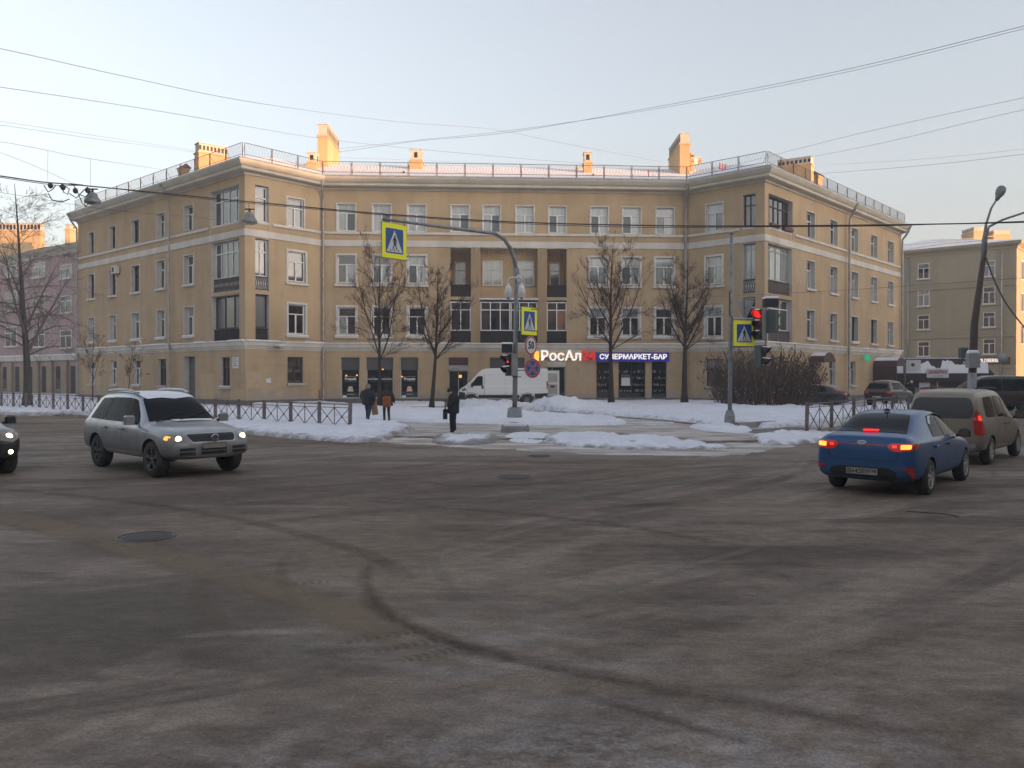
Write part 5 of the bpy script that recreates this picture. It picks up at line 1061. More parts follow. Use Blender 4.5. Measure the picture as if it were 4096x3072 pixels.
# lit shop name on the grey block
ws = thing('shop_sign', 'row of small glowing white letters on the brick building beyond the kiosk', 'sign', WG.P(hit_s(WG, 2140, 781)[0], 3.8, .2)); s_, z_ = hit_s(WG, 2138, 779)
t = MB(); add_text(t, 'WILDBERRIES', .55, WG.face(s_, z_, .2), 0, .08, .01, hit_s(WG, 2166, 779)[0] - hit_s(WG, 2110, 779)[0]); t.build('letters', M_['sign_lit_white'], ws, True)
t = MB(); t.bbox(s_ - 1.9, s_ + 2.0, -.15, 0, z_ - .35, z_ + .35, .02, 0, WG.M()); t.build('board', M_['wine'], ws, True)
t = MB(); t.lathe([(0, -.12), (.14, 0), (0, .12)], 8, 0, Matrix.Translation(WG.P(hit_s(WG, 2132, 790)[0], hit_s(WG, 2132, 790)[1], .3))); t.build('lamp', M_['amber_lamp'], ws, True)
# kiosk
p0, p1 = at(1957, 850, 76), at(2138, 850, 73)
W = Wall((p0.x - 1.5, p0.y + .04), (p1.x, p1.y)); ks = thing('kiosk', 'low snack kiosk with dark snow-covered mansard roof and red lettered white sign', 'kiosk', (p0.x, p0.y, 0)); M = W.M(); KL = W.L
zr0, zr1 = at(2000, 807, 75).z, at(2000, 776, 77).z
m = MB(); m.box(0, KL, 0, 4.5, .1, 1.0, 0, M); m.box(0, KL, 0, 4.5, 1.0, 1.75, 1, M); m.box(0, KL, 0, 4.5, 1.75, zr0 - .1, 0, M); m.build('wall', [M_['kiosk_cream'], M_['kiosk_brown']], ks, True)
m = MB(); m.add([(-.2, -.45, zr0 - .75), (KL + .25, -.45, zr0 - .75), (KL + .25, -.45, zr0), (-.2, -.45, zr0), (-.2, .35, zr1), (KL - .9, .35, zr1), (KL - .9, 4.2, zr1), (-.2, 4.2, zr1), (KL + .25, 4.8, zr0), (KL + .25, 4.8, zr0 - .75)], [(0, 1, 2, 3), (3, 2, 5, 4), (4, 5, 6, 7), (2, 8, 6, 5), (1, 9, 8, 2)], 0, False, M); rf = m.build('roof', M_['kiosk_brown'], ks, True)
m = MB(); rr = random.Random(4); n = 60; vs = []; h = zr1 - zr0
for i in range(n + 1):
    x = KL * .98 * i / n; a = .72 + .3 * noise.noise(Vector((i * .13, 3, 0))) + .12 * rr.uniform(-1, 1) - (.35 if .42 < i / n < .55 else 0); a = max(.12, min(.95, a))
    for k_, zz in ((0, -.0), (1, a)): vs.append((x, -.45 + .8 * zz - .05, zr0 + h * zz + .03))
m.add(vs, [(2 * i, 2 * i + 2, 2 * i + 3, 2 * i + 1) for i in range(n)], 0, False, M); m.bbox(-.1, KL - .9, .3, 4, zr1 + .005, zr1 + .08, .02, 0, M); m.build('snow_cover', M_['snow'], rf, True)
s_, z_ = hit_s(W, 2024, 806); t = MB(); t.bbox(s_ - 1.7 / 2 * 1.05, s_ + 1.7 / 2 * 1.05, -.62, -.47, z_ - .42, z_ + .42, .02, 0, M); o = t.build('sign_board', M_['white_sign'], ks, True)
t = MB(); add_text(t, 'ШАВЕРМА', .42, W.face(s_, z_ + .08, .64), 0, .01, .01, 1.5); add_text(t, 'НА УГЛЯХ', .16, W.face(s_, z_ - .27, .64), 0, .01, 0, .8); t.build('lettering', M_['red_lettering'], o, True)
s_, z_ = hit_s(W, 1996, 815); t = MB(); t.bbox(s_ - .42, s_ + .42, -.2, -.02, .6, 2.35, .02, 0, M); t.box(s_ - .4, s_ + .4, -.21, -.2, 1.45, 2.33, 1, M); t.box(s_ - .38, s_ + .38, -.21, -.2, .85, .98, 2, M); t.build('menu_board', [M_['white_sign'], M_['yellow_board'] if 'yellow_board' in M_ else mat('yellow_board', (.5, .38, .05), .7, c2=(.35, .2, .05), ns=4), M_['red_lettering']], ks, True)
s_, z_ = hit_s(W, 2016, 815); t = MB(); t.bbox(s_ - .38, s_ + .38, -.1, -.01, .4, 2.3, .02, 0, M); t.box(s_ - .28, s_ + .28, -.12, -.1, .6, 2.2, 1, M); t.build('door', [M_['trim'], M_['wine']], ks, True)
s_, z_ = hit_s(W, 2075, 812)
for k_ in range(3): t = MB(); t.box(s_ - 1 + k_ * .7, s_ - .45 + k_ * .7, -.04, -.005, 1.65, 2.4, 0, M); t.box(s_ - .97 + k_ * .7, s_ - .48 + k_ * .7, -.05, -.04, 1.7, 2.35, 1, M); t.build('window', [M_['trim'], M_['glass_room']], ks, True)
s_, z_ = hit_s(W, 1972, 786); t = MB(); t.bbox(s_ - .6, s_ + .6, -.7, -.55, z_ - .5, z_ + .35, .02, 0, M); t.prism([(s_ - .25, z_ - .1), (s_ - .05, z_ - .3), (s_ + .15, z_ - .1), (s_ - .05, z_ + .1)], -.01, 1, M @ Matrix.Translation((0, -.705, 0))); t.build('banner', [M_['white_sign'], M_['wine']], ks, True)
# long blocks on the near sides of both streets: out of the picture, they stop the low sun and stand in the window reflections
def plain_block(label, A, B, depth, zt, wm):
    b = thing('street_block', label, 'building', (A[0], A[1], 0)); W = Wall(A, B); M = W.M(); n = int(W.L / 3.2)
    m = MB(); m.box(0, W.L, 0, depth, -.05, zt, 0, M); m.build('wall', M_[wm], b, True)
    m = MB()
    for k in range(n):
        for j in range(int(zt / 3.3) - 1):
            x = 1 + k * 3.2; m.box(x, x + 1.5, -.03, .05, 4.6 + j * 3.3, 6.5 + j * 3.3, 0, M)
    m.build('window', M_['glass_room'], b, True)
    m = MB(); m.box(-.4, W.L + .4, -.4, depth + .4, zt, zt + .5, 0, M); m.build('roof', M_['snow'], b, True)
plain_block('unseen long ochre block on the near side of the right street, sized to stop the low sun', (90, 56), (2, -42), 12, 19.8, 'ochre_plaster')
plain_block('unseen brown block at the near corner behind the viewer, added for window reflections', (6, -30), (-34, -28), 12, 15.5, 'pink_plaster')
plain_block('unseen long pink block on the near side of the left street, added for window reflections', (-40, -8), (-100, 46), 12, 15.5, 'pink_plaster')
plain_block('unseen second ochre block further up the right street, added to darken car window reflections', (150, 122), (101, 68), 12, 18, 'ochre_plaster')
# ------------------------------------------------------------------ poles, signs, signals
def plate(M, m, w, h, r, mi, z, n=5):                   # rounded rectangle in the xy plane of M
    pts = []
    for cx, cy, a0 in ((w / 2 - r, h / 2 - r, 0), (-w / 2 + r, h / 2 - r, 90), (-w / 2 + r, -h / 2 + r, 180), (w / 2 - r, -h / 2 + r, 270)):
        for k in range(n + 1): a = R_(a0 + 90 * k / n); pts.append((cx + r * math.cos(a), cy + r * math.sin(a), z))
    m.add(pts, [tuple(range(len(pts)))], mi, False, M)
    return pts
def crossing_sign(loc, nx, ny, w, h, label):
    M = facing((0, 0, 0), nx, ny); s = thing('crossing_sign', label, 'road sign', loc, 0, 'pedestrian crossing signs')
    m = MB(); m.bbox(-w / 2, w / 2, -h / 2, h / 2, -.03, .0, .008, 0, M); plate(M, m, w * .97, h * .97, .03, 1, .003); m.build('plate', [M_['sign_back'], M_['yellow_sign']], s)
    m = MB(); k = .69; plate(M, m, w * k + .02, h * k + .02, .03, 1, .005); plate(M, m, w * k, h * k, .03, 0, .007)
    W_, H_ = w * k * .92, h * k * .86; y0 = -H_ / 2 - .01
    m.add([(-W_ / 2, y0, .010), (W_ / 2, y0, .010), (0, H_ / 2, .010)], [(0, 1, 2)], 1, False, M)
    u = H_ / 20.0
    def poly(pp): m.add([(x * u, y0 + y * u, .014) for x, y in pp], [tuple(range(len(pp)))], 2, False, M)
    def limb(a, b, w0, w1):
        ax, ay = a; bx, by = b; dx, dy = bx - ax, by - ay; l = math.hypot(dx, dy); nx_, ny_ = -dy / l, dx / l
        m.add([((ax + nx_ * w0) * u, y0 + (ay + ny_ * w0) * u, .014), ((ax - nx_ * w0) * u, y0 + (ay - ny_ * w0) * u, .014), ((bx - nx_ * w1) * u, y0 + (by - ny_ * w1) * u, .014), ((bx + nx_ * w1) * u, y0 + (by + ny_ * w1) * u, .014)], [(0, 1, 2, 3)], 2, False, M)
    m.add([(math.cos(t * .6283) * 1.05 * u + .2 * u, y0 + (14.6 + math.sin(t * .6283) * 1.05) * u, .014) for t in range(10)], [tuple(range(10))], 2, False, M)
    limb((.1, 13.5), (.2, 8), 1.2, 1.15); limb((.5, 8.3), (2.6, 2.2), .75, .5); limb((-.1, 8.3), (-2.3, 2.0), .75, .5); limb((1.0, 13), (2.6, 9.4), .45, .38); limb((2.6, 9.6), (2.2, 7.4), .38, .32); limb((-.8, 13), (-2.2, 10.2), .45, .38); limb((-2.2, 10.4), (-1.5, 8.8), .36, .3)
    for x in (-5.6, -1.0, 3.6): poly([(x - .4, 1.0), (x + 1.7, 1.0), (x + 1.3, 2.2), (x + .2, 2.2)])
    m.build('pictogram', [M_['blue_sign'], M_['white_sign'], M_['black_sign']], s)
    return s
def round_sign(loc, nx, ny, r, label, kind):
    M = facing((0, 0, 0), nx, ny); s = thing('round_sign', label, 'road sign', loc)
    def disc(m, r, z, mi): m.add([(r * math.cos(2 * math.pi * k / 32), r * math.sin(2 * math.pi * k / 32), z) for k in range(32)], [tuple(range(32))], mi, False, M)
    m = MB(); m.lathe([(0, -.02), (r, -.02), (r, .0), (0, .0)], 32, 0, M); disc(m, r * .985, .002, 1)
    if kind == 'limit': disc(m, r * .965, .004, 2); disc(m, r * .79, .006, 1); m.build('plate', [M_['sign_back'], M_['white_sign'], M_['red_sign']], s); t = MB(); add_text(t, '50', r * 1.05, M @ Matrix.Translation((0, 0, .012)), 0, .004, .012, r * 1.02); t.build('number', M_['black_sign'], s)
    elif kind == 'stop':
        disc(m, r * .965, .004, 2); disc(m, r * .79, .006, 1); disc(m, r * .77, .0065, 3)
        for a in (45, -45): Q = M @ Matrix.Rotation(R_(a), 4, 'Z'); m.box(-r * .79, r * .79, -r * .10, r * .10, .0, .0085 + a * 1e-5, 1, Q); m.box(-r * .80, r * .80, -r * .075, r * .075, .0, .0115 + a * 1e-5, 2, Q)
        m.build('plate', [M_['sign_back'], M_['white_sign'], M_['red_sign'], M_['blue_sign']], s)
    else: m.build('plate', [M_['sign_back'], M_['sign_back']], s)
    return s
def signal(loc, nx, ny, lamps, label, sz=.30, housing='signal_grey', hood_snow=True, backplate=False):
    """traffic signal facing (nx,ny); lamps from the top"""
    M = facing((0, 0, 0), nx, ny); s = thing('traffic_light', label, 'traffic light', loc); n = len(lamps); H = sz * 1.08 * n
    m = MB(); m.bbox(-sz / 2 - .03, sz / 2 + .03, -H / 2, H / 2, -.26, 0, .03, 0, M); m.build('housing', M_[housing], s)
    for k, lm in enumerate(lamps):
        zc = H / 2 - sz * 1.08 * (k + .5); r = sz * .38
        Q = M @ Matrix.Translation((0, zc, 0)); t = MB(); t.lathe([(0, .05), (r * .6, .042), (r, .012), (r * 1.08, .012), (r * 1.08, -.01)], 18, 0, Q)
        if lm in ('man_red', 'man_green'):
            t = MB(); t.lathe([(0, .012), (r, .012), (r * 1.08, .012), (r * 1.08, -.01)], 18, 1, Q)
            t.box(-.03, .03, -.02, .085, .014, .03, 0, Q); t.box(-.035, -.008, -.12, -.02, .014, .03, 0, Q); t.box(.008, .035, -.12, -.02, .014, .03, 0, Q); t.cyl(Q @ Vector((0, .11, .014)), Q @ Vector((0, .11, .03)), .025, 10, 0)
        t.build('lamp', [M_[{'red': 'red_lamp', 'off': 'lens_dark', 'man_red': 'red_lamp', 'man_green': 'green_lamp'}[lm]], M_['lens_dark']], s)['label'] = {'red': 'lit red lamp', 'off': 'dark unlit lamp', 'man_red': 'lit red standing figure', 'man_green': 'lit green figure'}[lm]
        v = MB(); q = []; L = sz * .85
        for i in range(13):
            a = R_(-30 + 240 * i / 12); f = max(.25, .55 + .45 * math.sin(a)); rr = r * 1.12
            q += [(rr * math.cos(a), rr * math.sin(a), 0), (rr * math.cos(a), rr * math.sin(a) - L * f * .12, L * f)]
        v.add(q, [(2 * i, 2 * i + 1, 2 * i + 3, 2 * i + 2) for i in range(12)], 0, True, Q)
        if hood_snow:
            q2 = [(p[0] * 1.04, p[1] * 1.0 + .025, p[2]) for p in q[8:18]]; v.add(q2, [(2 * i, 2 * i + 1, 2 * i + 3, 2 * i + 2) for i in range(4)], 1, True, Q)
        v.build('visor', [M_['signal_black'] if lm != 'red' else M_['tail_dim'], M_['snow']], s)
    return s
# main pole
PX, PY = .12, 28.6
mp_ = thing('sign_mast', 'tall grey steel mast with curved arm reaching left over the street, concrete base in snow', 'mast', (PX, PY, .12))
m = MB(); m.tube([(PX - .03, PY, .5), (PX, PY, 3), (PX + .04, PY, 5.75)], [.09, .082, .074], 14); m.build('pole', M_['galv'], mp_, True)
arm_end = at(826, 473, 24.4); dv = arm_end - Vector((PX, PY, 0)); dh = Vector((dv.x, dv.y, 0)); AL = dh.length; dh.normalize()
m = MB(); pts = [(PX + .04, PY, 5.7)]
zs = [6.15, 6.5, 6.72, 6.83]
for s_, z_ in ((.06, 6.15), (.25, 6.5), (.55, 6.78), (1.0, 6.93), (2.0, 7.0 + 0), (4.0, 7.05), (AL, arm_end.z)): pts.append((PX + dh.x * s_, PY + dh.y * s_, z_))
pts[5:] = [(PX + dh.x * s_, PY + dh.y * s_, 6.93 + (arm_end.z - 6.93) * ((s_ - 1) / (AL - 1)) ** .9) for s_ in (2.0, 3.2, 4.6, AL)]
m.tube(pts, [.072, .07, .068, .065, .062, .058, .052, .046, .042], 12); m.build('arm', M_['galv'], mp_, True)
m = MB(); m.lathe([(.09, 5.55), (.10, 5.6), (.10, 5.8), (.085, 5.85)], 14, 0, Matrix.Translation((PX + .04, PY, 0))); m.build('collar', M_['galv'], mp_, True)
m = MB(); m.lathe([(.30, .55), (.27, .62), (.24, .95), (.16, 1.0), (.13, 1.0)], 12, 0, Matrix.Translation((PX - .03, PY, 0))); m.bbox(PX - .5, PX + .48, PY - .5, PY + .5, .1, .36, .05, 1); m.bbox(PX - .42, PX + .4, PY - .42, PY + .42, .36, .5, .06, 2); m.lathe([(.42, .5), (.36, .58), (.28, .64), (.2, .66)], 14, 2, Matrix.Translation((PX - .03, PY, 0))); m.build('base', [M_['galv'], M_['concrete'], M_['snow']], mp_, True)
p = at(852, 521, 24.7); crossing_sign(tuple(p), .74, -.67, .98, 1.08, 'yellow-bordered pedestrian crossing sign hanging from the left end of the long arm')
m = MB(); q = p + dh * -.35
for k in (-.38, .38): a = p - dh * k; m.tube([(a.x, a.y, p.z + .5), (a.x, a.y, p.z + .72)], .015, 5)
m.build('hanger', M_['galv'], mp_, True)
p = at(1143.5, 694, 28.5); crossing_sign(tuple(p), .80, -.60, .93, .98, 'pedestrian crossing sign fixed to the mast above the fifty sign')
p = at(1147, 746.5, 28.5); round_sign(tuple(p), .80, -.60, .345, 'round red-rimmed speed limit fifty sign on the mast', 'limit')
p = at(1150.5, 795.5, 28.4); round_sign(tuple(p), .58, -.81, .345, 'round blue no stopping sign with red cross, lowest on the mast', 'stop')
m = MB()
for z in (at(1130, 668, 28.6).z, at(1130, 715, 28.6).z): m.tube([(PX + .05, PY, z), (PX + .8, PY - .0, z)], .02, 5)
x_ = at(1147, 746, 28.6).x; m.tube([(x_, PY + .03, at(1147, 660, 28.6).z), (x_, PY + .03, at(1147, 815, 28.6).z)], .025, 6); m.tube([(PX + .1, PY, at(1130, 722, 28.6).z), (x_, PY, at(1130, 752, 28.6).z)], .012, 5)
m.tube([(PX, PY, at(1130, 800, 28.6).z), (x_, PY, at(1130, 800, 28.6).z)], .02, 5); m.build('bracket', M_['galv'], mp_, True)
p = at(1098, 788, 28.4); signal(tuple(p), -.80, -.60, ['man_red', 'off'], 'pedestrian signal with lit red figure on the left of the mast', .36)
m = MB(); pz = at(1095, 752, 28.4); m.bbox(pz.x - .18, pz.x + .2, pz.y - .16, pz.y + .2, pz.z - .16, pz.z + .14, .03, 0); m.bbox(pz.x - .2, pz.x + .21, pz.y - .18, pz.y + .21, pz.z + .14, pz.z + .2, .04, 1)
o = m.build('countdown_box', [M_['signal_black'], M_['snow']]); tag(o, 'black box capped with snow above the red pedestrian signal', 'signal box')
m = MB()
for z in (pz.z - .35, p.z - .42): m.tube([(p.x + .15, p.y + .1, z), (PX - .1, PY, z)], .02, 6); m.tube([(PX - .1, PY - .14, z), (PX + .12, PY - .14, z), (PX + .2, PY, z)], .015, 6)
m.build('bracket', M_['signal_black'], mp_, True)
def dome(loc, dx, label):
    s = thing('dome_camera', label, 'camera', loc, 0, 'white dome cameras on the mast'); m = MB()
    m.lathe([(0, .2), (.07, .19), (.115, .08), (.125, -.02), (.115, -.12), (.10, -.16)], 16); m.lathe([(.13, -.02), (.14, -.05), (.125, -.07)], 16); m.lathe([(.03, .2), (.05, .28), (0, .29)], 8, 1); m.lathe([(0, .22), (.07, .2), (.10, .13)], 12, 1); m.build('housing', [M_['cctv_white'], M_['snow']], s)
    m = MB(); m.lathe([(.095, -.16), (.09, -.22), (.05, -.28), (0, -.29)], 14); m.box(-.025, .025, -.11, -.07, -.25, -.2, 1); m.build('lens_dome', [M_['cctv_white'], M_['black']], s)
    m = MB(); m.tube([(0, 0, .22), (0, 0, .42), (dx * .12, 0, .48), (dx * .6, .0, .48)], [.03, .03, .035, .05], 8); m.bbox(min(dx * .5, dx * .66), max(dx * .5, dx * .66), -.07, .07, .36, .58, .03); m.build('arm', M_['cctv_white'], s); return s
p = at(1098, 630, 28.4); dome(tuple(p), .62, 'white dome camera left of the mast'); p = at(1127, 630, 28.2); dome(tuple(p), -.25, 'white dome camera right of the mast')
# right pole
QX, QY = 8.62, 32.4
rp = thing('steel_pole', 'slim plain grey steel pole standing in snow left of the bush', 'pole', (QX, QY, .12)); zt = at(1577, 504, QY).z
m = MB(); m.tube([(QX, QY, .3), (QX + .02, QY, 4), (QX + .05, QY, zt)], [.088, .08, .064], 12); m.build('pole', M_['galv'], rp, True); m = MB(); m.lathe([(0, 0), (.09, 0), (.09, .06), (0, .08)], 10, 0, Matrix.Translation((QX + .05, QY, zt))); m.build('cap', M_['zinc'], rp, True)
m = MB(); m.lathe([(.22, .05), (.21, .5), (.14, .72), (.10, .75)], 8, 0, Matrix.Translation((QX, QY, 0)), False); m.build('base', M_['galv'], rp, True)
zA, zB = at(1600, 690, QY).z, at(1600, 749, QY).z; xr = at(1652, 690, QY).x
m = MB(); m.box(QX, xr + .05, QY - .02, QY + .02, zB - .03, zB + .02, 0); m.build('bracket', M_['sign_back'], rp, True); m = MB(); m.box(QX, xr, QY - .02, QY + .02, zA - .02, zA + .03, 0); m.box(QX + .1, xr - .1, QY - .03, QY + .03, zA + .032, zA + .06, 1)
m.build('bracket', [M_['sign_back'], M_['snow']], rp, True); m = MB(); m.tube([(QX - .05, QY - .1, at(1573, 630, QY).z), (QX - .06, QY - .1, zA + .2), (QX + .1, QY - .05, zA + .02)], .02, 5, 0); m.build('cable', M_['black'], rp, True)
p = at(1607.5, 720, 32.2); crossing_sign(tuple(p), .30, -.95, .97, 1.03, 'pedestrian crossing sign bracketed to the slim pole beside the signal')
p = at(1609, 665, 32.5); s = thing('yield_sign', 'grey back of a triangular sign pointing down above the right crossing sign', 'road sign', tuple(p)); M = facing((0, 0, 0), .25, -.97)
m = MB(); m.prism([(-.42, .30), (.42, .30), (.05, -.44), (-.05, -.44)], .02, 0, M @ Matrix.Rotation(R_(-90), 4, 'X') @ Matrix.Scale(-1, 4, (0, 1, 0)) if False else Matrix(((M[0][0], M[0][2], 0, 0), (M[1][0], M[1][2], 0, 0), (0, 0, 1, 0), (0, 0, 0, 1)))); m.build('plate', M_['sign_back'], s, fix=True)
m = MB(); m.box(-.03, .03, -.07, -.02, -.5, .35, 0); m.build('clamp_bar', M_['galv'], s)
p = at(1637, 702, 32.0); p.z = at(1637, 700, 32).z; signal(tuple(p), -.72, -.69, ['red', 'off', 'off'], 'three-lamp traffic light showing red beside the right crossing sign', .38)
p = at(1670, 695, 32.1); signal(tuple(p), .70, .71, ['off', 'off'], 'grey-green signal seen from behind, right of the red light', .42, 'signal_green_grey')
pz = at(1665, 652, 32.2); m = MB(); m.bbox(pz.x - .26, pz.x + .26, pz.y - .2, pz.y + .25, pz.z - .2, pz.z + .12, .03, 0); m.bbox(pz.x - .28, pz.x + .27, pz.y - .22, pz.y + .26, pz.z + .12, pz.z + .2, .04, 1)
tag(m.build('countdown_box', [M_['signal_black'], M_['snow']]), 'black box capped with snow above the signals on the right pole', 'signal box')
p = at(1648, 770, 32.0); signal(tuple(p), .80, -.6, ['off', 'man_green'], 'pedestrian signal with small green figure below the red light', .40, 'signal_green_grey')
m = MB(); x_ = at(1654, 700, 32.2).x; m.box(x_ - .03, x_ + .03, 32.15, 32.2, zB - .3, pz.z - .1, 0); m.box(p.x - .12, p.x + .15, 32.0, 32.3, zB - .35, zB + .05, 1); m.build('mounting', [M_['galv'], M_['signal_black']], rp, True)
# leaning lamp post at the right
lb, lm_, lt = at(2099, 850, 30.0), at(2105, 700, 30.0), at(2128, 560, 30.0)
lp = thing('street_lamp', 'leaning dark lamp post with two curved arms and a pale box', 'street lamp', (lb.x, 30, 0))
m = MB(); b0 = lb + (lb - lt) * .18; b0.z = .0
m.tube([b0, lb, lm_, at(2126, 545, 30)], [.15, .14, .125, .08], 12); m.build('pole', M_['pole_dark'], lp, True)
m = MB(); m.tube([b0, lb, at(2100, 805, 30)], [.156, .148, .146], 12); m.build('poster_wrap', M_['sign_back'], lp, True)
m = MB(); m.tube([at(2122, 575, 30), at(2125, 520, 30), at(2130, 485, 30), at(2141, 450, 30), at(2155, 428, 30)], [.075, .07, .045, .04, .035], 8); m.tube([at(2127, 565, 30), at(2130, 510, 30), at(2136, 490, 29.9), at(2165, 475, 29.8), at(2240, 450, 29.6)], [.06, .055, .045, .04, .035], 8); m.build('arm', M_['galv'], lp, True)
def lamp_head(c, d, parent):
    d = d.normalized(); z = d; x = Vector((0, 1, 0)); y = z.cross(x).normalized(); M = Matrix(((x.x, y.x, z.x, c.x), (x.y, y.y, z.y, c.y), (x.z, y.z, z.z, c.z), (0, 0, 0, 1)))
    m = MB(); m.lathe([(0, -.05), (.06, -.05), (.09, .08), (.15, .2), (.17, .34), (.14, .46), (.05, .52), (0, .53)], 14, 0, M); m.build('lamp_head', M_['galv'], parent, True)
c = at(2154, 430, 30); lamp_head(c, at(2162, 412, 30) - c, lp); c = at(2240, 450, 29.6); lamp_head(c, Vector((1, 0, .2)), lp)
p = at(2098, 778, 29.8); m = MB(); m.bbox(p.x - .22, p.x + .2, p.y - .25, p.y - .0, p.z - .28, p.z + .25, .02, 0); m.bbox(p.x - .2, p.x + .18, p.y - .24, p.y, p.z + .25, p.z + .36, .05, 1); m.build('cabinet', [M_['sign_back'], M_['snow']], lp, True)
p = at(2080, 762, 31); m = MB(); m.bbox(p.x - .14, p.x + .14, p.y - .15, p.y + .1, p.z - .2, p.z + .2, .03, 0); m.tube([(p.x, p.y, p.z - .2), (p.x - .05, p.y, p.z - .4), (p.x + .25, p.y - .6, p.z - .5)], .03, 5); m.build('floodlight', M_['signal_green_grey'], lp, True)
# distant round sign seen from behind
p = at(2166, 775, 48); round_sign(tuple(p), -.2, 1, .34, 'grey back of a round sign on a thin pole right of the leaning lamp post', 'back')
m = MB(); m.tube([at(2158, 872, 48.1), at(2168, 762, 48.1)], .045, 6); tag(m.build('sign_pole', M_['galv']), 'thin grey sign pole right of the leaning lamp post', 'pole')
# hanging lamps over the street
def hanging_lamp(u, v, Y, s_, label):
    p = at(u, v, Y); h = thing('hanging_lamp', label, 'street lamp', tuple(p), 0, 'street lamps hung from wires'); m = MB()
    m.lathe([(0, .3), (.08, .3), (.17, .24), (.2, .12), (.3, -.02), (.31, -.1), (.28, -.12)], 16, 0, Matrix.Scale(s_, 4)); m.build('housing', M_['galv'], h)
    m = MB(); m.lathe([(.28, -.12), (.2, -.17), (.0, -.19)], 16, 0, Matrix.Scale(s_, 4)); m.build('glass', M_['lamp_glass'], h)
    m = MB(); m.tube([(0, 0, .3 * s_), (0, 0, .45 * s_)], .04, 6); m.tube([(-.2, 0, .42 * s_), (.2, 0, .42 * s_)], .03, 5); m.build('clamp', M_['black'], h)
hanging_lamp(200, 432, 32, 1.0, 'grey hanging lamp at the left end of the knotted cable'); hanging_lamp(539, 475, 34, 1.05, 'grey hanging lamp in front of the left building corner')

# ------------------------------------------------------------------ overhead lines
def wire(pts, r, m_, label, name='overhead_wire', group=None, cat='wire', n=4):
    P = [at(*p) for p in pts]; Q = []
    for i in range(len(P) - 1):
        p0, p1, p2, p3 = P[max(i - 1, 0)], P[i], P[i + 1], P[min(i + 2, len(P) - 1)]
        for j in range(8): t = j / 8; Q.append(.5 * ((2 * p1) + (p2 - p0) * t + (2 * p0 - 5 * p1 + 4 * p2 - p3) * t * t + (3 * p1 - p0 - 3 * p2 + p3) * t ** 3))
    Q.append(P[-1]); m = MB(); m.tube(Q, r, n); return tag(m.build(name, M_[m_]), label, cat, group)
wire([(-200, 70, 26), (0, 105, 30), (270, 165, 36), (540, 220, 43), (850, 262, 52), (1062, 279, 58), (1200, 306, 60), (1440, 352, 64)], .011, 'wire', 'long wire falling from the upper left sky to the tall right chimney')
wire([(-200, 160, 28), (0, 188, 32), (350, 241, 42), (700, 300, 54), (1000, 331, 58), (1250, 352, 61), (1440, 362, 64)], .011, 'wire', 'second long wire crossing just above the left tall chimney')
wire([(2400, 5, 30), (2212, 56, 33), (1800, 156, 42), (1400, 234, 52), (1100, 286, 58), (900, 305, 61), (730, 329, 64)], .012, 'wire', 'upper of two parallel wires from the top right corner to the left chimney')
wire([(2400, 12, 30), (2212, 62, 33), (1800, 162, 42), (1400, 238, 52), (1100, 282, 58), (900, 303, 61), (730, 322, 64)], .010, 'wire', 'lower of two parallel wires from the top right corner to the left chimney')
wire([(2400, 175, 34), (2212, 211, 38), (1850, 290, 50), (1566, 362, 60)], .009, 'wire', 'wire from the right edge down to the roof mast on the right facet')
wire([(2400, 205, 34), (2212, 237, 38), (1900, 310, 50), (1720, 345, 62)], .009, 'wire', 'thin wire from the right edge to the right wing chimney')
wire([(2400, 310, 40), (2212, 333, 45), (2000, 357, 55), (1760, 376, 67)], .010, 'wire', 'nearly level wire from the right edge to the small hooded chimney')
wire([(2400, 296, 40), (2212, 322, 45), (2000, 343, 55), (1800, 356, 66)], .006, 'wire', 'faint wire just above the nearly level right wire')
wire([(-200, 235, 34), (0, 262, 38), (200, 292, 44), (420, 325, 66)], .007, 'wire', 'faint wire ending at the wide left chimney, upper one')
wire([(-200, 245, 34), (0, 270, 38), (200, 299, 44), (420, 328, 66)], .008, 'wire', 'wire ending at the wide left chimney, lower one')
wire([(-200, 278, 28), (0, 306, 30), (103, 325, 31), (195, 343, 32), (350, 366, 60)], .007, 'wire', 'thin support wire carrying two drop wires at the left')
wire([(0, 329, 30), (90, 365, 31), (165, 401, 32)], .006, 'wire', 'slanting thin wire meeting the knotted cable at the left')
wire([(730, 340, 62), (1000, 350, 60), (1240, 358, 62), (1440, 372, 63)], .006, 'wire', 'faint wire running along the ridge between the tall chimneys')
for k, (a, b, l) in enumerate(((103, 325, 'drop wire at the far left of the knotted cable'), (195, 343, 'drop wire above the left hanging lamp'))): wire([(a + .5, b, 31 + k), (a, (398, 418)[k], 31 + k)], .006, 'wire', l)
wire([(537, 440, 34), (539, 462, 34)], .012, 'cable', 'short drop wire carrying the lamp by the left corner')
wire([(-200, 352, 26), (0, 380, 29), (90, 393, 31), (150, 398, 31.5), (330, 415, 33), (530, 435, 34.5), (830, 462, 34), (1100, 479, 32.5), (1400, 487, 31), (1650, 488, 30), (1960, 485, 29), (2212, 480, 28.5), (2420, 473, 28)], .024, 'cable', 'thick dark cable bundle sagging across the whole facade', 'overhead_cable', cat='cable', n=6)
wire([(0, 383, 29), (120, 400, 31), (200, 402, 31.8), (360, 421, 33), (560, 441, 34.3), (850, 466, 33.8), (1120, 483, 32.3), (1400, 491, 30.8), (1650, 490, 29.9), (1900, 488, 29.2), (2212, 478, 28.4)], .013, 'cable', 'thinner cable twisting along the thick bundle', 'overhead_cable', cat='cable')
wire([(-100, 400, 29), (60, 425, 31), (250, 455, 34), (430, 470, 45), (600, 492, 55), (760, 510, 59)], .006, 'cable', 'thin drooping wire below the cable in front of the left wing')
wire([(538, 432, 34), (700, 452, 45), (900, 475, 57), (1080, 500, 59.5)], .005, 'cable', 'thin wire from the left corner lamp towards the middle facade')
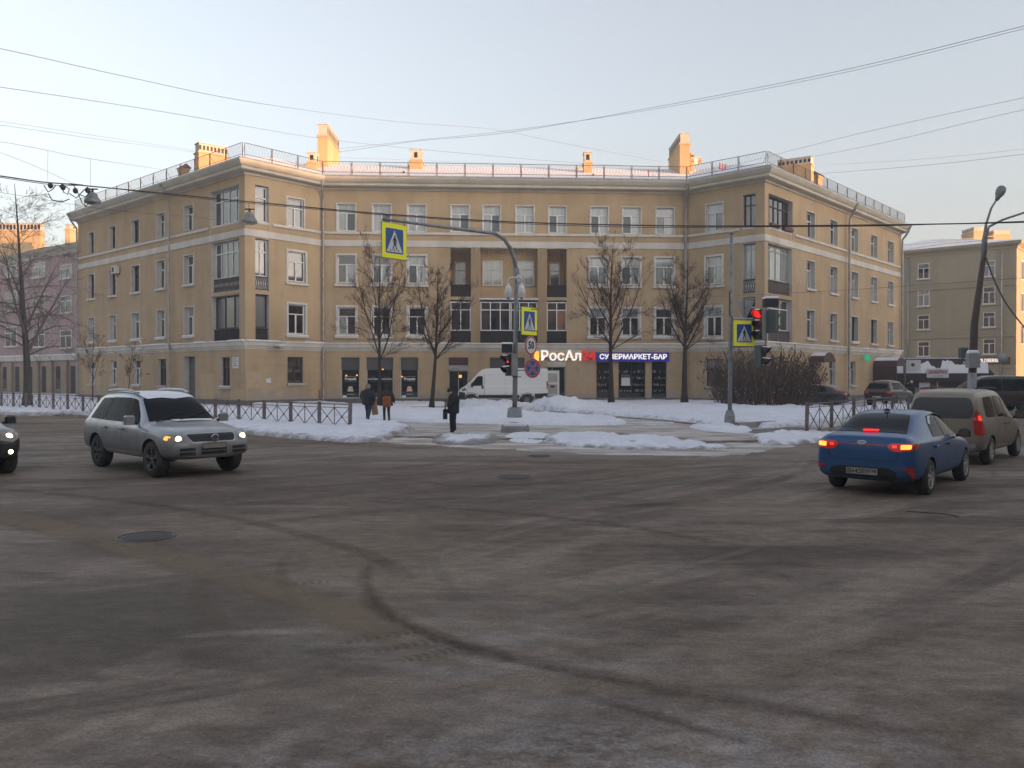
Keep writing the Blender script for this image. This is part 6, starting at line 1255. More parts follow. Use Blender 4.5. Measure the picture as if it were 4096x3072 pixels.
wire([(1480, 643, 58), (1650, 636, 50), (1900, 622, 42), (2212, 600, 34)], .007, 'cable', 'thin wire crossing the right wing at second floor height')
wire([(1950, 541, 46), (2030, 528, 40), (2120, 520, 30)], .007, 'cable', 'thin wire reaching the head of the leaning lamp post')
wire([(2129, 555, 30), (2150, 610, 29), (2180, 665, 28), (2240, 740, 27)], .03, 'cable', 'cable drooping to the right from the leaning lamp post', 'overhead_cable', cat='cable')
# knot of cable, clamps and insulators at the left
kn = thing('cable_knot', 'tangle of looped cable and insulators left of the hanging lamp', 'cable clamp', tuple(at(160, 405, 31.5)))
m = MB()
for loop in ([(128, 404), (134, 398), (155, 397), (180, 400)], [(134, 398), (137, 415), (146, 420), (150, 408), (140, 402)], [(95, 400), (104, 415), (115, 408), (120, 400)], [(150, 418), (165, 428), (180, 412), (190, 404)], [(160, 402), (170, 420), (185, 425), (197, 412)], [(105, 418), (112, 432), (135, 436), (150, 430)], [(170, 420), (178, 440), (186, 446), (192, 438)]):
    m.tube([at(u, v, 31.5) for u, v in loop], .02, 5)
m.build('loop', M_['cable'], kn, True)
for u, v in ((109, 401), (136, 405), (163, 412), (189, 411)): m = MB(); m.lathe([(0, .12), (.07, .08), (.1, 0), (.07, -.08), (0, -.12)], 10, 0, Matrix.Translation(at(u, v, 31.5))); m.build('insulator', M_['cable'], kn, True)

# ------------------------------------------------------------------ trees
def tree(name, label, base, H, trunk_r, fork, n_lead, spread, seed, cat='tree', droop=0, up=.75, twig_n=9, bark='bark', tw='twig', group='bare trees in front of the shops', snow_on=True, cone=1.0, side=18, lead_h=1.0):
    rg = random.Random(seed); t = thing(name, label, cat, (base[0], base[1], base[2]), 0, group); tk, cr, sn = MB(), MB(), MB(); B = Vector((0, 0, 0))
    def curve(p, d, L, r0, n, rise, wob, r1=.0035, dr=0):
        pts = [p]; rs = [r0]; dd = d.normalized()
        for i in range(n):
            dd = (dd + Vector((rg.gauss(0, wob), rg.gauss(0, wob), rise - dr * i / n + rg.gauss(0, wob * .5)))).normalized(); pts.append(pts[-1] + dd * L / n); rs.append(r1 + (r0 - r1) * (1 - (i + 1) / n) ** .9)
        return pts, rs
    def twigs(pts, rs, n, L, lev):
        for _ in range(n):
            f = rg.uniform(.15, 1) * (len(pts) - 1); i = min(len(pts) - 2, int(f)); p = pts[i].lerp(pts[i + 1], f - i); d = (pts[i + 1] - pts[i]).normalized()
            a = d.cross(Vector((rg.gauss(0, 1), rg.gauss(0, 1), rg.gauss(0, 1)))).normalized(); l = L * rg.uniform(.45, 1.15) * (1.1 - .4 * f / (len(pts) - 1))
            q, qr = curve(p, d * .8 + a * rg.uniform(.35, .75), l, max(.0065, rs[i] * .45) if lev == 0 else .0055, 4, .11, .09, .0045, .30 * droop + (.1 if d.z < .4 else 0))
            cr.tube(q, qr, 3, 0, False, smooth=False)
            if lev < 2: twigs(q, qr, 5 if lev == 0 else 3, l * .5, lev + 1)
    n = 14; stem, _ = curve(B, Vector((rg.uniform(-.03, .03), rg.uniform(-.03, .03), 1)), H * .97, trunk_r, n, .05, .016)
    sr = [trunk_r * (1 - .95 * (i / n) ** .8) * (1.35 if i == 0 else 1) for i in range(n + 1)]; tk.tube(stem, sr, 9)
    def at_stem(f): x = f * n; i = min(n - 1, int(x)); return stem[i].lerp(stem[i + 1], x - i), sr[i] + (sr[i + 1] - sr[i]) * (x - i)
    for k in range(n_lead):                      # ascending leaders from the fork
        f = (fork / H) + (k / n_lead) * .25 * rg.uniform(.6, 1.3); p, r = at_stem(min(f, .9)); a = 2 * math.pi * (k * .381 + rg.uniform(-.06, .06)); L = H * (1 - f) * rg.uniform(.62, .90) * lead_h
        d = Vector((math.cos(a) * spread, math.sin(a) * spread, up)); pts, rs = curve(p, d, L, r * .6, 8, .09, .055, .005, .22 * droop); cr.tube(pts, rs, 5, 0, False); twigs(pts, rs, twig_n, L * .34, 0)
        if snow_on: sn.tube([pts[i] + Vector((0, 0, rs[i] * .8)) for i in range(4)], [rs[i] * .5 for i in range(4)], 4, 0, False)
    for k in range(side):
        f = fork / H * .95 + (.95 - fork / H) * (k + .5) / side; p, r = at_stem(f); a = k * 2.4 + rg.uniform(-.4, .4); low = k < side * .35; L = H * (.13 + .20 * (1 - f)) * rg.uniform(.7, 1.2) * cone
        d = Vector((math.cos(a), math.sin(a), rg.uniform(.35, .9) if not droop else rg.uniform(.1, .6))); pts, rs = curve(p, d, L, max(.008, r * .32), 6, .06, .08, .003, (.35 if low else 0) + .3 * droop); cr.tube(pts, rs, 4, 0, False); twigs(pts, rs, max(5, twig_n - 2), L * .45, 0)
    tk.build('trunk', M_[bark], t); cr.build('crown', M_[tw], t)
    if snow_on and sn.v: sn.build('snow_cover', M_['snow'], t)
    return t
tree('linden_tree', 'slender bare linden in front of the left shop windows, behind the two walkers', (-8.3, 51.2, .15), 10.4, .14, 2.9, 7, .42, 11, twig_n=15)
tree('linden_tree', 'bare linden with wide low fork standing between the café windows and the white van', (-4.95, 50.4, .15), 9.0, .15, 3.0, 9, .62, 22, twig_n=15, up=.62)
tree('linden_tree', 'tallest bare linden, rising in front of the blue shop fascia', (6.55, 54.0, .25), 11.2, .19, 3.6, 9, .52, 33, twig_n=15)
tree('linden_tree', 'bare linden with thick trunk by the right inner corner downpipe', (11.5, 54.6, .25), 9.8, .22, 3.6, 10, .6, 44, twig_n=15)
tree('street_tree', 'large bare grey tree with drooping twigs beside the left fence', (-29.3, 49.5, .2), 13.9, .26, 3.2, 5, .55, 55, droop=1, up=.95, twig_n=12, bark='bark_grey', tw='twig_grey', group='bare trees along the left street', cone=1.2, side=38, lead_h=.72)
tree('sapling', 'thin young tree near the left end of the left wing', (-29.7, 58.0, .15), 5.4, .05, 1.6, 5, .3, 66, twig_n=6, group='bare trees along the left street', side=8, snow_on=False)
tree('sapling', 'thin young tree between the second and third ground floor windows', (-27.0, 57.6, .15), 4.5, .04, 1.3, 4, .4, 77, twig_n=6, group='bare trees along the left street', side=8, snow_on=False)
# big shrub at the right
rg = random.Random(9); sh = thing('shrub', 'large dense leafless shrub with brown seed heads in front of the right wing', 'shrub', (14.0, 45.5, .2)); st_, lf, sn = MB(), MB(), MB()
for k in range(620):
    a = rg.uniform(0, 2 * math.pi); q = math.sqrt(rg.random()); bx, by = 14.0 + q * math.cos(a) * 2.6, 45.5 + q * math.sin(a) * 1.4
    env = 3.55 if bx < 14.8 else 3.55 - (bx - 14.8) * .55; h = env * rg.uniform(.72, 1.02) * (1 - .12 * q * q)
    lean = Vector(((bx - 14.0) * .13 + rg.gauss(0, .16), (by - 45.5) * .15 + rg.gauss(0, .15), 1)); p = Vector((bx, by, .15)); pts = [p]; d = lean.normalized(); n = 5
    for i in range(n): d = (d + Vector((rg.gauss(0, .07), rg.gauss(0, .07), 0))).normalized(); pts.append(pts[-1] + d * h / n)
    st_.tube(pts, [.016, .014, .012, .009, .007, .004], 3, 0, False, smooth=False)
    for j in range(7):
        i = rg.randrange(1, n); p = pts[i].lerp(pts[i + 1], rg.random()); dd = (d * .7 + Vector((rg.gauss(0, .5), rg.gauss(0, .5), .3))).normalized(); l = rg.uniform(.25, .6); st_.tube([p, p + dd * l * .5, p + dd * l + Vector((0, 0, .05))], [.006, .005, .003], 3, 0, False, smooth=False)
        if rg.random() < .30 + (.4 if bx > 14.2 else 0) :
            for _ in range(2):
                c = p + dd * l * rg.uniform(.6, 1); u = Vector((rg.gauss(0, 1), rg.gauss(0, 1), rg.gauss(0, 1))).normalized() * .028; v_ = Vector((rg.gauss(0, .3), rg.gauss(0, .3), 1)).normalized() * .05; lf.add([c - u - v_, c + u - v_, c + u + v_, c - u + v_], [(0, 1, 2, 3)])
    if rg.random() < .12: p = pts[2]; sn.lathe([(0, .04), (.03, 0), (0, -.04)], 5, 0, Matrix.Translation(p))
st_.build('stems', M_['bush_stem'], sh, True); lf.build('dead_leaves', M_['dead_leaf'], sh, True); sn.build('snow_cover', M_['snow'], sh, True)
rg = random.Random(19); sh = thing('hedge', 'dark bare hedge beyond the parked van at the right edge', 'hedge', (41, 66, .1)); st_ = MB()
for k in range(500):
    p = Vector((rg.uniform(40.5, 50), rg.uniform(65, 67), .1)); st_.tube([p, p + Vector((rg.gauss(0, .2), 0, rg.uniform(.9, 2.1)))], [.02, .006], 3, 0, False, smooth=False)
st_.build('stems', M_['bush_stem'], sh, True)
# ------------------------------------------------------------------ vehicles  (local frame: x forward from the rear bumper, y left, z up)
def cast_panel(bvh, poly, axis, mats_, name, parent, off=.007, res=.06, sign=1, reach=6, label=None, bevel=False):
    """a polygon seen along an axis (side: x,z  front/rear: y,z  top: x,y) laid on the body surface"""
    b = bmesh.new(); f = b.faces.new([b.verts.new((p[0], p[1], 0)) for p in poly]); bmesh.ops.triangulate(b, faces=[f])
    xs = [p[0] for p in poly]; ys = [p[1] for p in poly]
    for lo, hi, nrm in ((min(xs), max(xs), (1, 0, 0)), (min(ys), max(ys), (0, 1, 0))):
        k = lo + res
        while k < hi - res * .3:
            bmesh.ops.bisect_plane(b, geom=b.verts[:] + b.edges[:] + b.faces[:], plane_co=(k * nrm[0], k * nrm[1], 0), plane_no=nrm); k += res
    bad = []
    for v in b.verts:
        a, c = v.co.x, v.co.y
        if axis == 'side': o, d = Vector((a, sign * reach, c)), Vector((0, -sign, 0))
        elif axis == 'end': o, d = Vector((sign * reach + (5 if sign > 0 else 0), a, c)), Vector((-sign, 0, 0))
        else: o, d = Vector((a, c, 5)), Vector((0, 0, -1))
        h, n_, _, _ = bvh.ray_cast(o, d)
        if h is None: bad.append(v); continue
        if n_.dot(d) > 0: n_ = -n_
        v.co = h + n_ * off
    if bad: bmesh.ops.delete(b, geom=bad, context='VERTS')
    bmesh.ops.recalc_face_normals(b, faces=b.faces)
    me = bpy.data.meshes.new(name); b.to_mesh(me); b.free()
    want = {'side': Vector((0, sign, 0)), 'end': Vector((sign, 0, 0)), 'top': Vector((0, 0, 1))}[axis]
    if sum(p.normal.dot(want) * p.area for p in me.polygons) < 0: me.flip_normals()
    for p in me.polygons: p.use_smooth = True
    me.materials.append(M_['car_glass_side'] if name == 'side_window' else mats_); o = link_mesh(name, me, parent)
    if label: o['label'] = label
    return o
def round_poly(pts, r=.05, n=3):
    out = []
    for i in range(len(pts)):
        p = Vector(pts[i]).to_2d() if len(pts[i]) > 2 else Vector(pts[i]); a = Vector(pts[i - 1]); c = Vector(pts[(i + 1) % len(pts)])
        d1, d2 = (a - p), (c - p); k1, k2 = min(r, d1.length * .4), min(r, d2.length * .4); q1, q2 = p + d1.normalized() * k1, p + d2.normalized() * k2
        for j in range(n + 1): t = j / n; out.append(tuple(q1 * (1 - t) ** 2 + p * 2 * t * (1 - t) + q2 * t * t))
    return out
def body_mesh(st, wheels, wr, paint, parent, arch=1.14, wy=.5, lip=True):
    m = MB(); rows = []
    for (x, zb, w_, zm, zbelt, zt, wt) in st:
        half = [(0, zb), (w_ * .72, zb), (w_ * .955, zb + .05), (w_, zm), (w_ * .992, (zm + zbelt) / 2 + .02), (w_ * .965, zbelt - .015), (w_ * .945, zbelt + .02), (wt + (w_ * .945 - wt) * .12, zt - .075), (wt * .93, zt - .018), (wt * .5, zt), (0, zt)]
        if zt - zbelt < .16: half[6] = (w_ * .93, zbelt + .02); half[7] = (wt, zt - .03); half[8] = (wt * .9, zt - .008)
        loop = [(x, y, z) for y, z in half] + [(x, -y, z) for y, z in half[-2:0:-1]]; rows.append(loop)
    n = len(rows[0]); V = [p for r in rows for p in r]
    F = [(i * n + k, (i + 1) * n + k, (i + 1) * n + (k + 1) % n, i * n + (k + 1) % n) for i in range(len(rows) - 1) for k in range(n)]
    F += [tuple(range(n)), tuple(len(V) - n + k for k in range(n - 1, -1, -1))]
    m.add(V, F, 0, True); o = m.build('body', [paint, M_['black']], None, fix=True)
    ss = o.modifiers.new('s', 'SUBSURF'); ss.levels = ss.render_levels = 2
    cut = MB()
    for x in wheels:
        for s in (1, -1): cut.cyl((x, s * wy, wr), (x, s * 1.4, wr), wr * arch, 28)
    c = cut.build('cut', [M_['black']], None, fix=True)
    bo = o.modifiers.new('b', 'BOOLEAN'); bo.operation = 'DIFFERENCE'; bo.object = c; bo.solver = 'EXACT'
    dg = bpy.context.evaluated_depsgraph_get(); dg.update(); me = bpy.data.meshes.new_from_object(o.evaluated_get(dg))
    bpy.data.objects.remove(o); bpy.data.objects.remove(c)
    while len(me.materials) > 2: me.materials.pop()
    for p in me.polygons:
        p.material_index = 0; p.use_smooth = True; c_ = p.center
        for x in wheels:
            if abs(math.hypot(c_.x - x, c_.z - wr) - wr * arch) < .02 and abs(c_.y) > wy - .02 and abs(p.normal.y) < .35 or (abs(abs(c_.y) - wy) < .004 and math.hypot(c_.x - x, c_.z - wr) < wr * arch): p.material_index = 1
        if c_.z < .26 and p.normal.z < -.6: p.material_index = 1
    b = bmesh.new(); b.from_mesh(me)
    for e in b.edges:
        if len(e.link_faces) == 2 and e.link_faces[0].normal.angle(e.link_faces[1].normal, 0) > R_(50): e.smooth = False
    bvh = BVHTree.FromBMesh(b); b.to_mesh(me); b.free(); me.name = 'body'
    ob = link_mesh('body', me, parent); return ob, bvh
def wheel(parent, x, y, r, w_, side, rim='rim_alloy', spokes=5, steer=0, rr=.62):
    M = Matrix.Translation((x, y, r)) @ Matrix.Rotation(steer, 4, 'Z'); s = 1 if side > 0 else -1
    t = MB(); h = w_ / 2; t.lathe([(r * rr, -h), (r * .88, -h * 1.02), (r * .97, -h * .8), (r, -h * .4), (r, h * .4), (r * .97, h * .8), (r * .88, h * 1.02), (r * rr, h)], 36, 0, M, True, 'y')
    t.lathe([(r * rr, -h), (r * rr, h)], 30, 1, M, True, 'y'); t.lathe([(0, s * h * .2), (r * rr, s * h * .2)], 30, 1, M, False, 'y')
    wo_ = t.build('wheel', [M_['rubber'], M_['black']], parent)
    m = MB(); R = r * rr; o = s * h
    m.lathe([(R * .93, o * .55), (R * .96, o * .98), (R * 1.02, o * 1.0), (R * 1.02, o * .85)], 32, 0, M, True, 'y'); m.lathe([(0, o * .92), (R * .17, o * .9), (R * .2, o * .7), (R * .2, o * .3)], 16, 0, M, True, 'y')
    for k in range(spokes):
        Q = M @ Matrix.Rotation(2 * math.pi * k / spokes, 4, 'Y'); a, b = R * .10, R * .17
        m.add([(-a, o * .85, R * .15), (a, o * .85, R * .15), (b, o * .93, R * .95), (-b, o * .93, R * .95), (-a, o * .55, R * .15), (a, o * .55, R * .15), (b, o * .62, R * .95), (-b, o * .62, R * .95)], [(0, 1, 2, 3), (0, 4, 5, 1), (1, 5, 6, 2), (3, 2, 6, 7), (0, 3, 7, 4)], 0, False, Q)
    m.build('rim', M_[rim], wo_); return wo_
def mirror_(parent, x, y, z, m_, s, w_=.2, h=.16, glass=True, facing_=-1):
    t = MB(); t.bbox(x - .06, x + .06, y - w_ / 2, y + w_ / 2, z - h / 2, z + h / 2, .035, 0)
    t.tube([(x, y - s * w_ * .35, z - h * .2), (x, y - s * w_ * .75, z - h * .45)], .03, 6, 1)
    o = t.build('mirror', [M_[m_], M_['black']], parent, fix=True)
    if glass: g = MB(); g.box(x - .066, x - .061, y - w_ * .4, y + w_ * .4, z - h * .38, z + h * .3, 0); g.build('mirror_glass', M_['lamp_glass'], o)
def line_strip(bvh, pts, parent, name='door_seam', m_='black', sign=1, w_=.008, axis='side', off=.004):
    for s in ((1, -1) if sign == 0 else (sign,)):
        for a, b in zip(pts, pts[1:]):
            d = (Vector(b) - Vector(a)); l = d.length; n_ = Vector((-d.y, d.x)) / l * w_ / 2; A, B = Vector(a), Vector(b)
            cast_panel(bvh, [tuple(A + n_), tuple(B + n_), tuple(B - n_), tuple(A - n_)], axis, M_[m_], name, parent, off, .12, s)
def place(name, label, cat, rear_axle, heading, xr, group=None, z=0.0):
    """thing whose local x=xr (rear axle) sits at rear_axle (x,y), pointing along heading"""
    h = Vector((heading[0], heading[1], 0)).normalized(); a = math.atan2(h.y, h.x); l = Vector((rear_axle[0], rear_axle[1], z)) - h * xr
    return thing(name, label, cat, tuple(l), a, group)
def plate_(parent, x, y, z, s, text=None, m_='plate_white', w_=.52):
    M = facing((x, y, z), s, 0); t = MB(); t.bbox(-w_ / 2, w_ / 2, -.056, .056, -.006, .006, .003, 0, M)
    o = t.build('number_plate', M_[m_], parent)
    if text:
        t = MB(); add_text(t, text[0], .098, M @ Matrix.Translation((-.055, -.002, .010)), 0, .002, .0012, .36); add_text(t, text[1], .075, M @ Matrix.Translation((.19, .008, .010)), 0, .002, .001, .105); t.box(-w_ / 2 + .01, w_ / 2 - .01, .047, .05, .006, .008, 0, M); t.box(-w_ / 2 + .01, w_ / 2 - .01, -.05, -.047, .006, .008, 0, M); t.box(.133, .136, -.047, .047, .006, .008, 0, M); t.build('lettering', M_['black_sign'], o)
dirty('silver_paint', (.37, .385, .41), (.085, .073, .063), .35, 1.25, .28, .75, amt=.8)
dirty('blue_paint', (.008, .070, .205), (.04, .06, .085), .1, .8, .32, .2, amt=.6, coat=.35)
dirty('beige_paint', (.27, .225, .175), (.12, .095, .07), .2, 1.7, .4, .3, amt=.75, coat=.3)
dirty('van_white', (.72, .72, .69), (.25, .23, .20), .2, .9, .4, 0, amt=.7, coat=.3)
dirty('dark_paint', (.025, .022, .024), (.06, .05, .045), .2, .9, .35, .2, amt=.6)
dirty('maroon_paint', (.035, .012, .016), (.06, .045, .04), .2, .9, .35, .2, amt=.6)

# --- silver off-roader, front three quarter view
suv = place('suv', 'silver off-road estate car with snowy roof and both headlights lit', 'car', (-8.93, 19.5), (.735, -.678), .98)
st = [(.0, .50, .70, .72, .80, .90, .62), (.03, .42, .84, .70, .95, 1.04, .72), (.14, .38, .92, .68, 1.03, 1.14, .78), (.30, .36, .945, .68, 1.06, 1.45, .66), (.48, .35, .955, .68, 1.06, 1.64, .63), (.75, .34, .96, .68, 1.05, 1.70, .635), (1.4, .33, .96, .68, 1.04, 1.735, .65), (2.2, .33, .96, .68, 1.03, 1.725, .65), (2.62, .33, .96, .68, 1.02, 1.66, .63), (2.95, .33, .96, .68, 1.01, 1.46, .66), (3.28, .33, .96, .68, 1.00, 1.20, .74), (3.42, .33, .96, .68, .985, 1.085, .80), (3.8, .34, .955, .66, .96, 1.06, .80), (4.2, .36, .94, .64, .91, 1.00, .76), (4.48, .38, .90, .60, .84, .93, .70), (4.66, .40, .82, .56, .74, .84, .62), (4.75, .44, .70, .54, .64, .70, .52)]
WB = (.98, 3.835); body, bv = body_mesh(st, WB, .375, M_['silver_paint'], suv)
for s in (1, -1):
    cast_panel(bv, round_poly([(2.42, 1.09), (3.16, 1.07), (2.98, 1.25), (2.62, 1.56), (2.42, 1.60)], .05), 'side', M_['car_glass'], 'side_window', body, sign=s)
    cast_panel(bv, round_poly([(1.42, 1.10), (2.36, 1.09), (2.36, 1.61), (1.46, 1.61)], .05), 'side', M_['car_glass'], 'side_window', body, sign=s); cast_panel(bv, round_poly([(.55, 1.12), (1.35, 1.10), (1.39, 1.60), (.80, 1.58)], .06), 'side', M_['car_glass'], 'side_window', body, sign=s)
    for px_ in ((1.38, 1.41), (2.38, 2.40)): cast_panel(bv, [(px_[0], 1.09), (px_[1] + .02, 1.09), (px_[1] + .02, 1.61), (px_[0], 1.61)], 'side', M_['black'], 'window_pillar', body, .004, sign=s)
    line_strip(bv, [(2.39, 1.06), (2.39, .48), (2.45, .40), (3.18, .40), (3.26, .75), (3.24, .98)], body, sign=s); line_strip(bv, [(2.37, .42), (1.62, .42), (1.38, .75), (1.36, 1.05)], body, sign=s)
    cast_panel(bv, [(1.4, .40), (3.35, .40), (3.35, .50), (1.4, .50)], 'side', M_['signal_grey'], 'side_skirt', body, .012, sign=s)
    for x in (2.05, 1.1): t = MB(); t.bbox(x + .3, x + .5, s * .97 - .02, s * .97 + .02, .93, .97, .008); t.build('door_handle', M_['silver_paint'], body)
    rs = [(.75, s * .56, 1.735), (.85, s * .58, 1.745), (1.3, s * .60, 1.77), (2.1, s * .60, 1.765), (2.35, s * .58, 1.725), (2.45, s * .57, 1.72)]; t = MB(); t.tube(rs, .022, 6); t.build('roof_rail', M_['silver_paint'], body)
    t = MB(); t.tube([(p[0], p[1], p[2] + .024) for p in rs[1:4]], .016, 5); t.build('snow_cover', M_['snow'], body)
cast_panel(bv, round_poly([(3.36, -.74), (3.36, .74), (2.66, .58), (2.66, -.58)], .06), 'top', M_['car_glass'], 'windscreen', body, res=.1)
cast_panel(bv, [(2.60, -.56), (2.72, -.50), (2.70, -.2), (2.75, .1), (2.71, .3), (2.64, .57), (.9, .56), (.9, -.56)], 'top', M_['snow'], 'snow_cover', body, .018, .12, label='thin snow lying on the roof')
cast_panel(bv, [(3.37, -.3), (3.44, -.2), (3.43, .3), (3.45, .6), (3.37, .66)], 'top', M_['snow'], 'snow_cover', body, .02, .1)
for a, b in ((-.15, .5), (-.62, -.05)): t = MB(); t.tube([(3.42, a, 1.12), (3.16, b + .1, 1.31)], .012, 4); t.build('wiper', M_['black'], body)
cast_panel(bv, round_poly([(-.47, .73), (.47, .73), (.55, .905), (-.55, .905)], .04), 'end', M_['chrome'], 'grille_frame', body, .006, sign=1)
cast_panel(bv, round_poly([(-.45, .745), (.45, .745), (.52, .89), (-.52, .89)], .04), 'end', M_['black'], 'grille', body, .012, sign=1)
for z in (.79, .84): cast_panel(bv, [(-.47, z - .004), (.47, z - .004), (.47, z + .004), (-.47, z + .004)], 'end', M_['rubber'], 'grille_bar', body, .018, sign=1)
for a, b in ((-.28, .28), (.40, .72), (-.72, -.40)):
    for z in (.52, .60): cast_panel(bv, round_poly([(a, z - .03), (b, z - .03), (b, z + .03), (a, z + .03)], .02), 'end', M_['black'], 'air_intake', body, .006, sign=1)
cast_panel(bv, [(-.8, .40), (.8, .40), (.8, .47), (-.8, .47)], 'end', M_['signal_grey'], 'skid_strip', body, .01, sign=1)
M = facing((4.765, 0, .815), 1, 0); t = MB(); t.lathe([(.072, 0), (.085, .01), (.085, .02), (.07, .02)], 24, 0, M)
def bar(t, a, b, w_=.012): a, b = Vector(a), Vector(b); d = (b - a).normalized(); n_ = Vector((-d.y, d.x)) * w_ / 2; t.add([(*(a + n_), .02), (*(a - n_), .02), (*(b - n_), .02), (*(b + n_), .02)], [(0, 1, 2, 3)], 0, False, M)
for a, b in (((-.022, .066), (0, .01)), ((.022, .066), (0, .01)), ((-.062, .035), (-.028, -.055)), ((-.028, -.055), (0, -.006)), ((0, -.006), (.028, -.055)), ((.028, -.055), (.062, .035))): bar(t, a, b)
t.build('emblem', M_['chrome'], body); plate_(body, 4.775, 0, .665, 1, None, 'plate_dirty')
for s in (1, -1):
    cast_panel(bv, round_poly([(s * .55, .75), (s * .60, .88), (s * .80, .90), (s * .865, .80), (s * .84, .74)] if s > 0 else [(s * .84, .74), (s * .865, .80), (s * .80, .90), (s * .60, .88), (s * .55, .75)], .03), 'end', M_['lamp_glass'], 'headlight', body, .008, .04, 1)
    t = MB(); t.lathe([(0, .045), (.045, .035), (.062, .0)], 14, 0, Matrix.Translation((4.61, s * .70, .815)), True, 'x'); t.build('headlight_bulb', M_['head_lamp'], body)
    cast_panel(bv, round_poly([(4.36, .80), (4.48, .78), (4.50, .85), (4.38, .87)], .02), 'side', M_['amber_lamp'], 'indicator', body, .01, sign=s)
    mirror_(body, 3.12, s * 1.06, 1.16, 'silver_paint', s, .22, .20, True, 1 if False else -1)
for x in WB:
    for s in (1, -1): wheel(suv, x, s * .80, .375, .25, s, 'rim_dirty', 5, R_(4) if x > 2 else 0)

# --- blue saloon, rear three quarter view
kia = place('sedan', 'blue saloon waiting at the right with its brake lights glowing', 'car', (6.74, 14.97), (.655, .755), 1.0)
st = [(.0, .42, .62, .60, .74, .84, .5), (.03, .33, .76, .58, .90, 1.02, .62), (.12, .28, .83, .56, .94, 1.065, .69), (.30, .26, .85, .56, .95, 1.075, .70), (.50, .25, .86, .56, .95, 1.12, .65), (.80, .24, .865, .56, .94, 1.26, .58), (1.20, .23, .87, .56, .94, 1.415, .54), (1.7, .22, .87, .56, .92, 1.465, .56), (2.3, .22, .87, .56, .91, 1.455, .565), (2.62, .22, .87, .56, .90, 1.40, .56), (3.0, .22, .87, .56, .89, 1.18, .63), (3.3, .22, .865, .56, .87, .98, .70), (3.7, .22, .855, .54, .83, .91, .68), (4.1, .24, .82, .50, .76, .82, .62), (4.32, .26, .74, .46, .66, .72, .54), (4.42, .32, .60, .44, .54, .58, .42)]
WB = (1.0, 3.6); body, bv = body_mesh(st, WB, .315, M_['blue_paint'], kia, wy=.45)
for s in (1, -1):
    cast_panel(bv, round_poly([(1.36, 1.0), (2.05, .985), (2.05, 1.36), (1.78, 1.36), (1.52, 1.24)], .05), 'side', M_['car_glass'], 'side_window', body, sign=s); cast_panel(bv, round_poly([(2.12, .975), (2.95, .95), (2.78, 1.13), (2.5, 1.30), (2.12, 1.34)], .05), 'side', M_['car_glass'], 'side_window', body, sign=s)
    line_strip(bv, [(2.09, .96), (2.09, .34), (3.05, .34), (3.13, .7), (3.08, .92)], body, sign=s); line_strip(bv, [(2.08, .34), (1.55, .34), (1.30, .62), (1.14, .92)], body, sign=s)
    for x in (1.45, 2.35): t = MB(); t.bbox(x - .22, x - .02, s * .875 - .02, s * .875 + .02, .82, .855, .008); t.build('door_handle', M_['blue_paint'], body)
    t = MB(); t.tube([(1.45, s * .60, 1.22), (1.62, s * .585, 1.335), (2.1, s * .60, 1.385), (2.5, s * .60, 1.345), (2.75, s * .63, 1.20)], .018, 5); t.build('wind_deflector', M_['black'], body)
    cast_panel(bv, [(1.5, 1.23), (1.68, 1.34), (1.95, 1.385), (1.95, 1.355), (1.75, 1.31), (1.58, 1.2)], 'side', M_['snow'], 'snow_cover', body, .012, .1, s)
    # tail lamp
    P = [(.40, .91), (.46, .83), (.56, .80), (.79, .83), (.81, .94), (.50, .955)]; P = [(s * a, b) for a, b in P]
    cast_panel(bv, round_poly(P, .03), 'end', M_['tail_lamp'], 'tail_light', body, .008, .04, -1); P = [(s * a, b) for a, b in ((.62, .845), (.77, .855), (.77, .925), (.62, .925))]
    cast_panel(bv, round_poly(P, .02), 'end', M_['brake_lamp'], 'brake_light', body, .013, .04, -1); P = [(s * a, b) for a, b in ((.49, .87), (.56, .87), (.56, .915), (.49, .915))]; cast_panel(bv, P, 'end', M_['tail_glow'], 'brake_light', body, .013, .04, -1)
    cast_panel(bv, round_poly([(.06, .84), (.20, .85), (.42, .955), (.08, .945)], .02), 'side', M_['tail_dim'], 'tail_light', body, .009, .04, s)
    P = [(s * a, b) for a, b in ((.60, .52), (.80, .55), (.80, .42), (.77, .34), (.73, .49))]; cast_panel(bv, P, 'end', M_['tail_dim'], 'reflector', body, .008, .04, -1)
    mirror_(body, 2.93, s * .97, 1.0, 'black', s, .2, .15, True, 1)
cast_panel(bv, round_poly([(.44, -.60), (1.20, -.46), (1.24, 0), (1.20, .46), (.44, .60), (.42, 0)], .06), 'top', M_['car_glass'], 'rear_window', body, .008, .1); cast_panel(bv, round_poly([(3.24, -.62), (3.24, .62), (2.66, .5), (2.66, -.5)], .06), 'top', M_['car_glass'], 'windscreen', body, res=.1)
line_strip(bv, [(-.60, .90), (-.56, .68), (-.50, .64), (.50, .64), (.56, .68), (.60, .90)], body, 'boot_seam', sign=-1, axis='end'); cast_panel(bv, [(-.42, .90), (.42, .90), (.42, .918), (-.42, .918)], 'end', M_['tail_dim'], 'light_strip', body, .008, .08, -1)
cast_panel(bv, round_poly([(-.50, .30), (.50, .30), (.58, .45), (.42, .52), (-.42, .52), (-.58, .45)], .05), 'end', M_['black'], 'bumper_insert', body, .006, .06, -1)
plate_(body, -.035, .0, .445, -1, ('В642ВУ', '198'))
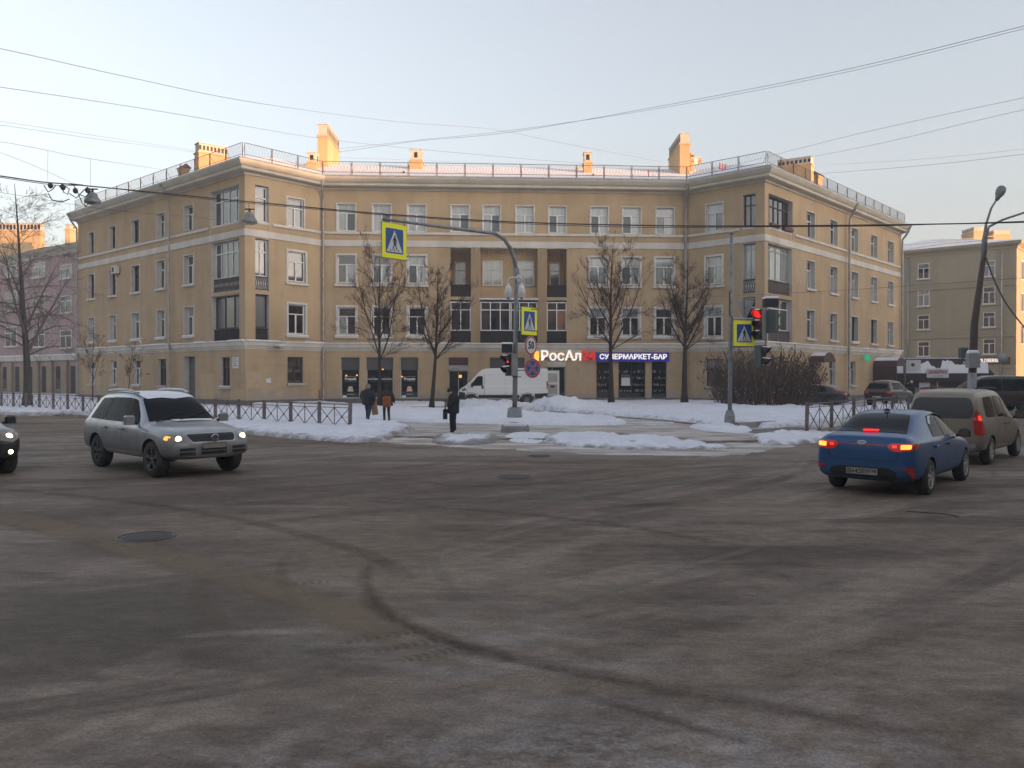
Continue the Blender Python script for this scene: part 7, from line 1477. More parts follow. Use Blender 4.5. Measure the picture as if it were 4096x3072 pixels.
M = facing((-.012, 0, .945), -1, 0) @ Matrix.Rotation(R_(-18), 4, 'X'); t = MB(); v = [(.075 * math.cos(a * .2618), .036 * math.sin(a * .2618), .0) for a in range(24)]; t.add(v, [tuple(range(24))], 1, False, M); v2 = [(.064 * math.cos(a * .2618), .027 * math.sin(a * .2618), .0) for a in range(24)]; t.add([(p[0], p[1], .003) for p in v + v2], [(i, (i + 1) % 24, 24 + (i + 1) % 24, 24 + i) for i in range(24)], 0, False, M); add_text(t, 'KIA', .04, M @ Matrix.Translation((0, 0, .005)), 0, .002, .0006, .085); o = t.build('emblem', [M_['chrome'], M_['black']], body)
t = MB(); add_text(t, 'RIO', .035, facing((.0, .46, .72), -1, 0), 0, .003, .0006, .10); t.build('badge', M_['chrome'], body)
t = MB(); t.bbox(.44, .53, -.13, .13, 1.105, 1.15, .012, 0); t.build('brake_light', M_['tail_glow'], body)
t = MB(); t.lathe([(0, .05), (.05, .04), (.06, 0)], 10, 0, Matrix.Translation((1.38, 0, 1.44))); t.tube([(1.38, 0, 1.47), (1.30, 0, 1.66)], .007, 4); t.build('aerial', M_['black'], body)
for x in WB:
    for s in (1, -1): wheel(kia, x, s * .755, .315, .2, s, 'rim_alloy', 5, rr=.66)

# --- beige people carrier ahead of it
bvn = place('minivan', 'dusty beige high-roofed family van in front of the blue saloon', 'car', (10.72, 19.95), (.68, .73), .86)
st = [(.0, .46, .60, .60, .74, .86, .60), (.03, .36, .76, .58, .95, 1.35, .66), (.10, .32, .84, .58, 1.0, 1.62, .66), (.22, .30, .87, .58, 1.02, 1.72, .655), (.5, .28, .885, .58, 1.02, 1.765, .66), (1.2, .26, .89, .58, 1.02, 1.785, .67), (2.0, .26, .89, .58, 1.02, 1.775, .665), (2.5, .26, .89, .58, 1.01, 1.70, .65), (2.9, .26, .89, .58, 1.0, 1.47, .66), (3.3, .26, .885, .58, .98, 1.18, .72), (3.6, .27, .87, .56, .94, 1.06, .72), (3.95, .28, .84, .52, .86, .94, .64), (4.12, .30, .74, .48, .74, .80, .54), (4.2, .36, .60, .46, .6, .64, .42)]
WB = (.86, 3.59); body, bv = body_mesh(st, WB, .33, M_['beige_paint'], bvn, wy=.48)
cast_panel(bv, round_poly([(-.64, 1.10), (.64, 1.10), (.68, 1.28), (.60, 1.58), (-.60, 1.58), (-.68, 1.28)], .12), 'end', M_['car_glass_grey'], 'rear_window', body, .008, .08, -1)
for s in (1, -1):
    cast_panel(bv, round_poly([(.55, 1.12), (1.35, 1.11), (1.38, 1.60), (.62, 1.58)], .10), 'side', M_['car_glass'], 'side_window', body, sign=s); cast_panel(bv, round_poly([(1.48, 1.11), (2.2, 1.09), (2.2, 1.60), (1.5, 1.61)], .08), 'side', M_['car_glass'], 'side_window', body, sign=s); cast_panel(bv, round_poly([(2.3, 1.08), (3.1, 1.05), (2.9, 1.3), (2.6, 1.52), (2.3, 1.58)], .07), 'side', M_['car_glass'], 'side_window', body, sign=s)
    line_strip(bv, [(2.26, 1.6), (2.26, .38), (3.12, .38), (3.2, .9)], body, sign=s); line_strip(bv, [(1.42, 1.6), (1.42, .8), (1.25, .42), (2.24, .38)], body, sign=s); line_strip(bv, [(.5, 1.02), (2.2, 1.02)], body, 'slide_rail', sign=s)
    cast_panel(bv, [(.22, .50), (.22, .38), (3.0, .34), (3.0, .40), (1.4, .46)], 'side', M_['signal_grey'], 'side_skirt', body, .006, sign=s)
    for x in (2.1, 2.45): t = MB(); t.bbox(x - .1, x + .08, s * .9 - .02, s * .9 + .02, .92, .955, .008); t.build('door_handle', M_['beige_paint'], body)
    cast_panel(bv, round_poly([(.03, .72), (.26, .72), (.26, .90), (.18, 1.12), (.10, 1.32), (.05, 1.10)], .03), 'side', M_['tail_dim'], 'tail_light', body, .009, .04, s); P = [(s * a, b) for a, b in ((.70, .74), (.80, .74), (.78, 1.1), (.70, 1.3), (.66, 1.1))]; cast_panel(bv, P if s > 0 else P[::-1], 'end', M_['tail_dim'], 'tail_light', body, .010, .04, -1)
    cast_panel(bv, round_poly([(.08, 1.06), (.19, 1.06), (.16, 1.17), (.09, 1.17)], .02), 'side', M_['tail_glow'], 'brake_light', body, .014, .04, s)
    mirror_(body, 3.02, s * 1.02, 1.12, 'black', s, .22, .22, True, 1); t = MB(); t.tube([(.5, s * .60, 1.79), (.7, s * .60, 1.80), (2.2, s * .60, 1.80), (2.4, s * .6, 1.77)], .015, 5); t.build('roof_rail', M_['black'], body)
cast_panel(bv, [(-.7, .36), (.7, .36), (.72, .52), (-.72, .52)], 'end', M_['signal_grey'], 'bumper', body, .012, .08, -1); cast_panel(bv, round_poly([(3.34, -.66), (3.34, .66), (2.62, .58), (2.62, -.58)], .06), 'top', M_['car_glass'], 'windscreen', body, res=.1); plate_(body, -.03, .0, .72, -1, None, 'plate_dirty')
for x in WB:
    for s in (1, -1): wheel(bvn, x, s * .77, .33, .2, s, 'rim_alloy', 7, rr=.64)

# --- white delivery van by the shops
van = place('delivery_van', 'white high-roofed delivery van parked before the shops with an open rear door', 'van', (1.0, 56.2), (-1, -.03), 1.42, z=.1)
st = [(.0, .55, .90, .75, 1.3, 2.35, .86), (.03, .45, .98, .75, 1.3, 2.47, .90), (.12, .42, 1.0, .75, 1.3, 2.50, .91), (1.5, .38, 1.01, .75, 1.3, 2.52, .91), (3.4, .36, 1.01, .75, 1.3, 2.52, .91), (4.25, .34, 1.01, .75, 1.28, 2.50, .88), (4.55, .34, 1.01, .75, 1.27, 2.40, .84), (4.95, .34, 1.005, .75, 1.25, 2.02, .80), (5.35, .34, 1.0, .72, 1.22, 1.55, .82), (5.62, .34, .98, .68, 1.15, 1.30, .78), (5.9, .34, .95, .60, 1.02, 1.15, .70), (6.05, .36, .86, .55, .88, 1.0, .58), (6.12, .40, .7, .5, .7, .8, .45)]
WB = (1.42, 5.2); body, bv = body_mesh(st, WB, .36, M_['van_white'], van, wy=.6)
for s in (1, -1):
    cast_panel(bv, round_poly([(4.42, 1.32), (5.28, 1.30), (5.0, 1.66), (4.78, 1.95), (4.42, 1.98)], .09), 'side', M_['car_glass'], 'side_window', body, .008, .1, s)
    line_strip(bv, [(4.32, 2.1), (4.32, .5)], body, sign=s, w_=.02); line_strip(bv, [(5.42, 1.3), (5.48, .9), (5.3, .8)], body, sign=s, w_=.02); line_strip(bv, [(4.25, 1.15), (.3, 1.15)], body, 'body_crease', 'sill_metal', s, .012); line_strip(bv, [(4.2, 2.05), (.4, 2.1)], body, 'body_crease', 'sill_metal', s, .012); line_strip(bv, [(2.9, 2.1), (2.9, .5)], body, 'door_seam', 'sill_metal', s, .014)
    cast_panel(bv, round_poly([(1.95, .50), (4.7, .50), (4.7, .70), (1.95, .70)], .04), 'side', M_['black'], 'side_moulding', body, .015, .2, s); cast_panel(bv, round_poly([(0, .48), (.9, .48), (.93, .78), (0, .82)], .03), 'side', M_['signal_black'], 'bumper', body, .012, .1, s)
    cast_panel(bv, [(5.64, .38), (6.1, .42), (6.1, .82), (5.95, .92), (5.60, .85)], 'side', M_['signal_black'], 'bumper', body, .012, .1, s)
    for x in WB:
        arc = [(x + math.cos(R_(a)) * .40, .36 + math.sin(R_(a)) * .40) for a in range(10, 171, 16)] + [(x + math.cos(R_(a)) * .50, .36 + math.sin(R_(a)) * .50) for a in range(170, 9, -16)]; cast_panel(bv, arc, 'side', M_['signal_black'], 'wheel_arch_trim', body, .015, .1, s)
    t = MB(); t.bbox(4.36, 4.5, s * 1.01 - .03, s * 1.01 + .03, 1.12, 1.34, .02); t.build('door_handle', M_['wine'], body)
    cast_panel(bv, round_poly([(.0, 1.05), (.12, 1.05), (.12, 1.62), (.04, 1.62)], .02), 'side', M_['tail_dim'], 'tail_light', body, .012, .06, s); mirror_(body, 5.12, s * 1.13, 1.38, 'black', s, .22, .34, True, 1)
    cast_panel(bv, round_poly([(5.5, 1.0), (5.78, .93), (5.86, 1.05), (5.6, 1.2)], .04), 'side', M_['lamp_glass'], 'headlight', body, .01, .06, s)
cast_panel(bv, round_poly([(5.34, -.78), (5.34, .78), (4.66, .72), (4.66, -.72)], .08), 'top', M_['car_glass'], 'windscreen', body, .01, .2); cast_panel(bv, [(-.6, .45), (.6, .45), (.6, .8), (-.6, .8)], 'end', M_['signal_black'], 'bumper', body, .01, .1, 1)
# open rear door, swung out behind the van on its far side
t = MB(); Q = Matrix.Translation((.0, -.95, 0)) @ Matrix.Rotation(R_(-12), 4, 'Z'); t.bbox(-.92, .0, -.03, .03, .55, 2.35, .03, 0, Q); t.bbox(-.78, -.14, .03, .05, 1.55, 2.15, .02, 1, Q); t.bbox(-.78, -.14, .03, .05, .75, 1.4, .02, 1, Q); t.box(-.62, -.3, .05, .07, 1.18, 1.3, 2, Q); t.build('rear_door', [M_['van_white'], M_['sill_metal'], M_['black']], van)['label'] = 'open rear door showing its inner panels'
for x in WB:
    for s in (1, -1): wheel(van, x, s * .86, .36, .22, s, 'steel_rim', 8, rr=.58)

# --- car cut off by the left edge
cut = place('suv', 'dark grey car entering at the left edge with headlight and fog light on', 'car', (-13.45, 18.95), (.735, -.678), .9)
st = [(.0, .50, .70, .72, .80, .90, .62), (.05, .42, .86, .70, .95, 1.04, .72), (.30, .36, .93, .68, 1.04, 1.45, .66), (.6, .34, .94, .68, 1.04, 1.64, .62), (1.4, .33, .94, .68, 1.03, 1.70, .63), (2.2, .33, .94, .68, 1.02, 1.69, .63), (2.6, .33, .94, .68, 1.0, 1.6, .61), (2.95, .33, .94, .68, .99, 1.38, .66), (3.28, .33, .94, .66, .98, 1.10, .74), (3.8, .34, .93, .64, .95, 1.04, .76), (4.15, .36, .90, .62, .90, .97, .70), (4.38, .38, .82, .58, .80, .88, .62), (4.5, .44, .68, .54, .66, .74, .50)]
WB = (.9, 3.6); body, bv = body_mesh(st, WB, .36, M_['dark_paint'], cut)
for s in (1, -1):
    cast_panel(bv, round_poly([(2.3, 1.07), (3.1, 1.05), (2.8, 1.35), (2.5, 1.52), (2.3, 1.55)], .05), 'side', M_['car_glass'], 'side_window', body, sign=s); cast_panel(bv, round_poly([(1.2, 1.08), (2.24, 1.07), (2.24, 1.56), (1.3, 1.56)], .05), 'side', M_['car_glass'], 'side_window', body, sign=s)
    P = [(s * a, b) for a, b in ((.42, .76), (.46, .92), (.74, .92), (.80, .78), (.66, .72))]; cast_panel(bv, round_poly(P, .03), 'end', M_['lamp_glass'], 'headlight', body, .012, .04, 1); cast_panel(bv, round_poly([(3.95, .80), (4.30, .72), (4.36, .84), (4.1, .93)], .03), 'side', M_['lamp_glass'], 'headlight', body, .01, .05, s)
    for x, z, r in ((4.42, .83, .07), (4.50, .52, .055)): t = MB(); t.lathe([(0, .06), (r * .8, .04), (r, -.02)], 14, 0, Matrix.Translation((x - .06, s * .62, z)), True, 'x'); t.build('headlight_bulb' if z > .6 else 'fog_light', M_['head_lamp'], body)
    P = [(s * a, b) for a, b in ((.50, .44), (.52, .60), (.74, .58), (.74, .46))]; cast_panel(bv, P if s > 0 else P[::-1], 'end', M_['black'], 'air_intake', body, .008, .05, 1); mirror_(body, 2.98, s * 1.04, 1.12, 'dark_paint', s, .22, .18, True, -1)
cast_panel(bv, round_poly([(-.45, .5), (.45, .5), (.5, .86), (-.5, .86)], .04), 'end', M_['black'], 'grille', body, .01, .08, 1); cast_panel(bv, round_poly([(3.2, -.66), (3.2, .66), (2.66, .54), (2.66, -.54)], .06), 'top', M_['car_glass'], 'windscreen', body, res=.12)
plate_(body, 4.52, 0, .55, 1, None, 'plate_dirty')
for x in WB:
    for s in (1, -1): wheel(cut, x, s * .79, .36, .24, s, 'rim_dirty', 5)

# --- parked cars beyond the right fence
def parked(name, label, loc, hd, paint, kind, xr=.9, scale=1.0):
    c = place(name, label, 'car', loc, hd, xr, 'cars parked on the far side of the right street', z=.12)
    if kind == 'suv': st = [(.0, .50, .70, .72, .80, .95, .62), (.05, .40, .86, .70, .98, 1.10, .70), (.25, .36, .91, .66, 1.02, 1.42, .64), (.5, .34, .92, .66, 1.02, 1.60, .62), (1.3, .33, .92, .66, 1.0, 1.67, .63), (2.2, .33, .92, .66, .99, 1.66, .63), (2.7, .33, .92, .66, .98, 1.5, .62), (3.2, .33, .92, .66, .97, 1.10, .72), (3.8, .34, .91, .64, .93, 1.0, .72), (4.2, .38, .82, .58, .80, .88, .62), (4.4, .44, .66, .54, .66, .72, .48)]; gz = (1.06, 1.52)
    elif kind == 'van': st = [(.0, .46, .66, .60, .8, .96, .64), (.04, .38, .86, .6, 1.05, 1.75, .74), (.2, .32, .93, .6, 1.08, 1.92, .74), (.6, .30, .95, .6, 1.08, 1.97, .75), (2.6, .30, .95, .6, 1.08, 1.97, .75), (3.1, .30, .95, .6, 1.06, 1.86, .72), (3.7, .30, .95, .6, 1.04, 1.32, .76), (4.1, .32, .93, .58, .98, 1.12, .74), (4.5, .34, .86, .54, .86, .96, .62), (4.7, .4, .68, .5, .68, .74, .48)]; gz = (1.15, 1.8)
    else: st = [(.0, .42, .62, .60, .74, .84, .5), (.04, .33, .78, .58, .88, 1.0, .64), (.3, .28, .85, .56, .92, 1.05, .70), (.7, .26, .86, .56, .93, 1.12, .62), (1.1, .25, .87, .56, .93, 1.36, .54), (1.6, .24, .87, .56, .92, 1.43, .55), (2.3, .24, .87, .56, .91, 1.42, .55), (2.9, .24, .87, .56, .9, 1.14, .62), (3.3, .24, .86, .56, .87, .98, .68), (4.0, .26, .82, .52, .78, .85, .62), (4.4, .34, .62, .46, .58, .62, .45)]; gz = (.98, 1.33)
    L = st[-1][0]; WB = (xr, xr + (2.65 if kind != 'van' else 3.0)); body, bv = body_mesh(st, WB, .33, M_[paint], c, wy=.5)
    for s in (1, -1):
        e = {'suv': 3.0, 'van': 3.55, 'sedan': 2.85}[kind]; b0 = {'suv': .5, 'van': .4, 'sedan': 1.1}[kind]; m_ = (b0 + e) / 2
        cast_panel(bv, round_poly([(b0, gz[0]), (m_ - .03, gz[0]), (m_ - .03, gz[1]), (b0 + .2, gz[1])], .06), 'side', M_['car_glass'], 'side_window', body, .008, .12, s); cast_panel(bv, round_poly([(m_ + .03, gz[0]), (e, gz[0]), (e - .55, gz[1] - .02), (m_ + .03, gz[1])], .06), 'side', M_['car_glass'], 'side_window', body, .008, .12, s)
        P = [(s * a, b) for a, b in ((.55, .82), (.78, .82), (.76, 1.0), (.6, 1.0))]; cast_panel(bv, P if s > 0 else P[::-1], 'end', M_['tail_dim'], 'tail_light', body, .01, .08, -1); cast_panel(bv, [(.05, .84), (.28, .86), (.22, 1.0), (.08, 1.0)], 'side', M_['tail_dim'], 'tail_light', body, .01, .08, s); mirror_(body, e - .05, s * 1.0, gz[0] + .05, 'black', s, .2, .15, False)
        P = [(s * a, b) for a, b in ((.4, .68), (.75, .68), (.75, .8), (.45, .8))]; cast_panel(bv, P if s > 0 else P[::-1], 'end', M_['lamp_glass'], 'headlight', body, .01, .08, 1); line_strip(bv, [(m_, gz[0]), (m_, .4)], body, sign=s, w_=.012)
    zz = (gz[0], gz[1]); 
    if kind == 'sedan': cast_panel(bv, round_poly([(.75, -.52), (1.1, -.45), (1.1, .45), (.75, .52)], .05), 'top', M_['car_glass'], 'rear_window', body, .01, .15)
    else: cast_panel(bv, round_poly([(-.6, zz[0] + .08), (.6, zz[0] + .08), (.55, zz[1]), (-.55, zz[1])], .08), 'end', M_['car_glass'], 'rear_window', body, .01, .12, -1)
    cast_panel(bv, round_poly([(e + .2, -.62), (e + .2, .62), (e - .45, .54), (e - .45, -.54)], .06), 'top', M_['car_glass'], 'windscreen', body, .01, .15)
    plate_(body, -.04, 0, .62, -1, None, 'plate_white'); cast_panel(bv, [(b0 + .5, -.5), (e - .8, -.5), (e - .8, .5), (b0 + .5, .5)], 'top', M_['snow'], 'snow_cover', body, .02, .2)
    for x in WB:
        for s in (1, -1): wheel(c, x, s * .78, .33, .2, s, 'rim_dirty', 5)
    return c
p = at(1742, 870, 50); parked('sedan', 'dark saloon half hidden behind the shrub', (p.x + 1.5, 50.0), (-.85, .5), 'dark_paint', 'sedan', 1.0)
p = at(1905, 870, 53); parked('suv', 'dark off-roader parked before the arched porch, seen from behind', (p.x + .1, 53.2), (.70, .71), 'maroon_paint', 'suv')
p = at(2150, 870, 44); parked('minivan', 'dark maroon van parked behind the leaning lamp post', (p.x + 1.7, 45.0), (-.99, .12), 'maroon_paint', 'van')
p = at(2206, 865, 52); parked('sedan', 'dark car at the right edge behind the maroon van', (p.x + 2.6, 53.0), (-.9, -.4), 'dark_paint', 'sedan', 1.0)
# ------------------------------------------------------------------ people
def person(label, loc, rz, H, J, R, colour, parts=None, group=None):
    """one continuous skinned body; J: joint positions in units of the height (x forward, y left), colour(face centre) -> material index"""
    t = thing('person', label, 'person', loc, rz, group); me = bpy.data.meshes.new('body'); names = list(J); idx = {k: i for i, k in enumerate(names)}
    ED = [('pelvis', 'waist'), ('waist', 'chest'), ('chest', 'neck'), ('neck', 'head0'), ('head0', 'head1')]
    for s in 'LR': ED += [('pelvis', 'hip' + s), ('hip' + s, 'knee' + s), ('knee' + s, 'ank' + s), ('ank' + s, 'toe' + s), ('chest', 'sho' + s), ('sho' + s, 'elb' + s), ('elb' + s, 'wri' + s), ('wri' + s, 'palm' + s)]
    V = [tuple(c * H for c in J[k]) for k in names]; E = [(idx[a], idx[b]) for a, b in ED]; rad = [R[k.rstrip('LR')] * H for k in names]
    for s in 'LR':                                 # five fingers of unequal length, slightly curled
        w_, p_ = Vector(J['wri' + s]), Vector(J['palm' + s]); d = (p_ - w_).normalized(); side = d.cross(Vector((0, 1, 0))); side = side.normalized() if side.length > .1 else Vector((1, 0, 0)); curl = Vector((0, -1 if s == 'L' else 1, 0)) * .35
        for k, (o, l) in enumerate(((-1.5, .026), (-.5, .034), (.5, .037), (1.5, .032), (2.6, .022))):
            r0 = p_ + side * o * .0085 - (d * .012 if k == 4 else Vector((0, 0, 0))); dd = d if k < 4 else (d * .6 + side * .8).normalized(); a = r0 + dd * l * .55; b = a + (dd + curl).normalized() * l * .45
            n = len(V); V += [tuple(r0 * H), tuple(a * H), tuple(b * H)]; rad += [.0058 * H, .0052 * H, .004 * H]; E += [(idx['palm' + s], n), (n, n + 1), (n + 1, n + 2)]
    me.from_pydata(V, E, []); o = bpy.data.objects.new('tmp', me); col.objects.link(o)
    sk = o.modifiers.new('sk', 'SKIN'); sk.use_smooth_shade = True
    if not me.skin_vertices: me.attributes.new if False else None
    bm = bmesh.new(); bm.from_mesh(me); L = bm.verts.layers.skin.verify(); bm.verts.ensure_lookup_table()
    for i, v in enumerate(bm.verts):
        r = rad[i]; v[L].radius = (r, r); v[L].use_root = (i == idx['pelvis'])
        if i < len(names) and names[i] in ('pelvis', 'waist', 'chest'): v[L].radius = (r * 1.0, r * 1.15)
    bm.to_mesh(me); bm.free(); ss = o.modifiers.new('ss', 'SUBSURF'); ss.levels = ss.render_levels = 2
    dg = bpy.context.evaluated_depsgraph_get(); dg.update(); m2 = bpy.data.meshes.new_from_object(o.evaluated_get(dg)); bpy.data.objects.remove(o)
    m2.materials.clear()
    for k in colour['mats']: m2.materials.append(M_[k])
    for p in m2.polygons: p.use_smooth = True; p.material_index = colour['f'](p.center / H)
    link_mesh('body', m2, t); return t
RAD = dict(pelvis=.075, waist=.07, chest=.082, neck=.034, head0=.045, head1=.052, hip=.056, knee=.036, ank=.026, toe=.026, sho=.042, elb=.030, wri=.019, palm=.02)
def pose(**k):
    J = dict(pelvis=(0, 0, .53), waist=(0, 0, .62), chest=(0, 0, .75), neck=(.0, 0, .84), head0=(.012, 0, .885), head1=(.015, 0, .945))
    for s, y in (('L', 1), ('R', -1)):
        J.update({'hip' + s: (0, y * .055, .50), 'knee' + s: (.012, y * .06, .28), 'ank' + s: (-.01, y * .06, .045), 'toe' + s: (.07, y * .068, .022), 'sho' + s: (0, y * .105, .80), 'elb' + s: (-.015, y * .135, .64), 'wri' + s: (.02, y * .135, .51), 'palm' + s: (.03, y * .13, .475)})
    J.update(k); return J
def coat(parent, H, prof, m_, name='coat', cx=0, open_=False):
    m = MB(); n = 18; vs = []
    for (z, rx, ry, ox) in prof:
        for k in range(n): a = 2 * math.pi * k / n; q = 1 + .04 * math.sin(3 * a + z * 9); vs.append(((ox + cx + rx * math.cos(a) * q) * H, ry * math.sin(a) * q * H, z * H))
    m.add(vs, [(i * n + k, i * n + (k + 1) % n, (i + 1) * n + (k + 1) % n, (i + 1) * n + k) for i in range(len(prof) - 1) for k in range(n)], 0, True); return m.build(name, M_[m_], parent)
def blob(parent, H, c, r, m_, name, M=None, prof=None):
    m = MB(); pr = prof or [(math.cos(a) * 1.0, math.sin(a)) for a in [(-90 + 180 * k / 10) * math.pi / 180 for k in range(11)]]
    m.lathe(pr, 16, 0, Matrix.Translation(Vector(c) * H) @ (M or Matrix()) @ Matrix.Diagonal((r[0] * H, r[1] * H, r[2] * H, 1))); return m.build(name, M_[m_], parent)
def face(parent, H, hx, hz, tilt=0):
    """nose, eyes, mouth and ears on a head centred at (hx, 0, hz)"""
    Q = Matrix.Translation((hx * H, 0, hz * H)) @ Matrix.Rotation(tilt, 4, 'Y'); m = MB(); s = H
    m.add([(.052 * s, -.008 * s, -.012 * s), (.052 * s, .008 * s, -.012 * s), (.068 * s, 0, -.012 * s), (.053 * s, 0, .012 * s)], [(0, 2, 3), (2, 1, 3), (0, 1, 2)], 0, False, Q)
    for y in (-1, 1): m.lathe([(0, -.003 * s), (.005 * s, 0), (0, .003 * s)], 6, 1, Q @ Matrix.Translation((.050 * s, y * .017 * s, .008 * s))); m.lathe([(0, -.012 * s), (.008 * s, 0), (0, .012 * s)], 6, 0, Q @ Matrix.Translation((0, y * .052 * s, .0)))
    m.box(.048 * s, .053 * s, -.012 * s, .012 * s, -.028 * s, -.025 * s, 2, Q); m.build('face', [M_['skin'], M_['black'], M_['red_lettering']], parent)
# man standing by the mast looking down, facing left, bag in front of him
H = 1.60
def colour1(c):
    if c.z > .845 and abs(c.y) < .09: return 1
    if c.z < .52 and abs(c.y) > .115 and c.x > -.2: return 1
    if c.z > .47 and abs(c.y) < .2: return 0
    if c.z < .06: return 3
    if abs(c.y) > .1 and c.z > .44: return 0
    return 2
J = pose(neck=(.015, 0, .835), head0=(.06, 0, .865), head1=(.085, 0, .905), elbL=(.02, .135, .65), wriL=(.14, .05, .60), palmL=(.165, .03, .585), elbR=(.02, -.135, .65), wriR=(.14, -.05, .60), palmR=(.165, -.03, .59))
def colour_man(c):
    if c.z > .83 and c.x > .03 and abs(c.y) < .09: return 1
    if c.x > .135: return 1
    if c.z > .47: return 0
    return 3 if c.z < .05 else 2
g = gp(979, 935, .12); man = person('person in a black coat and knitted hat standing still and looking down', tuple(g), R_(192), H, J, RAD, {'mats': ['coat_black', 'skin', 'coat_black', 'black'], 'f': colour_man})
coat(man, H, [(.845, .05, .06, .015), (.82, .085, .13, .0), (.77, .115, .15, -.01), (.68, .125, .145, -.01), (.60, .125, .14, 0), (.52, .13, .145, 0), (.44, .125, .14, 0), (.42, .12, .138, 0)], 'coat_black')
for s in (1, -1): m = MB(); m.tube([(0, s * .105 * H, .80 * H), (.0 * H, s * .14 * H, .68 * H), (.06 * H, s * .12 * H, .625 * H), (.125 * H, s * .06 * H, .60 * H)], [.05 * H, .046 * H, .042 * H, .034 * H], 10); m.build('sleeve', M_['coat_black'], man)
for s in (1, -1): m = MB(); m.tube([(0, s * .055 * H, .48 * H), (.012 * H, s * .062 * H, .28 * H), (0, s * .063 * H, .06 * H)], [.075 * H, .064 * H, .058 * H], 10); m.build('trouser_leg', M_['coat_black'], man)
blob(man, H, (.075, 0, .925), (.062, .058, .05), 'coat_black', 'knitted_hat', Matrix.Rotation(R_(25), 4, 'Y')); face(man, H, .075, .90, R_(25))
m = MB(); m.bbox(-.07, .07, -.14, .14, 0, .36, .04, 0); m.tube([(0, -.08, .34), (0, -.06, .58), (0, .06, .58), (0, .08, .34)], .012, 5); o = m.build('shoulder_bag', M_['coat_black']); o.location = (g.x - .27, g.y - .08, .60); tag(o, 'dark bag hanging in front of the standing person', 'bag')
# two walkers going away towards the shops
H = 1.60
Jw = pose(kneeL=(.07, .055, .285), ankL=(.07, .055, .05), toeL=(.15, .06, .03), kneeR=(-.02, -.055, .28), ankR=(-.11, -.055, .07), toeR=(-.05, -.06, .022), elbL=(-.03, .15, .65), wriL=(.03, .15, .53), palmL=(.045, .145, .495), elbR=(.0, -.15, .65), wriR=(.06, -.14, .54), palmR=(.07, -.135, .50))
g = gp(795, 910, .15); w1 = person('person in a puffy black winter coat with fur-trimmed hood and jeans, walking away', tuple(g), R_(75), H, Jw, dict(RAD, knee=.045, ank=.034, hip=.062), {'mats': ['coat_navy', 'skin', 'jeans', 'boot_brown'], 'f': lambda c: 0 if c.z > .5 and not (c.z > .84 and c.x > .05) else (1 if c.z > .84 or (abs(c.y) > .12 and c.z > .4) else (3 if c.z < .07 else 2))}, group='people walking past the shops')
coat(w1, H, [(.86, .05, .06, 0), (.83, .09, .13, 0), (.77, .115, .165, -.005), (.68, .13, .18, -.01), (.58, .135, .18, -.01), (.48, .13, .165, 0), (.44, .12, .15, 0)], 'coat_navy'); blob(w1, H, (.0, 0, .925), (.075, .07, .075), 'fur', 'hood'); face(w1, H, .02, .92)
for s in (1, -1): m = MB(); m.tube([(0, s * .13 * H, .80 * H), (-.02 * H, s * .18 * H, .67 * H), (.05 * H, s * .15 * H, .55 * H)], [.06 * H, .055 * H, .045 * H], 10); m.build('sleeve', M_['coat_navy'], w1)
m = MB(); m.bbox(-.13, .13, -.05, .05, 0, .62, .03, 0); o = m.build('paper_bag', M_['tan_leather']); o.location = (g.x + .30, g.y + .1, .42); o.rotation_euler = (0, R_(-8), R_(10)); tag(o, 'tall tan bag carried at the side of the walker in the puffy coat', 'bag')
H = 1.57
Jw2 = pose(kneeL=(.05, .055, .285), ankL=(.03, .055, .05), toeL=(.10, .06, .03), kneeR=(-.01, -.055, .28), ankR=(-.13, -.055, .10), toeR=(-.085, -.06, .035), elbR=(-.05, -.16, .66), wriR=(-.03, -.20, .53), palmR=(-.02, -.21, .495))
g = gp(835, 912, .15); w2 = person('person in a camouflage jacket and dark trousers with brown boots, walking away', tuple(g), R_(105), H, Jw2, dict(RAD, knee=.040, ank=.032), {'mats': ['camo', 'skin', 'black', 'boot_brown'], 'f': lambda c: 0 if c.z > .5 and not (c.z > .84 and c.x > .05) else (1 if c.z > .84 or (abs(c.y) > .12 and c.z > .4) else (3 if c.z < .14 else 2))}, group='people walking past the shops')
coat(w2, H, [(.86, .05, .055, 0), (.83, .08, .12, 0), (.77, .10, .15, -.005), (.68, .11, .155, -.01), (.58, .12, .155, -.01), (.48, .14, .18, 0), (.44, .15, .19, 0)], 'camo'); blob(w2, H, (.0, 0, .92), (.068, .064, .075), 'camo', 'hood'); face(w2, H, .02, .915)
for s in (1, -1): m = MB(); m.tube([(0, s * .12 * H, .80 * H), (-.04 * H, s * .17 * H, .67 * H), (-.01 * H, s * (.19 if s < 0 else .15) * H, .55 * H)], [.05 * H, .046 * H, .04 * H], 10); m.build('sleeve', M_['camo'], w2)
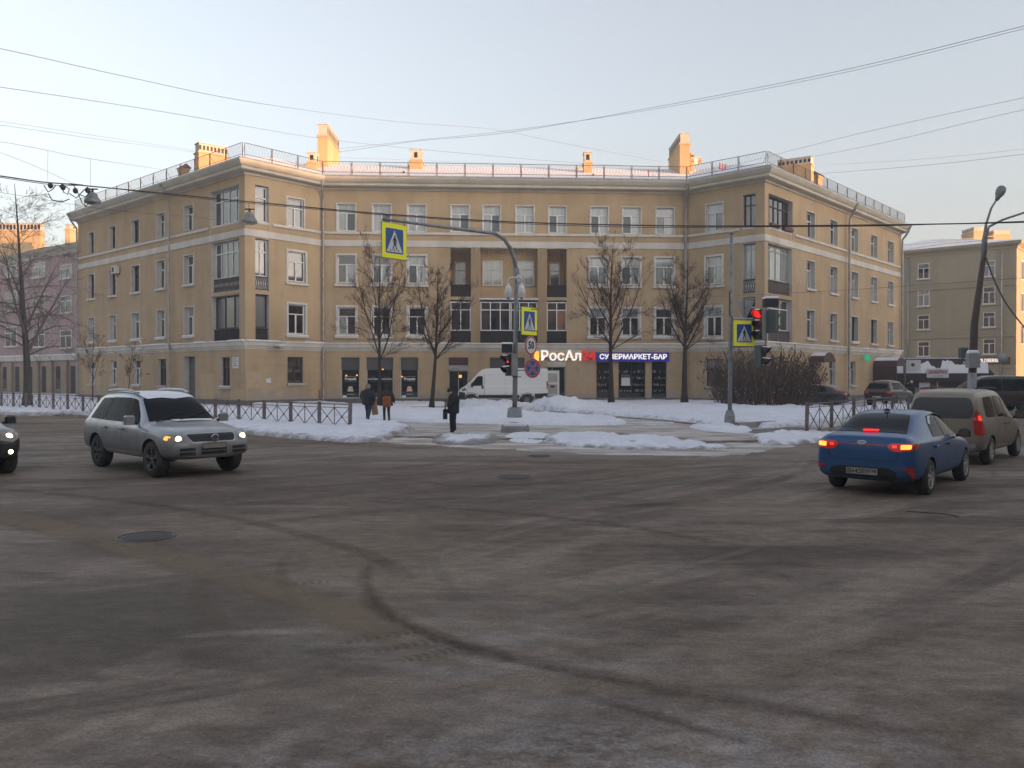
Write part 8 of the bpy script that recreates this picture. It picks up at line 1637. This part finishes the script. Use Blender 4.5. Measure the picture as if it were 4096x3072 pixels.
bp_ = thing('backpack', 'rust-brown backpack worn by the walker in camouflage', 'backpack', (g.x + .05, g.y - .26, .93)); m = MB(); m.bbox(-.17, .17, -.10, .09, -.14, .32, .06, 0); m.build('pack', M_['backpack_brown'], bp_); m = MB(); m.bbox(-.13, .13, -.15, -.1, -.08, .14, .03, 0); m.build('pocket', M_['backpack_brown'], bp_); m = MB()
for s in (-1, 1): m.tube([(s * .1, .06, .3), (s * .12, .2, .36), (s * .13, .3, .1)], .014, 5)
m.build('strap', M_['black'], bp_)
# far figures
def far_person(label, x, y, rz, H, c0, hat, z=.12):
    t = person(label, (x, y, z), rz, H, pose(), RAD, {'mats': [c0, 'skin', 'black', 'black'], 'f': lambda c: 1 if (c.z > .85 and c.x > .03) else (0 if c.z > .47 else 2)}, group='people near the right building')
    coat(t, H, [(.85, .05, .06, 0), (.82, .085, .125, 0), (.70, .11, .145, 0), (.55, .11, .14, 0), (.42, .12, .14, 0)], c0); blob(t, H, (0, 0, .945), (.058, .056, .055), hat, 'hat'); face(t, H, .01, .915)
p = at(1909, 840, 60); far_person('hooded person in black standing under the arched porch', p.x, 60, R_(200), 1.72, 'coat_black', 'coat_black')
p = at(1969, 845, 60); far_person('person in dark coat and white knitted hat by the kiosk', p.x, 60, R_(250), 1.62, 'coat_black', 'white_sign')
p = at(1960, 845, 61); far_person('person in black left of the one with the white hat', p.x, 61, R_(290), 1.60, 'coat_black', 'coat_black')
# ------------------------------------------------------------------ thin frosty air
hm = bpy.data.materials.new('haze'); hm.use_nodes = True; n_ = hm.node_tree.nodes; n_.clear()
pv = n_.new('ShaderNodeVolumePrincipled'); pv.inputs['Color'].default_value = (.88, .93, 1, 1); pv.inputs['Density'].default_value = .0013; pv.inputs['Anisotropy'].default_value = .0
oo = n_.new('ShaderNodeOutputMaterial'); hm.node_tree.links.new(pv.outputs[0], oo.inputs['Volume'])
m = MB(); m.box(-170, 190, -120, 210, -1.0, 40); tag(m.build('haze', hm), kind='stuff')
